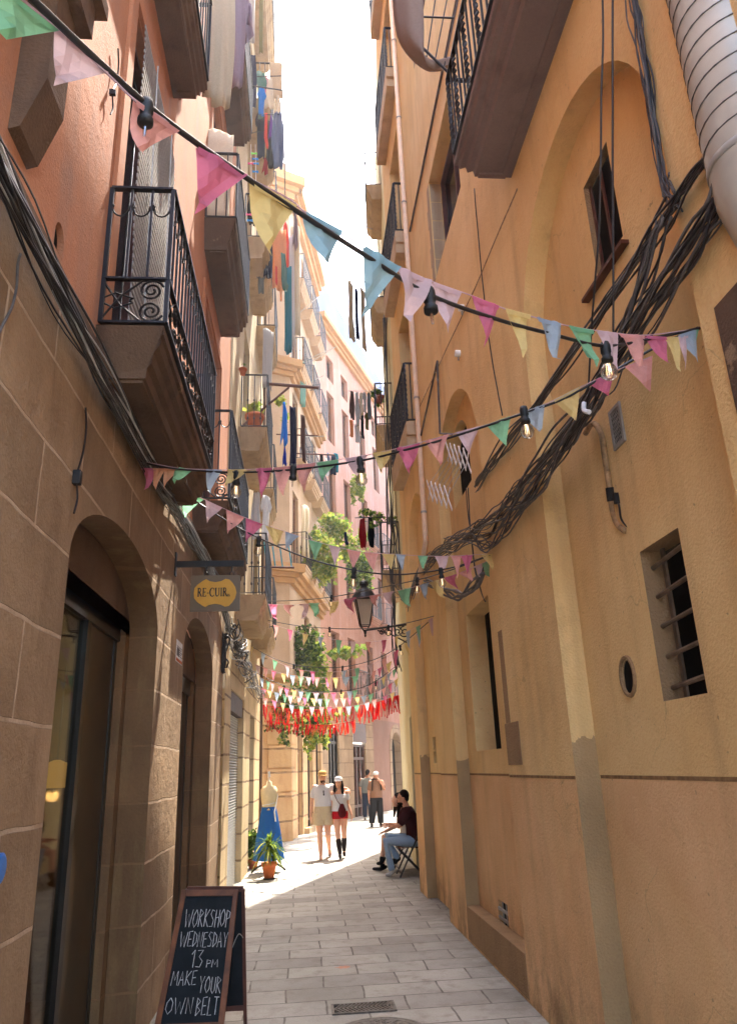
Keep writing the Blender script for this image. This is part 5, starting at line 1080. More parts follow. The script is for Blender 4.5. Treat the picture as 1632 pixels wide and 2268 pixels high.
plant('ivy', 'dense dark green climber on the wall of the corner building', 'climbing plant', at(664, 1442, 20.6), (.42, .2, .55), 1100, .12, None, 0, (0, 0, 1, 2), .4, G_)
plant('ivy', 'bright leafy climber beside the dark one, reaching down to the red ribbons', 'climbing plant', at(698, 1490, 20.9), (.28, .2, .75), 800, .12, None, 14, (1, 2, 3), .4, G_)
plant('ivy', 'leafy vine tangled under the red ribbons', 'climbing plant', at(676, 1600, 18.6), (.62, .15, .22), 420, .10, None, 10, (0, 1, 2, 3), .3, G_)
plant('ivy', 'thin vine climbing the left edge of the corner building', 'climbing plant', at(640, 1555, 19.6), (.45, .1, .3), 260, .11, None, 6, (0, 1, 2), .3, G_)
plant('balcony_plant', 'pale spiky plant on a low balcony of the pink house', 'plant', at(766, 1440, 24.6), (.45, .2, .22), 260, .2, None, 0, (1, 2, 3), .0, G_)
plant('ivy', 'small vine sprig below the red ribbons', 'climbing plant', at(700, 1628, 18.9), (.25, .1, .15), 140, .09, None, 4, (1, 2, 3), .3, G_)
plant('balcony_plant', 'plants trained along the railing by the red shirt', 'plant', at(838, 1140, 14.6), (.3, .15, .12), 160, .07, None, 5, (0, 1, 2), .3, G_)
plant('balcony_plant', 'small potted plants on the yellow house balcony', 'plant', at(840, 872, 14.6), (.16, .15, .1), 120, .1, (.1, .16, at(840, 892, 14.6)), 2, (0, 1, 2), .1, G_, 'terradark')
plant('balcony_plant', 'dark potted plant on the highest yellow house balcony', 'plant', at(830, 660, 14.2), (.12, .12, .12), 90, .1, (.09, .16, at(830, 684, 14.2)), 0, (0, 0, 1), 0, G_, 'terradark')
plant('potted_plant', 'large red-brown flower pot with a bright green shoot on a balcony above the sign', 'plant', at(562, 905, 11.75), (.06, .06, .09), 22, .16, (.15, .27, at(564, 952, 11.75)), 0, (2, 3), -.6, None)
plant('flower_pot', 'small terracotta pot hung on the pale wall', 'pot', at(538, 808, 10.9), (.02, .02, .01), 4, .04, (.06, .11, at(538, 830, 10.9)), 0, (0, 1), 0, None)
plant('balcony_plant', 'leafy plant with yellow-green leaves behind the blue cloth', 'plant', at(618, 890, 12.4), (.1, .1, .25), 60, .1, None, 0, (2, 3), .1, G_)
plant('potted_plant', 'leafy shrub with white flowers against the sunlit wall behind the dress form', 'plant', at(561, 1865, 14.6), (.1, .16, .26), 240, .09, (.1, .15, V(at(561, 1865, 14.6).x, 14.6, 0)), 0, (0, 1, 2), .1, None)
# spiky plant in the terracotta pot
pc = at(596, 1946, 13.1); pc.z = 0
yt = thing('potted_plant', 'long-leaved green dracaena in a terracotta pot on the paving', 'plant', pc); b = MB(); b.lathe(pc, [(.09, 0), (.095, .018), (.08, .02)], 20); b.build('saucer', M['black'], yt, True)
b = MB(); b.lathe(pc + V(0, 0, .02), [(.075, 0), (.108, .17), (.122, .172), (.126, .225), (.112, .226), (.108, .2), (0, .195)], 24); b.build('pot', M['terra'], yt, True)
b = MB(); b.tube([pc + V(0, 0, .2), pc + V(.01, 0, .36), pc + V(-.01, 0, .5)], .014, 7); b.build('stem', M['wood'], yt, True)
b = MB()
for i in range(70):
    a = random.random() * 6.28; el = random.uniform(-.1, 1.35); L = random.uniform(.26, .44); o_ = pc + V(random.uniform(-.03, .03), random.uniform(-.03, .03), random.uniform(.33, .56)); P = []
    for k in range(6):
        t = k / 5; P.append(o_ + V(math.cos(a) * math.cos(el), math.sin(a) * math.cos(el), math.sin(el)) * L * t + V(0, 0, -.26 * t * t * (1.2 - abs(el) * .6)))
    sd_ = V(-math.sin(a), math.cos(a), 0); ws = [.007, .016, .019, .016, .010, .001]; mi = random.choice((0, 1, 1, 2, 2, 3))
    for k in range(5): b.quad(P[k] - sd_ * ws[k], P[k] + sd_ * ws[k], P[k + 1] + sd_ * ws[k + 1], P[k + 1] - sd_ * ws[k + 1], mi)
b.build('foliage', LG, yt, fix=False)
# ------------------------------------------------------------------ dress form with a blue skirt
DYm = 13.95; dm = thing('dress_form', 'cream dress form on a black stand wearing a long blue skirt', 'mannequin', V(at(596, 1930, DYm).x, DYm, 0)); mx = at(596, 1790, DYm).x
def lo(b, rings, n=20):
    o = len(b.v); vs = []; fs = []
    for c, rx, ry in rings:
        for k in range(n): a = 6.283 * k / n; vs.append(V(c[0] + rx * math.cos(a), c[1] + ry * math.sin(a), c[2]))
    for i in range(len(rings) - 1):
        for k in range(n): fs.append((i * n + k, i * n + (k + 1) % n, (i + 1) * n + (k + 1) % n, (i + 1) * n + k))
    fs += [tuple(range(n - 1, -1, -1)), tuple(range((len(rings) - 1) * n, len(rings) * n))]; b.add(vs, fs)
M['dressform'] = plain('cream_linen', srgb(226, 208, 168), .9, 0, .1, .06); M['skirt'] = cloth('blue_cotton', srgb(48, 112, 190), .2)
b = MB(); lo(b, [((mx, DYm, .98), .12, .1), ((mx, DYm, 1.05), .115, .085), ((mx, DYm - .01, 1.16), .135, .105), ((mx, DYm - .015, 1.24), .142, .11), ((mx, DYm, 1.31), .145, .085), ((mx, DYm, 1.36), .11, .07), ((mx, DYm, 1.38), .05, .05), ((mx, DYm, 1.44), .042, .042), ((mx, DYm, 1.45), .03, .03)]); b.build('torso', M['dressform'], dm, True)
b = MB(); n = 48; rings = []
for (z, rx) in ((1.03, .122), (.9, .145), (.7, .175), (.5, .20), (.35, .215), (.19, .235)):
    k_ = (1.03 - z) * .05; rings.append([V(mx + (rx + k_ * math.sin(9 * 6.283 * j / n)) * math.cos(6.283 * j / n), DYm + (rx * .75 + k_ * math.sin(9 * 6.283 * j / n)) * math.sin(6.283 * j / n), z) for j in range(n)])
b.add([v for r in rings for v in r], [(i * n + k, i * n + (k + 1) % n, (i + 1) * n + (k + 1) % n, (i + 1) * n + k) for i in range(5) for k in range(n)]); b.build('skirt', M['skirt'], dm, True)
b = MB(); b.tube([V(mx - .11, DYm - .1, 1.06), V(mx, DYm - .125, 1.075), V(mx + .13, DYm - .06, 1.1), V(mx + .15, DYm, 1.2), V(mx + .12, DYm - .03, 1.32)], .008, 6); b.tube([V(mx + .13, DYm - .05, 1.1), V(mx + .1, DYm - .14, .95), V(mx + .12, DYm - .17, .8)], .012, 6); b.build('lace_strap', M['white'], dm)
b = MB(); b.tube([V(mx, DYm, 1.45), V(mx, DYm, 1.5)], .012, 8); b.obox(V(mx, DYm, 1.56), (.02, 0, .004), (0, .006, 0), (-.004, 0, .05)); b.build('neck_tag', M['white'], dm)
b = MB(); b.tube([V(mx, DYm, .05), V(mx, DYm, 1.0)], .014, 8)
for a in (.3, 1.87, 3.44, 5.0): b.tube(smoothpts([V(mx, DYm, .12), V(mx + .16 * math.cos(a), DYm + .16 * math.sin(a), .11), V(mx + .3 * math.cos(a), DYm + .3 * math.sin(a), .012)], 5), [.016] * 10 + [.01], 6)
b.build('stand', M['iron'], dm)
# ------------------------------------------------------------------ people
def skinm(n, c): return plain(n, srgb(*c), .55, 0, .35, .06, 15)
M['skin'] = skinm('skin_fair', (214, 160, 130)); M['skin2'] = skinm('skin_tan', (190, 132, 102))
CL = {}
for nm, c in dict(white=(226, 224, 224), offwhite=(220, 206, 182), redshort=(190, 20, 34), maroonbag=(92, 24, 26), taupe=(150, 112, 90), blacktr=(26, 24, 26), maroon=(52, 14, 18), denim=(150, 172, 196), darkdenim=(36, 48, 72), grey=(128, 130, 128), boot=(48, 42, 42), hairdark=(28, 20, 18), hairbrown=(70, 48, 34), tancap=(206, 170, 110), black=(22, 22, 24), cream=(214, 196, 160), navy=(30, 32, 62), beige=(200, 178, 148), brown=(104, 80, 72), teal=(40, 130, 150), sky=(60, 140, 220), royal=(28, 60, 170), red=(150, 16, 26), orange=(232, 160, 110), coral=(226, 90, 80), purple=(110, 50, 150), greyblue=(110, 122, 150), green=(90, 130, 120), mauve=(150, 130, 136), ltgrey=(190, 186, 182), olive=(120, 110, 60), pinkc=(220, 150, 160)).items(): CL[nm] = cloth('fabric_' + nm, srgb(*c), .12 if nm in ('blacktr', 'black', 'maroon', 'boot', 'hairdark') else .22)
def ring_loft(b, rings, n=18):
    """rings: (centre, half width vector, half depth vector)"""
    o = len(b.v); vs = []; fs = []
    for c, w, d in rings:
        for k in range(n): a = 6.2832 * k / n; vs.append(Vector(c) + Vector(w) * math.cos(a) + Vector(d) * math.sin(a))
    for i in range(len(rings) - 1):
        for k in range(n): fs.append((i * n + k, i * n + (k + 1) % n, (i + 1) * n + (k + 1) % n, (i + 1) * n + k))
    fs += [tuple(range(n - 1, -1, -1)), tuple(range((len(rings) - 1) * n, len(rings) * n))]; b.add(vs, fs)
def hand(b, w, d, up, s=1.0, curl=.5):
    """palm, four fingers and a thumb from the wrist w along d; up = back-of-hand side"""
    d = Vector(d).normalized(); up = Vector(up); up = (up - d * up.dot(d)).normalized(); sd_ = d.cross(up); s *= .9
    b.limb([w, w + d * .035 * s, w + d * .075 * s], [.02 * s, .03 * s, .03 * s], 10, .55, up)
    for i, (o, L) in enumerate(((-.024, .062), (-.008, .075), (.008, .07), (.023, .055))):
        k = w + d * .08 * s + sd_ * o * s; q = k + d * L * .5 * s - up * curl * .012; e_ = k + d * L * (1 - .3 * curl) * s - up * curl * .045
        b.limb([k, q, e_], [.0085 * s, .008 * s, .0065 * s], 7)
    k = w + d * .025 * s - sd_ * .026 * s; b.limb([k, k + d * .03 * s - sd_ * .022 * s - up * .01, k + d * .06 * s - sd_ * .024 * s - up * .02], [.011 * s, .01 * s, .008 * s], 7)
def head(b, c, face, up=(0, 0, 1), s=1.0):
    """skull, jaw, nose, ears, neck stump; c = skull centre, face = facing direction"""
    f = Vector(face).normalized(); u = Vector(up).normalized(); r = f.cross(u); R = Matrix((r, -f, u)).transposed()
    st = len(b.v); b.ell((0, 0, 0), (.068 * s, .084 * s, .098 * s), 14); b.ell((0, -.028 * s, -.055 * s), (.05 * s, .055 * s, .06 * s), 12)
    b.limb([(0, -.082 * s, .005 * s), (0, -.096 * s, -.022 * s)], [.008 * s, .014 * s], 8); b.ell((0, -.078 * s, -.055 * s), (.022 * s, .012 * s, .007 * s), 8); b.ell((0, -.072 * s, -.092 * s), (.022 * s, .016 * s, .014 * s), 8)
    for k in (-1, 1): b.ell((k * .068 * s, .004 * s, -.012 * s), (.010 * s, .02 * s, .03 * s), 8); b.ell((k * .03 * s, -.074 * s, .018 * s), (.022 * s, .012 * s, .007 * s), 8)
    for i in range(st, len(b.v)): b.v[i] = Vector(c) + R @ b.v[i]
    return R
def face_bits(par, c, R, s=1.0, beard=None, shades=False):
    b = MB()
    for k in (-1, 1): b.ell(Vector(c) + R @ V(k * .028 * s, -.079 * s, .004 * s), (.009 * s, .006 * s, .0045 * s), 8)
    b.build('eyes', M['black'], par, True)
    b = MB(); b.ell(Vector(c) + R @ V(0, -.086 * s, -.058 * s), (.018 * s, .006 * s, .005 * s), 8); b.build('mouth', M['terradark'], par, True)
    if beard:
        b = MB(); st = len(b.v); b.ell((0, -.036 * s, -.078 * s), (.051 * s, .053 * s, .04 * s), 12)
        for i in range(st, len(b.v)): b.v[i] = Vector(c) + R @ b.v[i]
        b.build('beard', beard, par, True)
def place(b, c, R, st):
    for i in range(st, len(b.v)): b.v[i] = Vector(c) + R @ b.v[i]
def cap(par, c, R, mat, s=1.0, brim=True, turn=0):
    b = MB(); st = 0; b.lathe((0, .004 * s, .03 * s), [(.080 * s, -.005 * s), (.084 * s, .012 * s), (.08 * s, .045 * s), (.06 * s, .07 * s), (.03 * s, .084 * s), (.0, .087 * s)], 18)
    for i in range(len(b.v)): b.v[i].y *= 1.12
    if brim:
        n = 10; P = [V(.076 * s * math.cos(a), -.05 * s - .115 * s * math.sin(a), .026 * s - .012 * s * abs(math.sin(a))) for a in [math.pi * k / n for k in range(n + 1)]]; b.prism(P, (0, 0, .008 * s))
    RR = R @ Matrix.Rotation(turn, 3, 'Z'); place(b, c, RR, 0); return b.build('cap', mat, par, True)
def hair(par, c, R, mat, s=1.0, long=None):
    b = MB(); b.ell((0, .018 * s, .022 * s), (.077 * s, .088 * s, .098 * s), 14)
    if not long: b.ell((0, .05 * s, -.03 * s), (.06 * s, .05 * s, .05 * s), 10)
    if long:
        for k in (-1, 1): b.limb([(k * .055 * s, .01 * s, .03 * s), (k * .078 * s, .0, -.06 * s), (k * .085 * s, -.02 * s, -.16 * s), (k * .08 * s, -.045 * s, -long)], [.035 * s, .035 * s, .034 * s, .018 * s], 10)
        b.limb([(0, .06 * s, 0), (0, .075 * s, -.1 * s), (0, .08 * s, -.24 * s)], [.06 * s, .07 * s, .05 * s], 10)
    for v in b.v:                                    # keep the hair behind the face
        pass
    st = 0; place(b, c, R, 0)
    return b.build('hair', mat, par, remesh=.008, smoothit=2)
def shoe(b, ank, toe, s=1.0):
    ank = Vector(ank); toe = Vector(toe); d = (toe - ank); d.normalize(); heel = ank - d * .045
    b.limb([heel + V(0, 0, -.035), ank + d * .04 + V(0, 0, -.04), toe + V(0, 0, .0)], [.036 * s, .04 * s, .032 * s], 10, .8, (0, 0, 1)); b.limb([ank + V(0, 0, .01), ank + V(0, 0, -.03)], [.04 * s, .04 * s], 10)
def c1(x, y, Y): return at((800 + x * .428921) * .6528, (2450 + y * .428921) * .6528, Y)
VOX = .0065
# -- man in cream shorts
Ym = 15.6; pm = thing('person', 'man in tan cap, white T-shirt and cream shorts, arm around a woman', 'person', V(c1(690, 1080, Ym).x, Ym, 0), 'people in the alley')
ft = V(c1(672, 1080, Ym).x, Ym - .12, .06); fb = V(c1(745, 1040, Ym).x, Ym + .28, .13)
cxm = c1(688, 500, Ym).x; hipL = V(cxm - .085, Ym, .80); hipR = V(cxm + .085, Ym, .80); knL = V(c1(664, 900, Ym).x, Ym - .10, .43); knR = V(c1(728, 900, Ym).x, Ym - .05, .43)
hc = V(c1(686, 440, Ym).x, Ym - .02, 1.47); chest = V(cxm, Ym, 1.18); sL = V(cxm - .165, Ym, 1.295); sR = V(cxm + .165, Ym + .02, 1.295)
elL = V(c1(602, 640, Ym).x, Ym + .02, 1.01); wrL = V(c1(592, 755, Ym).x, Ym - .04, .78); elR = V(c1(835, 520, Ym).x, Ym + .14, 1.24); wrR = V(c1(880, 528, Ym).x, Ym - .0, 1.235)
b = MB(); ring_loft(b, [(V(cxm, Ym, .74), (.13, 0, 0), (0, .085, 0)), (V(cxm, Ym, .86), (.15, 0, 0), (0, .095, 0)), (V(cxm, Ym, 1.0), (.135, 0, 0), (0, .085, 0)), (V(cxm, Ym, 1.16), (.155, 0, 0), (0, .1, 0)), (V(cxm, Ym, 1.29), (.13, 0, 0), (0, .075, 0)), (V(cxm, Ym, 1.34), (.06, 0, 0), (0, .055, 0))])
b.limb([V(cxm, Ym, 1.31), hc - V(0, 0, .05)], [.052, .048]); Rm = head(b, hc, (.12, -1, -.05))
for h_, k_, a_ in ((hipL, knL, ft), (hipR, knR, fb)): b.limb([h_, h_.lerp(k_, .5), k_, k_.lerp(a_, .35), a_], [.085, .072, .05, .052, .03])
for s_, e_, w_ in ((sL, elL, wrL), (sR, elR, wrR)): b.limb([s_, s_.lerp(e_, .5), e_, e_.lerp(w_, .4), w_], [.046, .044, .036, .036, .024])
hand(b, wrL, (-.05, -.1, -1), (-1, -.2, 0)); hand(b, wrR, (.35, -.6, -.55), (.3, -.6, .6), 1, .7)
b.limb([ft + V(0, .03, -.03), ft + V(0, -.06, -.035), ft + V(0, -.13, -.045)], [.034, .034, .024], 10); b.limb([fb + V(0, .02, .0), fb + V(.01, -.02, -.07), fb + V(.01, -.03, -.11)], [.034, .036, .026], 10)
bd = b.build('body', M['skin'], pm, remesh=VOX, smoothit=3)
b = MB(); ring_loft(b, [(V(cxm, Ym, .93), (.172, 0, 0), (0, .115, 0)), (V(cxm, Ym, 1.02), (.16, 0, 0), (0, .11, 0)), (V(cxm, Ym, 1.17), (.178, 0, 0), (0, .118, 0)), (V(cxm, Ym, 1.27), (.165, 0, 0), (0, .1, 0)), (V(cxm, Ym, 1.325), (.10, 0, 0), (0, .075, 0))])
b.limb([sL + V(.022, 0, -.018), sL.lerp(elL, .55)], [.063, .064]); b.limb([sR + V(-.022, 0, -.018), sR.lerp(elR, .5)], [.063, .062]); b.build('t_shirt', CL['white'], pm, remesh=.008, smoothit=3)
b = MB(); ring_loft(b, [(V(cxm, Ym, .98), (.155, 0, 0), (0, .1, 0)), (V(cxm, Ym, .86), (.175, 0, 0), (0, .118, 0)), (V(cxm, Ym, .77), (.18, 0, 0), (0, .118, 0)), (V(cxm, Ym, .68), (.13, 0, 0), (0, .105, 0))])
for h_, k_, o in ((hipL, knL, -.012), (hipR, knR, .012)): ring_loft(b, [(h_ + V(o, 0, .02), (.098, 0, 0), (0, .108, 0)), (h_.lerp(k_, .52) + V(o, 0, 0), (.105, 0, 0), (0, .11, 0)), (h_.lerp(k_, .55) + V(o, 0, 0), (.10, 0, 0), (0, .105, 0))])
b.build('shorts', CL['cream'], pm, remesh=.008, smoothit=2)
hair(pm, hc + V(0, .012, -.004), Rm, CL['hairbrown'], .98); cap(pm, hc + V(0, 0, .012), Rm, CL['tancap']); face_bits(pm, hc, Rm, 1, CL['hairbrown'])
b = MB(); b.ell(V(cxm + .01, Ym - .128, 1.2), (.012, .008, .03), 8); b.ell(V(cxm + .014, Ym - .126, 1.15), (.014, .008, .024), 8); b.build('sunglasses', M['black'], pm, True)
b = MB()
for f_, dz in ((ft, -.06), (fb, -.085)): b.prism([f_ + V(.036 * math.cos(a), -.05 + .12 * math.sin(a), dz) for a in [6.283 * k / 14 for k in range(14)]], (0, 0, -.012))
b.build('sandals', CL['brown'], pm)
# -- woman in red shorts
Yw = 15.5; pw_ = thing('person', 'woman in white cap and blouse, red shorts and black boots, carrying a maroon bag', 'person', V(c1(835, 1078, Yw).x, Yw, 0), 'people in the alley')
cw = c1(822, 600, Yw).x; hc = V(c1(812, 468, Yw).x, Yw - .01, 1.35); hipL = V(cw - .07, Yw, .77); hipR = V(cw + .07, Yw, .77)
ft = V(c1(822, 1060, Yw).x, Yw - .12, .09); fb = V(c1(860, 1040, Yw).x, Yw + .12, .11); knL = V(c1(806, 900, Yw).x, Yw - .07, .42); knR = V(c1(858, 900, Yw).x, Yw + .02, .43)
sL = V(cw - .135, Yw, 1.17); sR = V(cw + .135, Yw, 1.17); elL = V(c1(770, 650, Yw).x, Yw + .09, .97); wrL = V(c1(768, 740, Yw).x, Yw + .1, .76); elR = V(c1(888, 650, Yw).x, Yw + .02, .95); wrR = V(c1(915, 738, Yw).x, Yw - .07, .765)
b = MB(); ring_loft(b, [(V(cw, Yw, .72), (.12, 0, 0), (0, .085, 0)), (V(cw, Yw, .80), (.145, 0, 0), (0, .1, 0)), (V(cw, Yw, .94), (.105, 0, 0), (0, .075, 0)), (V(cw, Yw, 1.07), (.125, 0, 0), (0, .1, 0)), (V(cw, Yw, 1.17), (.11, 0, 0), (0, .065, 0)), (V(cw, Yw, 1.21), (.05, 0, 0), (0, .045, 0))])
b.limb([V(cw, Yw, 1.19), hc - V(0, 0, .05)], [.042, .04]); Rw = head(b, hc, (-.25, -1, .05), s=.95)
for h_, k_, a_ in ((hipL, knL, ft), (hipR, knR, fb)): b.limb([h_, h_.lerp(k_, .5), k_, k_.lerp(a_, .35), a_], [.08, .066, .046, .048, .03])
for s_, e_, w_ in ((sL, elL, wrL), (sR, elR, wrR)): b.limb([s_, s_.lerp(e_, .5), e_, e_.lerp(w_, .4), w_], [.045, .037, .03, .03, .02])
hand(b, wrL, (0, -.1, -1), (-1, 0, 0), .9); hand(b, wrR, (.1, -.2, -1), (1, 0, .1), .9, .8); b.build('body', M['skin'], pw_, remesh=VOX, smoothit=3)
b = MB(); ring_loft(b, [(V(cw, Yw, .84), (.165, 0, 0), (0, .12, 0)), (V(cw, Yw, .98), (.14, 0, 0), (0, .105, 0)), (V(cw, Yw, 1.08), (.145, 0, 0), (0, .125, 0)), (V(cw, Yw, 1.14), (.14, 0, 0), (0, .09, 0)), (V(cw, Yw, 1.15), (.12, 0, 0), (0, .07, 0))])
for s_, e_ in ((sL, elL), (sR, elR)): b.limb([s_.lerp(e_, .2), s_.lerp(e_, .45)], [.05, .056])
b.build('blouse', CL['white'], pw_, remesh=.008, smoothit=3)
b = MB(); ring_loft(b, [(V(cw, Yw, .9), (.115, 0, 0), (0, .085, 0)), (V(cw, Yw, .8), (.158, 0, 0), (0, .112, 0)), (V(cw, Yw, .72), (.155, 0, 0), (0, .108, 0))])
for h_, k_ in ((hipL, knL), (hipR, knR)): ring_loft(b, [(h_, (.088, 0, 0), (0, .1, 0)), (h_.lerp(k_, .2), (.084, 0, 0), (0, .09, 0))])
b.build('shorts', CL['redshort'], pw_, remesh=.008, smoothit=2)
for k_, a_ in ((knL, ft), (knR, fb)):
    b = MB(); t0 = k_.lerp(a_, .27); b.limb([t0, k_.lerp(a_, .55), a_ + V(0, 0, .02)], [.054, .052, .038], 12); b.limb([a_ + V(0, .02, -.03), a_ + V(0, -.05, -.05), a_ + V(0, -.12, -.065)], [.034, .03, .02], 10); b.limb([a_ + V(0, .035, -.02), a_ + V(0, .03, -.07)], [.02, .015], 8); b.build('boot', CL['boot'], pw_, remesh=.007, smoothit=2)
hair(pw_, hc + V(0, .006, 0), Rw, CL['hairdark'], .95, .30); cap(pw_, hc + V(0, 0, .012), Rw, CL['white'], .97); face_bits(pw_, hc, Rw, .95)
bg = V(c1(838, 712, Yw).x, Yw - .15, .86); b = MB(); b.limb([bg + V(0, 0, .07), bg, bg + V(0, 0, -.06)], [.05, .078, .082], 12, .5); bgo = b.build('bag', CL['maroonbag'], pw_, remesh=.007, smoothit=1)
b = MB(); b.tube([bg + V(-.03, 0, .1), V(cw - .05, Yw - .13, 1.02), V(cw - .1, Yw - .09, 1.13), V(cw - .11, Yw, 1.19)], .007, 6); b.build('strap', CL['maroonbag'], bgo)
# -- man with a backpack
Yb = 23.2; pb = thing('person', 'man in taupe T-shirt and black trousers with backpack straps, hand at his face', 'person', V(c1(1110, 830, Yb).x, Yb, 0), 'people in the alley')
cb_ = c1(1112, 560, Yb).x; hc = V(cb_, Yb - .03, 1.38); k1 = 1.0
hipL = V(cb_ - .08, Yb, .75); hipR = V(cb_ + .08, Yb, .75); ft = V(c1(1075, 825, Yb).x, Yb - .05, .07); fb = V(c1(1145, 830, Yb).x, Yb - .1, .07); knL = hipL.lerp(ft, .5) + V(0, -.03, 0); knR = hipR.lerp(fb, .5) + V(0, -.03, 0)
sL = V(cb_ - .17, Yb, 1.22); sR = V(cb_ + .17, Yb, 1.22); elL = V(c1(1052, 565, Yb).x, Yb + .03, .95); wrL = V(c1(1053, 625, Yb).x, Yb - .03, .73); elR = V(c1(1172, 540, Yb).x, Yb - .1, 1.0); wrR = V(c1(1135, 475, Yb).x, Yb - .15, 1.24)
b = MB(); ring_loft(b, [(V(cb_, Yb, .7), (.13, 0, 0), (0, .09, 0)), (V(cb_, Yb, .95), (.14, 0, 0), (0, .09, 0)), (V(cb_, Yb, 1.1), (.16, 0, 0), (0, .1, 0)), (V(cb_, Yb, 1.22), (.13, 0, 0), (0, .07, 0)), (V(cb_, Yb, 1.27), (.055, 0, 0), (0, .05, 0))])
b.limb([V(cb_, Yb, 1.24), hc - V(0, 0, .05)], [.05, .046]); Rb = head(b, hc, (.0, -1, -.12))
for s_, e_, w_ in ((sL, elL, wrL), (sR, elR, wrR)): b.limb([s_, s_.lerp(e_, .5), e_, e_.lerp(w_, .4), w_], [.052, .045, .036, .035, .024])
for h_, k_, a_ in ((hipL, knL, ft), (hipR, knR, fb)): b.limb([h_, k_, a_], [.08, .05, .035])
hand(b, wrL, (0, -.1, -1), (-1, 0, 0)); hand(b, wrR, (-.5, .25, .7), (.3, -1, .2), 1, .8); b.build('body', M['skin2'], pb, remesh=.008, smoothit=3)
b = MB(); ring_loft(b, [(V(cb_, Yb, .78), (.19, 0, 0), (0, .13, 0)), (V(cb_, Yb, .95), (.18, 0, 0), (0, .12, 0)), (V(cb_, Yb, 1.1), (.185, 0, 0), (0, .12, 0)), (V(cb_, Yb, 1.2), (.165, 0, 0), (0, .1, 0)), (V(cb_, Yb, 1.255), (.10, 0, 0), (0, .07, 0))]); b.limb([sL + V(.02, 0, -.02), sL.lerp(elL, .65)], [.066, .07]); b.limb([sR + V(-.02, 0, -.02), sR.lerp(elR, .65)], [.066, .07]); b.build('t_shirt', CL['taupe'], pb, remesh=.01, smoothit=3)
b = MB(); ring_loft(b, [(V(cb_, Yb, .82), (.16, 0, 0), (0, .11, 0)), (V(cb_, Yb, .7), (.17, 0, 0), (0, .115, 0))])
for h_, k_, a_ in ((hipL, knL, ft), (hipR, knR, fb)): ring_loft(b, [(h_, (.1, 0, 0), (0, .11, 0)), (k_, (.095, 0, 0), (0, .1, 0)), (a_ + V(0, 0, .03), (.085, 0, 0), (0, .09, 0))])
b.build('trousers', CL['blacktr'], pb, remesh=.01, smoothit=2)
b = MB(); shoe(b, ft, ft + V(-.02, -.16, -.04)); shoe(b, fb, fb + V(.02, -.16, -.04)); b.build('shoes', CL['black'], pb, remesh=.009)
b = MB()
for k in (-1, 1): b.tube(smoothpts([V(cb_ + k * .13, Yb - .1, .98), V(cb_ + k * .125, Yb - .14, 1.12), V(cb_ + k * .11, Yb - .08, 1.26), V(cb_ + k * .1, Yb + .08, 1.24)], 5), .018, 6)
b.limb([V(cb_, Yb + .2, .95), V(cb_, Yb + .2, 1.22)], [.13, .13], 12, .6); b.build('backpack', CL['black'], pb)
hair(pb, hc + V(0, .01, -.004), Rb, CL['hairbrown'], .96); cap(pb, hc + V(0, 0, .01), Rb, CL['white'], 1.0, False); face_bits(pb, hc, Rb, 1, CL['hairbrown'])
# -- man standing in the shop doorway, seen from behind
Yd = 26.4; pd = thing('person', 'man in grey T-shirt and dark jeans, back turned, by the far shop door', 'person', V(c1(1035, 760, Yd).x, Yd, 0), 'people in the alley')
cd = c1(1038, 560, Yd).x; hc = V(c1(1045, 405, Yd).x, Yd, 1.45); hipL = V(cd - .08, Yd, .78); hipR = V(cd + .08, Yd, .78); ft = V(cd - .09, Yd, .07); fb = V(cd + .1, Yd + .08, .07)
b = MB(); ring_loft(b, [(V(cd, Yd, .72), (.13, 0, 0), (0, .09, 0)), (V(cd, Yd, 1.1), (.16, 0, 0), (0, .1, 0)), (V(cd, Yd, 1.26), (.13, 0, 0), (0, .07, 0)), (V(cd, Yd, 1.31), (.055, 0, 0), (0, .05, 0))]); b.limb([V(cd, Yd, 1.28), hc - V(0, 0, .05)], [.05, .046]); Rd_ = head(b, hc, (.7, .7, 0))
aL = (V(cd - .18, Yd, 1.25), V(cd - .23, Yd + .02, .98), V(cd - .2, Yd + .05, .75)); aR = (V(cd + .17, Yd, 1.25), V(cd + .22, Yd + .12, 1.02), V(cd + .16, Yd + .25, 1.15))
for s_, e_, w_ in (aL, aR): b.limb([s_, s_.lerp(e_, .5), e_, w_], [.052, .045, .036, .024])
for h_, a_ in ((hipL, ft), (hipR, fb)): b.limb([h_, h_.lerp(a_, .5), a_], [.08, .05, .035])
hand(b, aL[2], (0, 0, -1), (-1, 0, 0)); hand(b, aR[2], (0, .5, .6), (1, 0, 0)); b.build('body', M['skin2'], pd, remesh=.009, smoothit=3)
b = MB(); ring_loft(b, [(V(cd, Yd, .82), (.18, 0, 0), (0, .12, 0)), (V(cd, Yd, 1.1), (.185, 0, 0), (0, .12, 0)), (V(cd, Yd, 1.24), (.165, 0, 0), (0, .1, 0)), (V(cd, Yd, 1.3), (.09, 0, 0), (0, .07, 0))]); b.limb([aL[0] + V(.02, 0, -.02), aL[0].lerp(aL[1], .65)], [.065, .066]); b.limb([aR[0] + V(-.02, 0, -.02), aR[0].lerp(aR[1], .65)], [.065, .066]); b.build('t_shirt', CL['grey'], pd, remesh=.01, smoothit=3)
b = MB(); ring_loft(b, [(V(cd, Yd, .86), (.15, 0, 0), (0, .105, 0)), (V(cd, Yd, .72), (.16, 0, 0), (0, .11, 0))])
for h_, a_ in ((hipL, ft), (hipR, fb)): ring_loft(b, [(h_, (.095, 0, 0), (0, .1, 0)), (h_.lerp(a_, .5), (.08, 0, 0), (0, .085, 0)), (a_ + V(0, 0, .02), (.065, 0, 0), (0, .07, 0))])
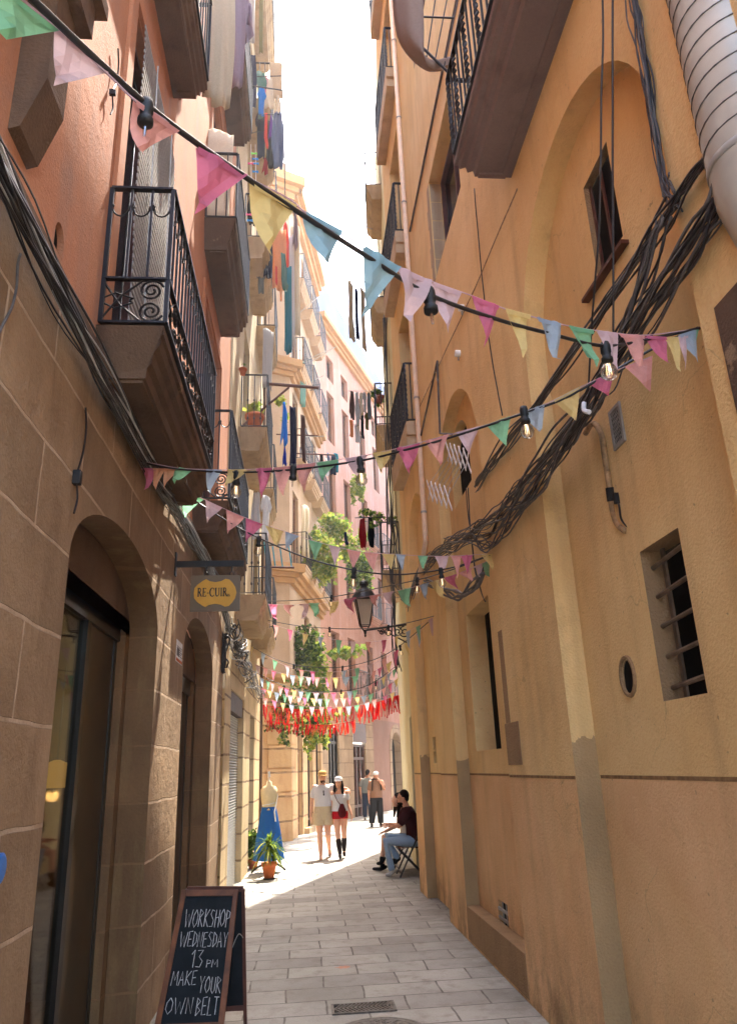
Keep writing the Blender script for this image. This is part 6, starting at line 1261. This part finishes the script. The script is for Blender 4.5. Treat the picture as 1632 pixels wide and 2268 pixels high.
b.build('jeans', CL['darkdenim'], pd, remesh=.01, smoothit=2); b = MB(); shoe(b, ft, ft + V(0, .13, -.04)); shoe(b, fb, fb + V(.05, .12, -.04)); b.build('shoes', CL['ltgrey'], pd, remesh=.009); hair(pd, hc + V(0, 0, .004), Rd_, CL['hairdark'], .98)
# -- folding chairs
def chair(label, c, rz):
    t = thing('folding_chair', label, 'chair', c, 'black folding chairs against the wall'); R = Matrix.Translation(c) @ Matrix.Rotation(rz, 4, 'Z'); b = MB()
    for i in range(6): b.box((-.2 + i * .066, -.19, .400), (-.2 + i * .066 + .045, .19, .418))
    b.xf(R); b.build('seat', M['wooddark'], t); 
    for k in (-1, 1):
        b = MB(); y = k * .2; b.bar(V(-.2, y, .4), V(.19, y, .0), .032, .022); b.xf(R); b.build('leg', M['iron'], t); b = MB(); b.bar(V(.24, y + .024 * k, .82), V(-.2, y + .024 * k, 0), .032, .022); b.xf(R); b.build('leg', M['iron'], t)
    b = MB()
    for z in (.56, .66, .76): b.bar(V(.1 + (z - .4) * .36, -.215, z), V(.1 + (z - .4) * .36, .215, z), .018, .06)
    b.xf(R); b.build('backrest', M['iron'], t)
    b = MB()
    for z0, x0, x1 in ((.06, .13, -.17),): b.bar(V(x0, -.2, z0), V(x0, .2, z0), .02); b.bar(V(x1, -.224, z0), V(x1, .224, z0), .02)
    b.xf(R); b.build('stretcher', M['iron'], t); return t
Ys = 12.75; ch = V(c1(1385, 1000, Ys).x - .02, Ys, 0); chair('black folding chair in front, occupied by the man in the maroon shirt', ch, 0); ch2 = V(ch.x + .03, Ys + .62, 0); chair('black folding chair behind, occupied by the woman in white', ch2, 0)
# -- seated man
ps = thing('person', 'dark haired man in maroon polo and pale jeans sitting sideways on a folding chair', 'person', ch, 'people in the alley')
hx = ch.x + .08; hipn, hipf = V(hx, Ys - .09, .50), V(hx, Ys + .09, .50); shc = V(ch.x - .0, Ys, .945); hc = V(c1(1318, 625, Ys).x, Ys, 1.13)
knn = V(c1(1180, 945, Ys).x, Ys - .10, .505); ann = V(c1(1222, 1150, Ys).x, Ys - .12, .10); ton = V(c1(1188, 1178, Ys).x, Ys - .13, .04)
knf = V(c1(1200, 915, Ys).x, Ys + .08, .56); anf = V(c1(1270, 1075, Ys).x, Ys - .02, .27); tof = V(c1(1222, 1140, Ys).x, Ys - .05, .15)
sn, sf = shc + V(-.01, -.165, 0), shc + V(-.03, .165, 0); en = V(c1(1272, 812, Ys).x, Ys - .2, .72); wn_ = V(c1(1215, 785, Ys).x, Ys - .1, .755); ef = shc + V(-.12, .2, -.22); wf = V(c1(1190, 870, Ys).x, Ys + .1, .64)
b = MB(); ring_loft(b, [(V(hx, Ys, .43), (.1, 0, 0), (0, .16, 0)), (V(hx, Ys, .54), (.11, 0, 0), (0, .16, 0)), (V(hx - .0, Ys, .7), (.105, 0, 0), (0, .15, 0)), (V(shc.x + .02, Ys, .86), (.11, 0, 0), (0, .165, 0)), (shc + V(0, 0, .0), (.085, 0, 0), (0, .14, 0)), (shc + V(0, 0, .05), (.055, 0, 0), (0, .06, 0))])
b.limb([shc, hc + V(.02, 0, -.05)], [.054, .05]); Rs = head(b, hc, (-1, -.12, -.05))
for h_, k_, a_ in ((hipn, knn, ann), (hipf, knf, anf)): b.limb([h_, k_, a_], [.08, .055, .035])
for s_, e_, w_ in ((sn, en, wn_), (sf, ef, wf)): b.limb([s_, s_.lerp(e_, .5), e_, w_], [.046, .045, .037, .025])
hand(b, wn_, (-1, .15, .15), (.1, -.3, 1), 1, .4); hand(b, wf, (-1, 0, -.3), (0, .2, 1)); b.build('body', M['skin2'], ps, remesh=VOX, smoothit=3)
b = MB(); ring_loft(b, [(V(hx + .01, Ys, .49), (.13, 0, 0), (0, .18, 0)), (V(hx, Ys, .7), (.128, 0, 0), (0, .17, 0)), (V(shc.x + .02, Ys, .86), (.128, 0, 0), (0, .185, 0)), (shc, (.10, 0, 0), (0, .16, 0)), (shc + V(0, 0, .055), (.065, 0, 0), (0, .07, 0))]); b.limb([sn + V(0, .012, -.015), sn.lerp(en, .7)], [.071, .068]); b.limb([sf + V(0, -.012, -.015), sf.lerp(ef, .7)], [.071, .068]); b.build('polo_shirt', CL['maroon'], ps, remesh=.008, smoothit=3)
b = MB(); b.limb([V(hx + .02, Ys - .08, .49), knn, ann + V(.0, 0, .03)], [.10, .072, .056]); b.limb([V(hx + .02, Ys + .08, .49), knf, anf], [.10, .072, .056]); b.build('jeans', CL['denim'], ps, remesh=.008, smoothit=2)
b = MB(); shoe(b, ann, ton); b.build('shoe', CL['ltgrey'], ps, remesh=.007); b = MB(); b.limb([anf + V(.03, 0, -.02), anf.lerp(tof, .5), tof], [.04, .044, .034], 10); b.build('shoe', CL['black'], ps, remesh=.007)
hair(ps, hc + V(.008, 0, .01), Rs, CL['hairdark'], 1.0); face_bits(ps, hc, Rs, 1, CL['hairdark'])
# -- seated woman behind him
Yv = Ys + .62; pv = thing('person', 'woman in white top with dark hair and black shoes, half hidden behind the seated man', 'person', ch2, 'people in the alley')
hx = ch2.x + .03; hc = V(c1(1275, 625, Yv).x, Yv, 1.08); shc = V(hx - .05, Yv, .92); kn = V(c1(1168, 880, Yv).x, Yv - .08, .52); an = V(c1(1150, 1040, Yv).x, Yv - .1, .2); to = V(c1(1120, 1070, Yv).x, Yv - .1, .13); kf = kn + V(.01, .17, -.02); af = V(c1(1160, 1100, Yv).x, Yv + .02, .08); tf = af + V(-.14, 0, -.04)
b = MB(); ring_loft(b, [(V(hx, Yv, .43), (.1, 0, 0), (0, .15, 0)), (V(hx - .02, Yv, .68), (.09, 0, 0), (0, .125, 0)), (shc - V(0, 0, .06), (.1, 0, 0), (0, .14, 0)), (shc, (.075, 0, 0), (0, .12, 0)), (shc + V(0, 0, .04), (.05, 0, 0), (0, .05, 0))]); b.limb([shc, hc + V(.015, 0, -.05)], [.043, .04]); Rv = head(b, hc, (-1, -.25, -.05), s=.95)
for h_, k_, a_ in ((V(hx, Yv - .08, .49), kn, an), (V(hx, Yv + .08, .49), kf, af)): b.limb([h_, k_, a_], [.08, .053, .032])
for k in (-1, 1):
    s_ = shc + V(0, .14 * k, -.01); e_ = s_ + V(-.08, .05 * k, -.22); w_ = e_ + V(-.2, -.02 * k, .0); b.limb([s_, e_, w_], [.045, .033, .022]); hand(b, w_, (-1, 0, -.2), (0, 0, 1), .9)
b.build('body', M['skin'], pv, remesh=VOX, smoothit=3)
b = MB(); ring_loft(b, [(V(hx, Yv, .47), (.125, 0, 0), (0, .17, 0)), (V(hx - .02, Yv, .68), (.11, 0, 0), (0, .145, 0)), (shc - V(0, 0, .06), (.118, 0, 0), (0, .16, 0)), (shc + V(0, 0, .02), (.08, 0, 0), (0, .1, 0))])
for k in (-1, 1): s_ = shc + V(0, .14 * k, -.01); b.limb([s_, s_ + V(-.06, .04 * k, -.16)], [.058, .055])
b.build('top', CL['white'], pv, remesh=.008, smoothit=2); b = MB(); shoe(b, an, to); b.build('shoe', CL['black'], pv, remesh=.007); b = MB(); shoe(b, af, tf); b.build('shoe', CL['black'], pv, remesh=.007)
hair(pv, hc + V(.006, 0, .004), Rv, CL['hairdark'], .96, .26)
# ------------------------------------------------------------------ laundry, sheets and blinds
OUT = dict(tshirt=[(-.3, 0), (-.12, .02), (0, -.03), (.12, .02), (.3, 0), (.5, -.22), (.38, -.36), (.28, -.28), (.28, -1), (-.28, -1), (-.28, -.28), (-.38, -.36), (-.5, -.22)],
    shirt=[(-.26, 0), (-.1, .02), (0, -.04), (.1, .02), (.26, 0), (.46, -.6), (.36, -.68), (.27, -.3), (.3, -1), (-.28, -.98), (-.27, -.3), (-.38, -.7), (-.48, -.62)],
    trousers=[(-.3, 0), (.3, 0), (.36, -.4), (.38, -1), (.12, -1), (.02, -.35), (-.1, -.98), (-.38, -1), (-.36, -.4)], towel=[(-.5, 0), (.5, 0), (.5, -1), (-.5, -1)],
    rag=[(-.08, 0), (.1, 0), (.3, -.25), (.22, -.6), (.45, -.85), (.1, -1), (-.1, -.8), (-.35, -.95), (-.2, -.4)], sock=[(-.2, 0), (.2, 0), (.22, -.6), (.5, -.85), (.4, -1), (0, -.95), (-.22, -.7)], dress=[(-.16, 0), (-.08, -.04), (.08, -.04), (.16, 0), (.2, -.3), (.5, -1), (-.5, -1), (-.2, -.3)])
def garment(kind, label, cat, top, w, h, col, yaw=0, fold=.7, group=None, name=None, hang=True):
    top = Vector(top); bm_ = bmesh.new(); vs = [bm_.verts.new((x, 0, z)) for x, z in OUT[kind]]; f = bm_.faces.new(vs); bmesh.ops.triangulate(bm_, faces=[f])
    for _ in range(3): bmesh.ops.subdivide_edges(bm_, edges=[e for e in bm_.edges if e.calc_length() > .11], cuts=1); bmesh.ops.triangulate(bm_, faces=[q for q in bm_.faces if len(q.verts) > 4])
    ph = random.random() * 9; cy, sy_ = math.cos(yaw), math.sin(yaw); b = MB(); bm_.verts.index_update()
    for v in bm_.verts:
        x, z = v.co.x, v.co.z; y = fold * .12 * (math.sin(x * 14 + ph + z * 2) * (.3 - z) + .5 * math.sin(x * 27 + 2 * ph - z * 3)) ; x2 = x * (1 - .12 * fold * (-z)) + .03 * math.sin(z * 5 + ph)
        b.v.append(top + V(cy * x2 * w - sy_ * y * w, sy_ * x2 * w + cy * y * w, z * h + .02 * h * math.sin(x * 6 + ph)))
    for q in bm_.faces: b.f.append([v.index for v in q.verts]); b.m.append(0)
    bm_.free()
    o = b.build(name or cat.replace(' ', '_'), CL[col], None, True, loc=top); tag(o, label, cat, group); 
    md = o.modifiers.new('thick', 'SOLIDIFY'); md.thickness = .006; return o
def g(kind, label, cat, box, Y, col, yaw=0, fold=.8, group='laundry hung out over the alley', name=None):
    x0, y0, x1, y1 = box; t = at((x0 + x1) / 2, y0, Y); e = at((x0 + x1) / 2, y1, Y); w = (at(x1, y0, Y) - at(x0, y0, Y)).length / max(.3, abs(math.cos(yaw))); return garment(kind, label, cat, t, w, t.z - e.z, col, yaw, fold, group, name)
g('towel', 'long beige sheet hanging from the dark balcony at the top left', 'sheet', (462, -40, 520, 232), 5.35, 'beige', .5, .8); g('towel', 'pale mauve cloth beside the long beige sheet', 'sheet', (500, -30, 545, 190), 5.8, 'mauve', .3, .9)
g('rag', 'bunched grey cloth dangling at the top of the left houses', 'cloth', (520, -20, 566, 92), 6.3, 'mauve', .4, 1.2)
g('towel', 'cream folded canvas sheet hanging beside the brown balcony', 'sheet', (456, 290, 516, 486), 7.05, 'offwhite', .2, .35)
g('trousers', 'navy trousers hung over a high balcony railing', 'trousers', (540, 120, 574, 236), 10.9, 'navy', .2, .3); g('tshirt', 'dark green top high on the laundry frame', 'top', (566, 160, 592, 262), 11.3, 'green', .5); g('towel', 'olive-beige towel at the outer end of the laundry frame', 'towel', (598, 138, 626, 218), 11.3, 'beige', .2, .4); g('dress', 'pale beige dress on a hanger on the laundry frame', 'dress', (584, 172, 612, 240), 11.2, 'offwhite', .2); g('tshirt', 'dusty pink top on the laundry frame', 'top', (574, 170, 600, 235), 11.4, 'pinkc', .6)
g('tshirt', 'navy top in the lower row of the laundry frame', 'top', (566, 250, 594, 350), 11.5, 'navy', .4); g('sock', 'long coral-red garment strip on the laundry frame', 'garment', (582, 252, 596, 330), 11.2, 'coral', .3); g('rag', 'small purple garment on the laundry frame', 'garment', (594, 252, 606, 312), 11.3, 'purple', .4); g('trousers', 'black leggings on the laundry frame', 'trousers', (586, 268, 614, 372), 11.5, 'black', .3); g('shirt', 'washed denim shirt at the end of the laundry frame', 'shirt', (600, 250, 632, 374), 11.2, 'greyblue', .3); g('rag', 'small red garment under the laundry frame', 'garment', (578, 350, 596, 388), 11.4, 'red', .4)
g('trousers', 'navy sweater hanging from the middle left balcony', 'sweater', (582, 532, 608, 616), 12.0, 'navy', .3); g('towel', 'peach bath towel hanging below the yellow pennant', 'towel', (604, 508, 634, 642), 12.4, 'orange', .2, .7); g('rag', 'coral cloth behind the peach towel', 'cloth', (618, 490, 644, 600), 12.6, 'coral', .3); g('towel', 'long teal cloth strip hanging in the middle laundry row', 'cloth', (630, 590, 646, 782), 12.6, 'teal', .6, .6); g('towel', 'long white cloth strip beside the teal one', 'cloth', (640, 520, 652, 770), 12.8, 'white', .6, .6); g('towel', 'pale pleated curtain hanging from the middle laundry row', 'curtain', (644, 500, 664, 744), 13.0, 'offwhite', .5, 1.4); g('rag', 'dark grey bundle at the top of the middle laundry row', 'cloth', (644, 462, 662, 556), 12.7, 'mauve', .2, 1.2)
g('sock', 'grey-green cap-shaped cloth in the middle laundry row', 'cloth', (616, 560, 640, 645), 12.2, 'green', .2); g('sock', 'small red sock in the middle laundry row', 'sock', (608, 590, 616, 632), 12.1, 'coral', .2); g('sock', 'small peach sock in the middle laundry row', 'sock', (618, 632, 626, 668), 12.1, 'orange', .2)
g('rag', 'bright sky-blue garment hanging under the brown pole', 'garment', (618, 892, 640, 992), 12.0, 'sky', .3, .9); g('trousers', 'royal blue and navy trousers hanging under the brown pole', 'trousers', (638, 900, 660, 1052), 12.0, 'navy', .3); g('rag', 'small royal blue cloth low under the brown pole', 'cloth', (624, 990, 636, 1036), 12.0, 'royal', .3); g('sock', 'brown stocking hanging at the end of the brown pole', 'garment', (660, 920, 680, 1026), 12.0, 'brown', .3); g('towel', 'floral patterned cloth hanging on the pale balcony', 'cloth', (583, 730, 606, 862), 12.3, 'ltgrey', .5, .8)
for i, (px, py, col, kind, lab) in enumerate(((712, 1008, 'black', 'sock', 'black sock'), (722, 1014, 'white', 'rag', 'small white cloth'), (738, 1010, 'darkdenim', 'trousers', 'dark blue jeans'), (726, 1002, 'greyblue', 'rag', 'grey-blue cloth'), (744, 1004, 'teal', 'trousers', 'teal trousers'))): g(kind, lab + ' on the line against the pink house', 'laundry', (px - 8, py, px + 8, py + 42), 18 + i * .3, col, .2)
for i, (x0, y0, x1, y1, col, kind, lab) in enumerate(((772, 868, 786, 930, 'brown', 'shirt', 'dark mauve shirt'), (784, 870, 796, 945, 'ltgrey', 'shirt', 'pale grey shirt'), (795, 870, 804, 920, 'offwhite', 'tshirt', 'cream T-shirt'), (802, 870, 812, 915, 'ltgrey', 'tshirt', 'light T-shirt'), (811, 870, 822, 930, 'grey', 'shirt', 'grey shirt'), (772, 930, 784, 968, 'orange', 'trousers', 'brown and orange trousers'), (785, 940, 796, 980, 'white', 'towel', 'white cloth'), (797, 918, 806, 972, 'black', 'trousers', 'black trousers'), (806, 915, 818, 952, 'olive', 'tshirt', 'mustard top'))): g(kind, lab + ' on the crowded line by the yellow house balcony', 'laundry', (x0, y0, x1, y1), 14.4 + .03 * i, col, .3, .8, 'laundry on the yellow house line')
for x0, y0, x1, y1, col, lab in ((770, 625, 782, 752, 'beige', 'twisted beige cloth strip, outermost of three'), (785, 640, 793, 752, 'navy', 'narrow navy cloth strip, middle of three'), (797, 640, 808, 776, 'beige', 'long tan cloth strip, nearest of three to the balcony')): g('towel', lab, 'cloth', (x0, y0, x1, y1), 14.1, col, .9, 1.0, 'strips drying against the sky')
g('shirt', 'dark red shirt hanging from the rail by the yellow house', 'shirt', (792, 1150, 812, 1214), 14.6, 'red', .2, .7); g('shirt', 'black shirt hanging beside the dark red one', 'shirt', (811, 1146, 830, 1212), 14.5, 'black', .2, .7)
g('shirt', 'white shirt drying above the turquoise cords', 'shirt', (556, 1092, 580, 1196), 12.6, 'white', .3); g('tshirt', 'second white shirt drying nearer the alley centre', 'shirt', (576, 1100, 602, 1200), 12.7, 'white', .2); g('sock', 'grey stocking on the line left of the lantern', 'laundry', (758, 1178, 772, 1208), 15, 'darkdenim', .2)
g('towel', 'white sheet in the sun behind the mauve cloth', 'sheet', (520, 96, 545, 236), 9.6, 'white', .3, .8); g('towel', 'patterned grey cloth at the top of the left laundry', 'cloth', (548, -20, 566, 96), 10.4, 'ltgrey', .3, 1.0); g('towel', 'olive cloth strip hanging at the very top of the left houses', 'cloth', (575, -20, 584, 118), 11.0, 'olive', .4, .9); g('tshirt', 'light blue shirt on the laundry frame among darker clothes', 'shirt', (570, 196, 590, 256), 11.1, 'sky', .3); g('rag', 'cream garment bunched under the beige towel', 'garment', (606, 210, 626, 262), 11.25, 'offwhite', .3, 1); g('shirt', 'dark shirt folded over the rail below the pegs', 'shirt', (548, 424, 574, 500), 10.6, 'black', .3); g('rag', 'pale yellow cloth behind the peach towel', 'cloth', (600, 470, 622, 520), 12.5, 'tancap', .3, 1); g('towel', 'cream curtain hanging in a balcony door of the corner house', 'curtain', (668, 1120, 684, 1236), 20.2, 'offwhite', .8, 1.2); g('towel', 'sage green shutter cloth over the corner house railing', 'cloth', (664, 800, 676, 900), 20.6, 'green', 1.0, .6); g('tshirt', 'grey T-shirt on the middle left balcony rail', 'T-shirt', (568, 600, 590, 650), 12.1, 'grey', .2)
# clothes lines, poles, pegs
def pole(label, a, c, r, mat='wooddark', name='clothes_pole', cat='pole', extra=()):
    b = MB(); b.tube([a, c], r, 8)
    for q in extra: b.tube(q, r * .7, 6)
    o = b.build(name, M[mat], loc=a); return tag(o, label, cat)
pole('brown wooden clothes pole with strut jutting over the alley above the blue laundry', at(592, 850, 11.8), at(706, 859, 11.8), .03, extra=[(at(527, 952, 11.7), at(640, 858, 11.8))])
pole('thin wooden pole by the pink house balcony', at(652, 1004, 18), at(742, 1008, 18), .02); pole('short wooden stick above the blue laundry', at(612, 962, 13), at(704, 965, 13), .014)
pole('black laundry frame rail high over the left balconies', at(530, 186, 10.6), at(626, 200, 10.6), .012, 'iron', 'clothes_rail', 'rail', [(at(626, 200, 10.6), at(632, 440, 10.6)), (at(570, 254, 11.2), at(618, 254, 11.2)), (at(560, 170, 11.2), at(626, 168, 11.2)), (at(534, 300, 10.8), at(586, 288, 10.8))])
pole('clothes rail with hooked end in the middle left laundry', at(600, 462, 12), at(662, 456, 12), .014, 'iron', 'laundry_rail', 'rail'); pole('metal rail holding the three drying strips', at(772, 622, 14.1), at(826, 625, 14.1), .012, 'greypaint', 'laundry_rail', 'rail', [(at(780, 748, 14.1), at(824, 756, 14.1))]); pole('line for the crowded laundry by the yellow house', at(770, 866, 14.4), at(828, 866, 14.5), .008, 'greypaint', 'laundry_rail', 'rail'); pole('rail for the red and black shirts', at(786, 1147, 14.55), at(850, 1145, 14.6), .01, 'iron', 'laundry_rail', 'rail'); pole('grey television aerial arm against the sky on the yellow house', at(782, 360, 13.6), at(832, 362, 13.6), .012, 'greypaint', 'antenna', 'antenna', [(at(806, 363, 13.6), at(834, 376, 13.6))]); pole('thin aerial with drooping elements against the sky', at(784, 494, 13.8), at(826, 508, 13.8), .01, 'greypaint', 'antenna', 'antenna', [(at(786, 440, 13.8), at(787, 530, 13.8)), (at(796, 448, 13.8), at(796, 522, 13.8)), (at(804, 455, 13.8), at(803, 505, 13.8)), (at(784, 410, 13.8), at(832, 415, 13.8))])
for px0, py0, px1, py1, Y, lab in ((655, 700, 708, 655, 20.5, 'bracket rod on the corner house below its cornice'), (668, 802, 744, 768, 20.8, 'bracket rod on the corner house beside the whitewashed parapet'), (690, 800, 742, 770, 23.5, 'metal bracket under the whitewashed parapet'), (664, 968, 718, 966, 19.6, 'rod with line above the jeans'), (688, 846, 716, 832, 22, 'short rod on the pink house')): pole(lab, at(px0, py0, Y), at(px1, py1, Y), .014, 'greypaint', 'wall_rod', 'rod')
for c, col in (('pegg', (120, 220, 60)), ('pegb', (50, 150, 220)), ('pegp', (230, 70, 130))): M[c] = plain('plastic_' + c, srgb(*col), .4)
for px, py, c, lab in ((563, 340, 'pegg', 'green clothes peg, topmost on the string'), (566, 352, 'pegb', 'blue clothes peg below the green one'), (567, 362, 'pegb', 'second blue clothes peg on the string'), (556, 362, 'pegp', 'pink and green clothes peg on the left string'), (566, 380, 'pegb', 'lowest blue clothes peg on the string'), (552, 475, 'pegp', 'pink clothes peg by the dark balcony'), (554, 488, 'pegb', 'blue clothes peg under the pink one')):
    p = at(px, py, 10.2); b = MB(); b.bar(p + V(-.05, 0, -.012), p + V(.05, 0, .012), .018, .016); b.bar(p + V(-.05, .0, .016), p + V(.05, .0, -.02), .016, .014); tag(b.build('clothes_peg', M[c], loc=p), lab, 'clothes peg', 'plastic clothes pegs')
b = MB(); b.tube([at(556, 320, 10.2), at(558, 450, 10.2)], .006, 5); b.tube([at(566, 320, 10.2), at(568, 470, 10.2)], .006, 5); tag(b.build('peg_string', M['white'], loc=at(556, 320, 10.2)), 'white strings with plastic pegs hanging by the balcony', 'string')
M['turq'] = plain('turquoise_cord', srgb(40, 170, 200), .5)
b = MB()
for i, px in enumerate((585, 604, 620, 640)): b.tube([at(px, 1210 if i else 1200, 13.2), at(px + 6, 1256, 13.2)], .012, 6)
tag(b.build('drying_rack', M['turq'], loc=at(585, 1210, 13.2)), 'turquoise cords of a drying rack above the stone cornice', 'drying rack', 'scissor drying racks'); pole('dark wooden bar below the turquoise cords', at(584, 1256, 13.2), at(652, 1257, 13.2), .022); pole('dark bar above the turquoise cords', at(578, 1208, 13.2), at(646, 1206, 13.2), .014, 'iron')
# string blind of the first balcony window
bl = MB(); A = V(-1.03, 3.80, 6.42); B_ = V(-1.03, 5.0, 6.42); C_ = V(-.98, 3.80, 3.90); D_ = V(-.98, 5.0, 3.90); n = 46
for i in range(n):
    z0 = 6.42 - 2.52 * i / n; z1 = z0 - 2.52 / n * .52; xo = -1.03 + .05 * i / n + .004 * math.sin(i * .4)
    bl.obox(V(xo, 4.4, (z0 + z1) / 2), (.004, 0, 0), (0, .6, 0), (0, 0, (z0 - z1) / 2))
M['blind'] = cloth('pale_slat_blind', srgb(190, 184, 178), .35, .15, False); tb = thing('roller_blind', 'pale slatted blind hanging in the window behind the scrolled balcony', 'blind', V(-1.03, 4.4, 6.42)); bl.build('slats', M['blind'], tb)
b = MB(); b.tube([V(-1.0, 4.1, 6.4), V(-.965, 4.1, 3.9)], .005, 5); b.tube([V(-1.0, 4.7, 6.4), V(-.965, 4.7, 3.9)], .005, 5); b.build('blind_cord', M['cablewhite'], tb)
# grey canopy cloth slung from the grey balcony on the right
b = MB(); nU, nV = 14, 18; y0 = 4.62
top_l = [(868, -40), (872, 30), (884, 90), (912, 136), (944, 162), (968, 160), (990, 150)]; in_l = [(935, -40), (938, 60), (938, 110), (942, 138), (958, 150), (972, 148), (992, 146)]
LP = smoothpts([at(*p, 4.75) for p in top_l], 4); RP = smoothpts([at(*p, 4.5) for p in in_l], 4); m = len(LP)
vs = []; 
for i in range(m):
    for j in range(9):
        t = j / 8; p = LP[i].lerp(RP[i], t); vs.append(p + V(0, -.10 * math.sin(math.pi * t) + .02 * math.sin(9 * t + i * .3), -.03 * math.sin(math.pi * t)))
b.add(vs, [(i * 9 + j, i * 9 + j + 1, (i + 1) * 9 + j + 1, (i + 1) * 9 + j) for i in range(m - 1) for j in range(8)])
o = b.build('canopy_cloth', cloth('fabric_canopy', srgb(168, 150, 138), .35), None, True, loc=LP[0]); tag(o, 'greyish beige canopy cloth slung from the corner of the grey balcony', 'cloth'); md = o.modifiers.new('t', 'SOLIDIFY'); md.thickness = .006
pole('dark metal arm holding the slung canopy cloth', at(938, 108, 4.5), at(992, 160, 4.45), .012, 'iron', 'support_rod', 'rod'); pole('upper thin metal rod of the clothes frame by the grey balcony', at(905, 36, 4.6), at(1005, 40, 4.45), .008, 'iron', 'clothes_rail', 'rail', [(at(944, 130, 4.6), at(968, -30, 4.6)), (at(962, 140, 4.6), at(995, -30, 4.6)), (at(983, 148, 4.5), at(1020, -30, 4.5))])
# ------------------------------------------------------------------ thin volume added to imitate veiling glare of the lens
hz = nodes('thin_glare_volume'); mt_, nt_, bs_ = hz
nt_.nodes.remove(bs_); vp = nt_.nodes.new('ShaderNodeVolumePrincipled'); vp.inputs['Color'].default_value = (.95, .95, .97, 1); vp.inputs['Density'].default_value = 0.0016; vp.inputs['Anisotropy'].default_value = .5
nt_.links.new(vp.outputs[0], nt_.nodes['Material Output'].inputs['Volume'])
b = MB(); b.box((-95, -65, -1.2), (95, 135, 24)); hb = b.build('glare_volume', mt_, loc=(0, 0, 0)); hb['kind'] = 'stuff'
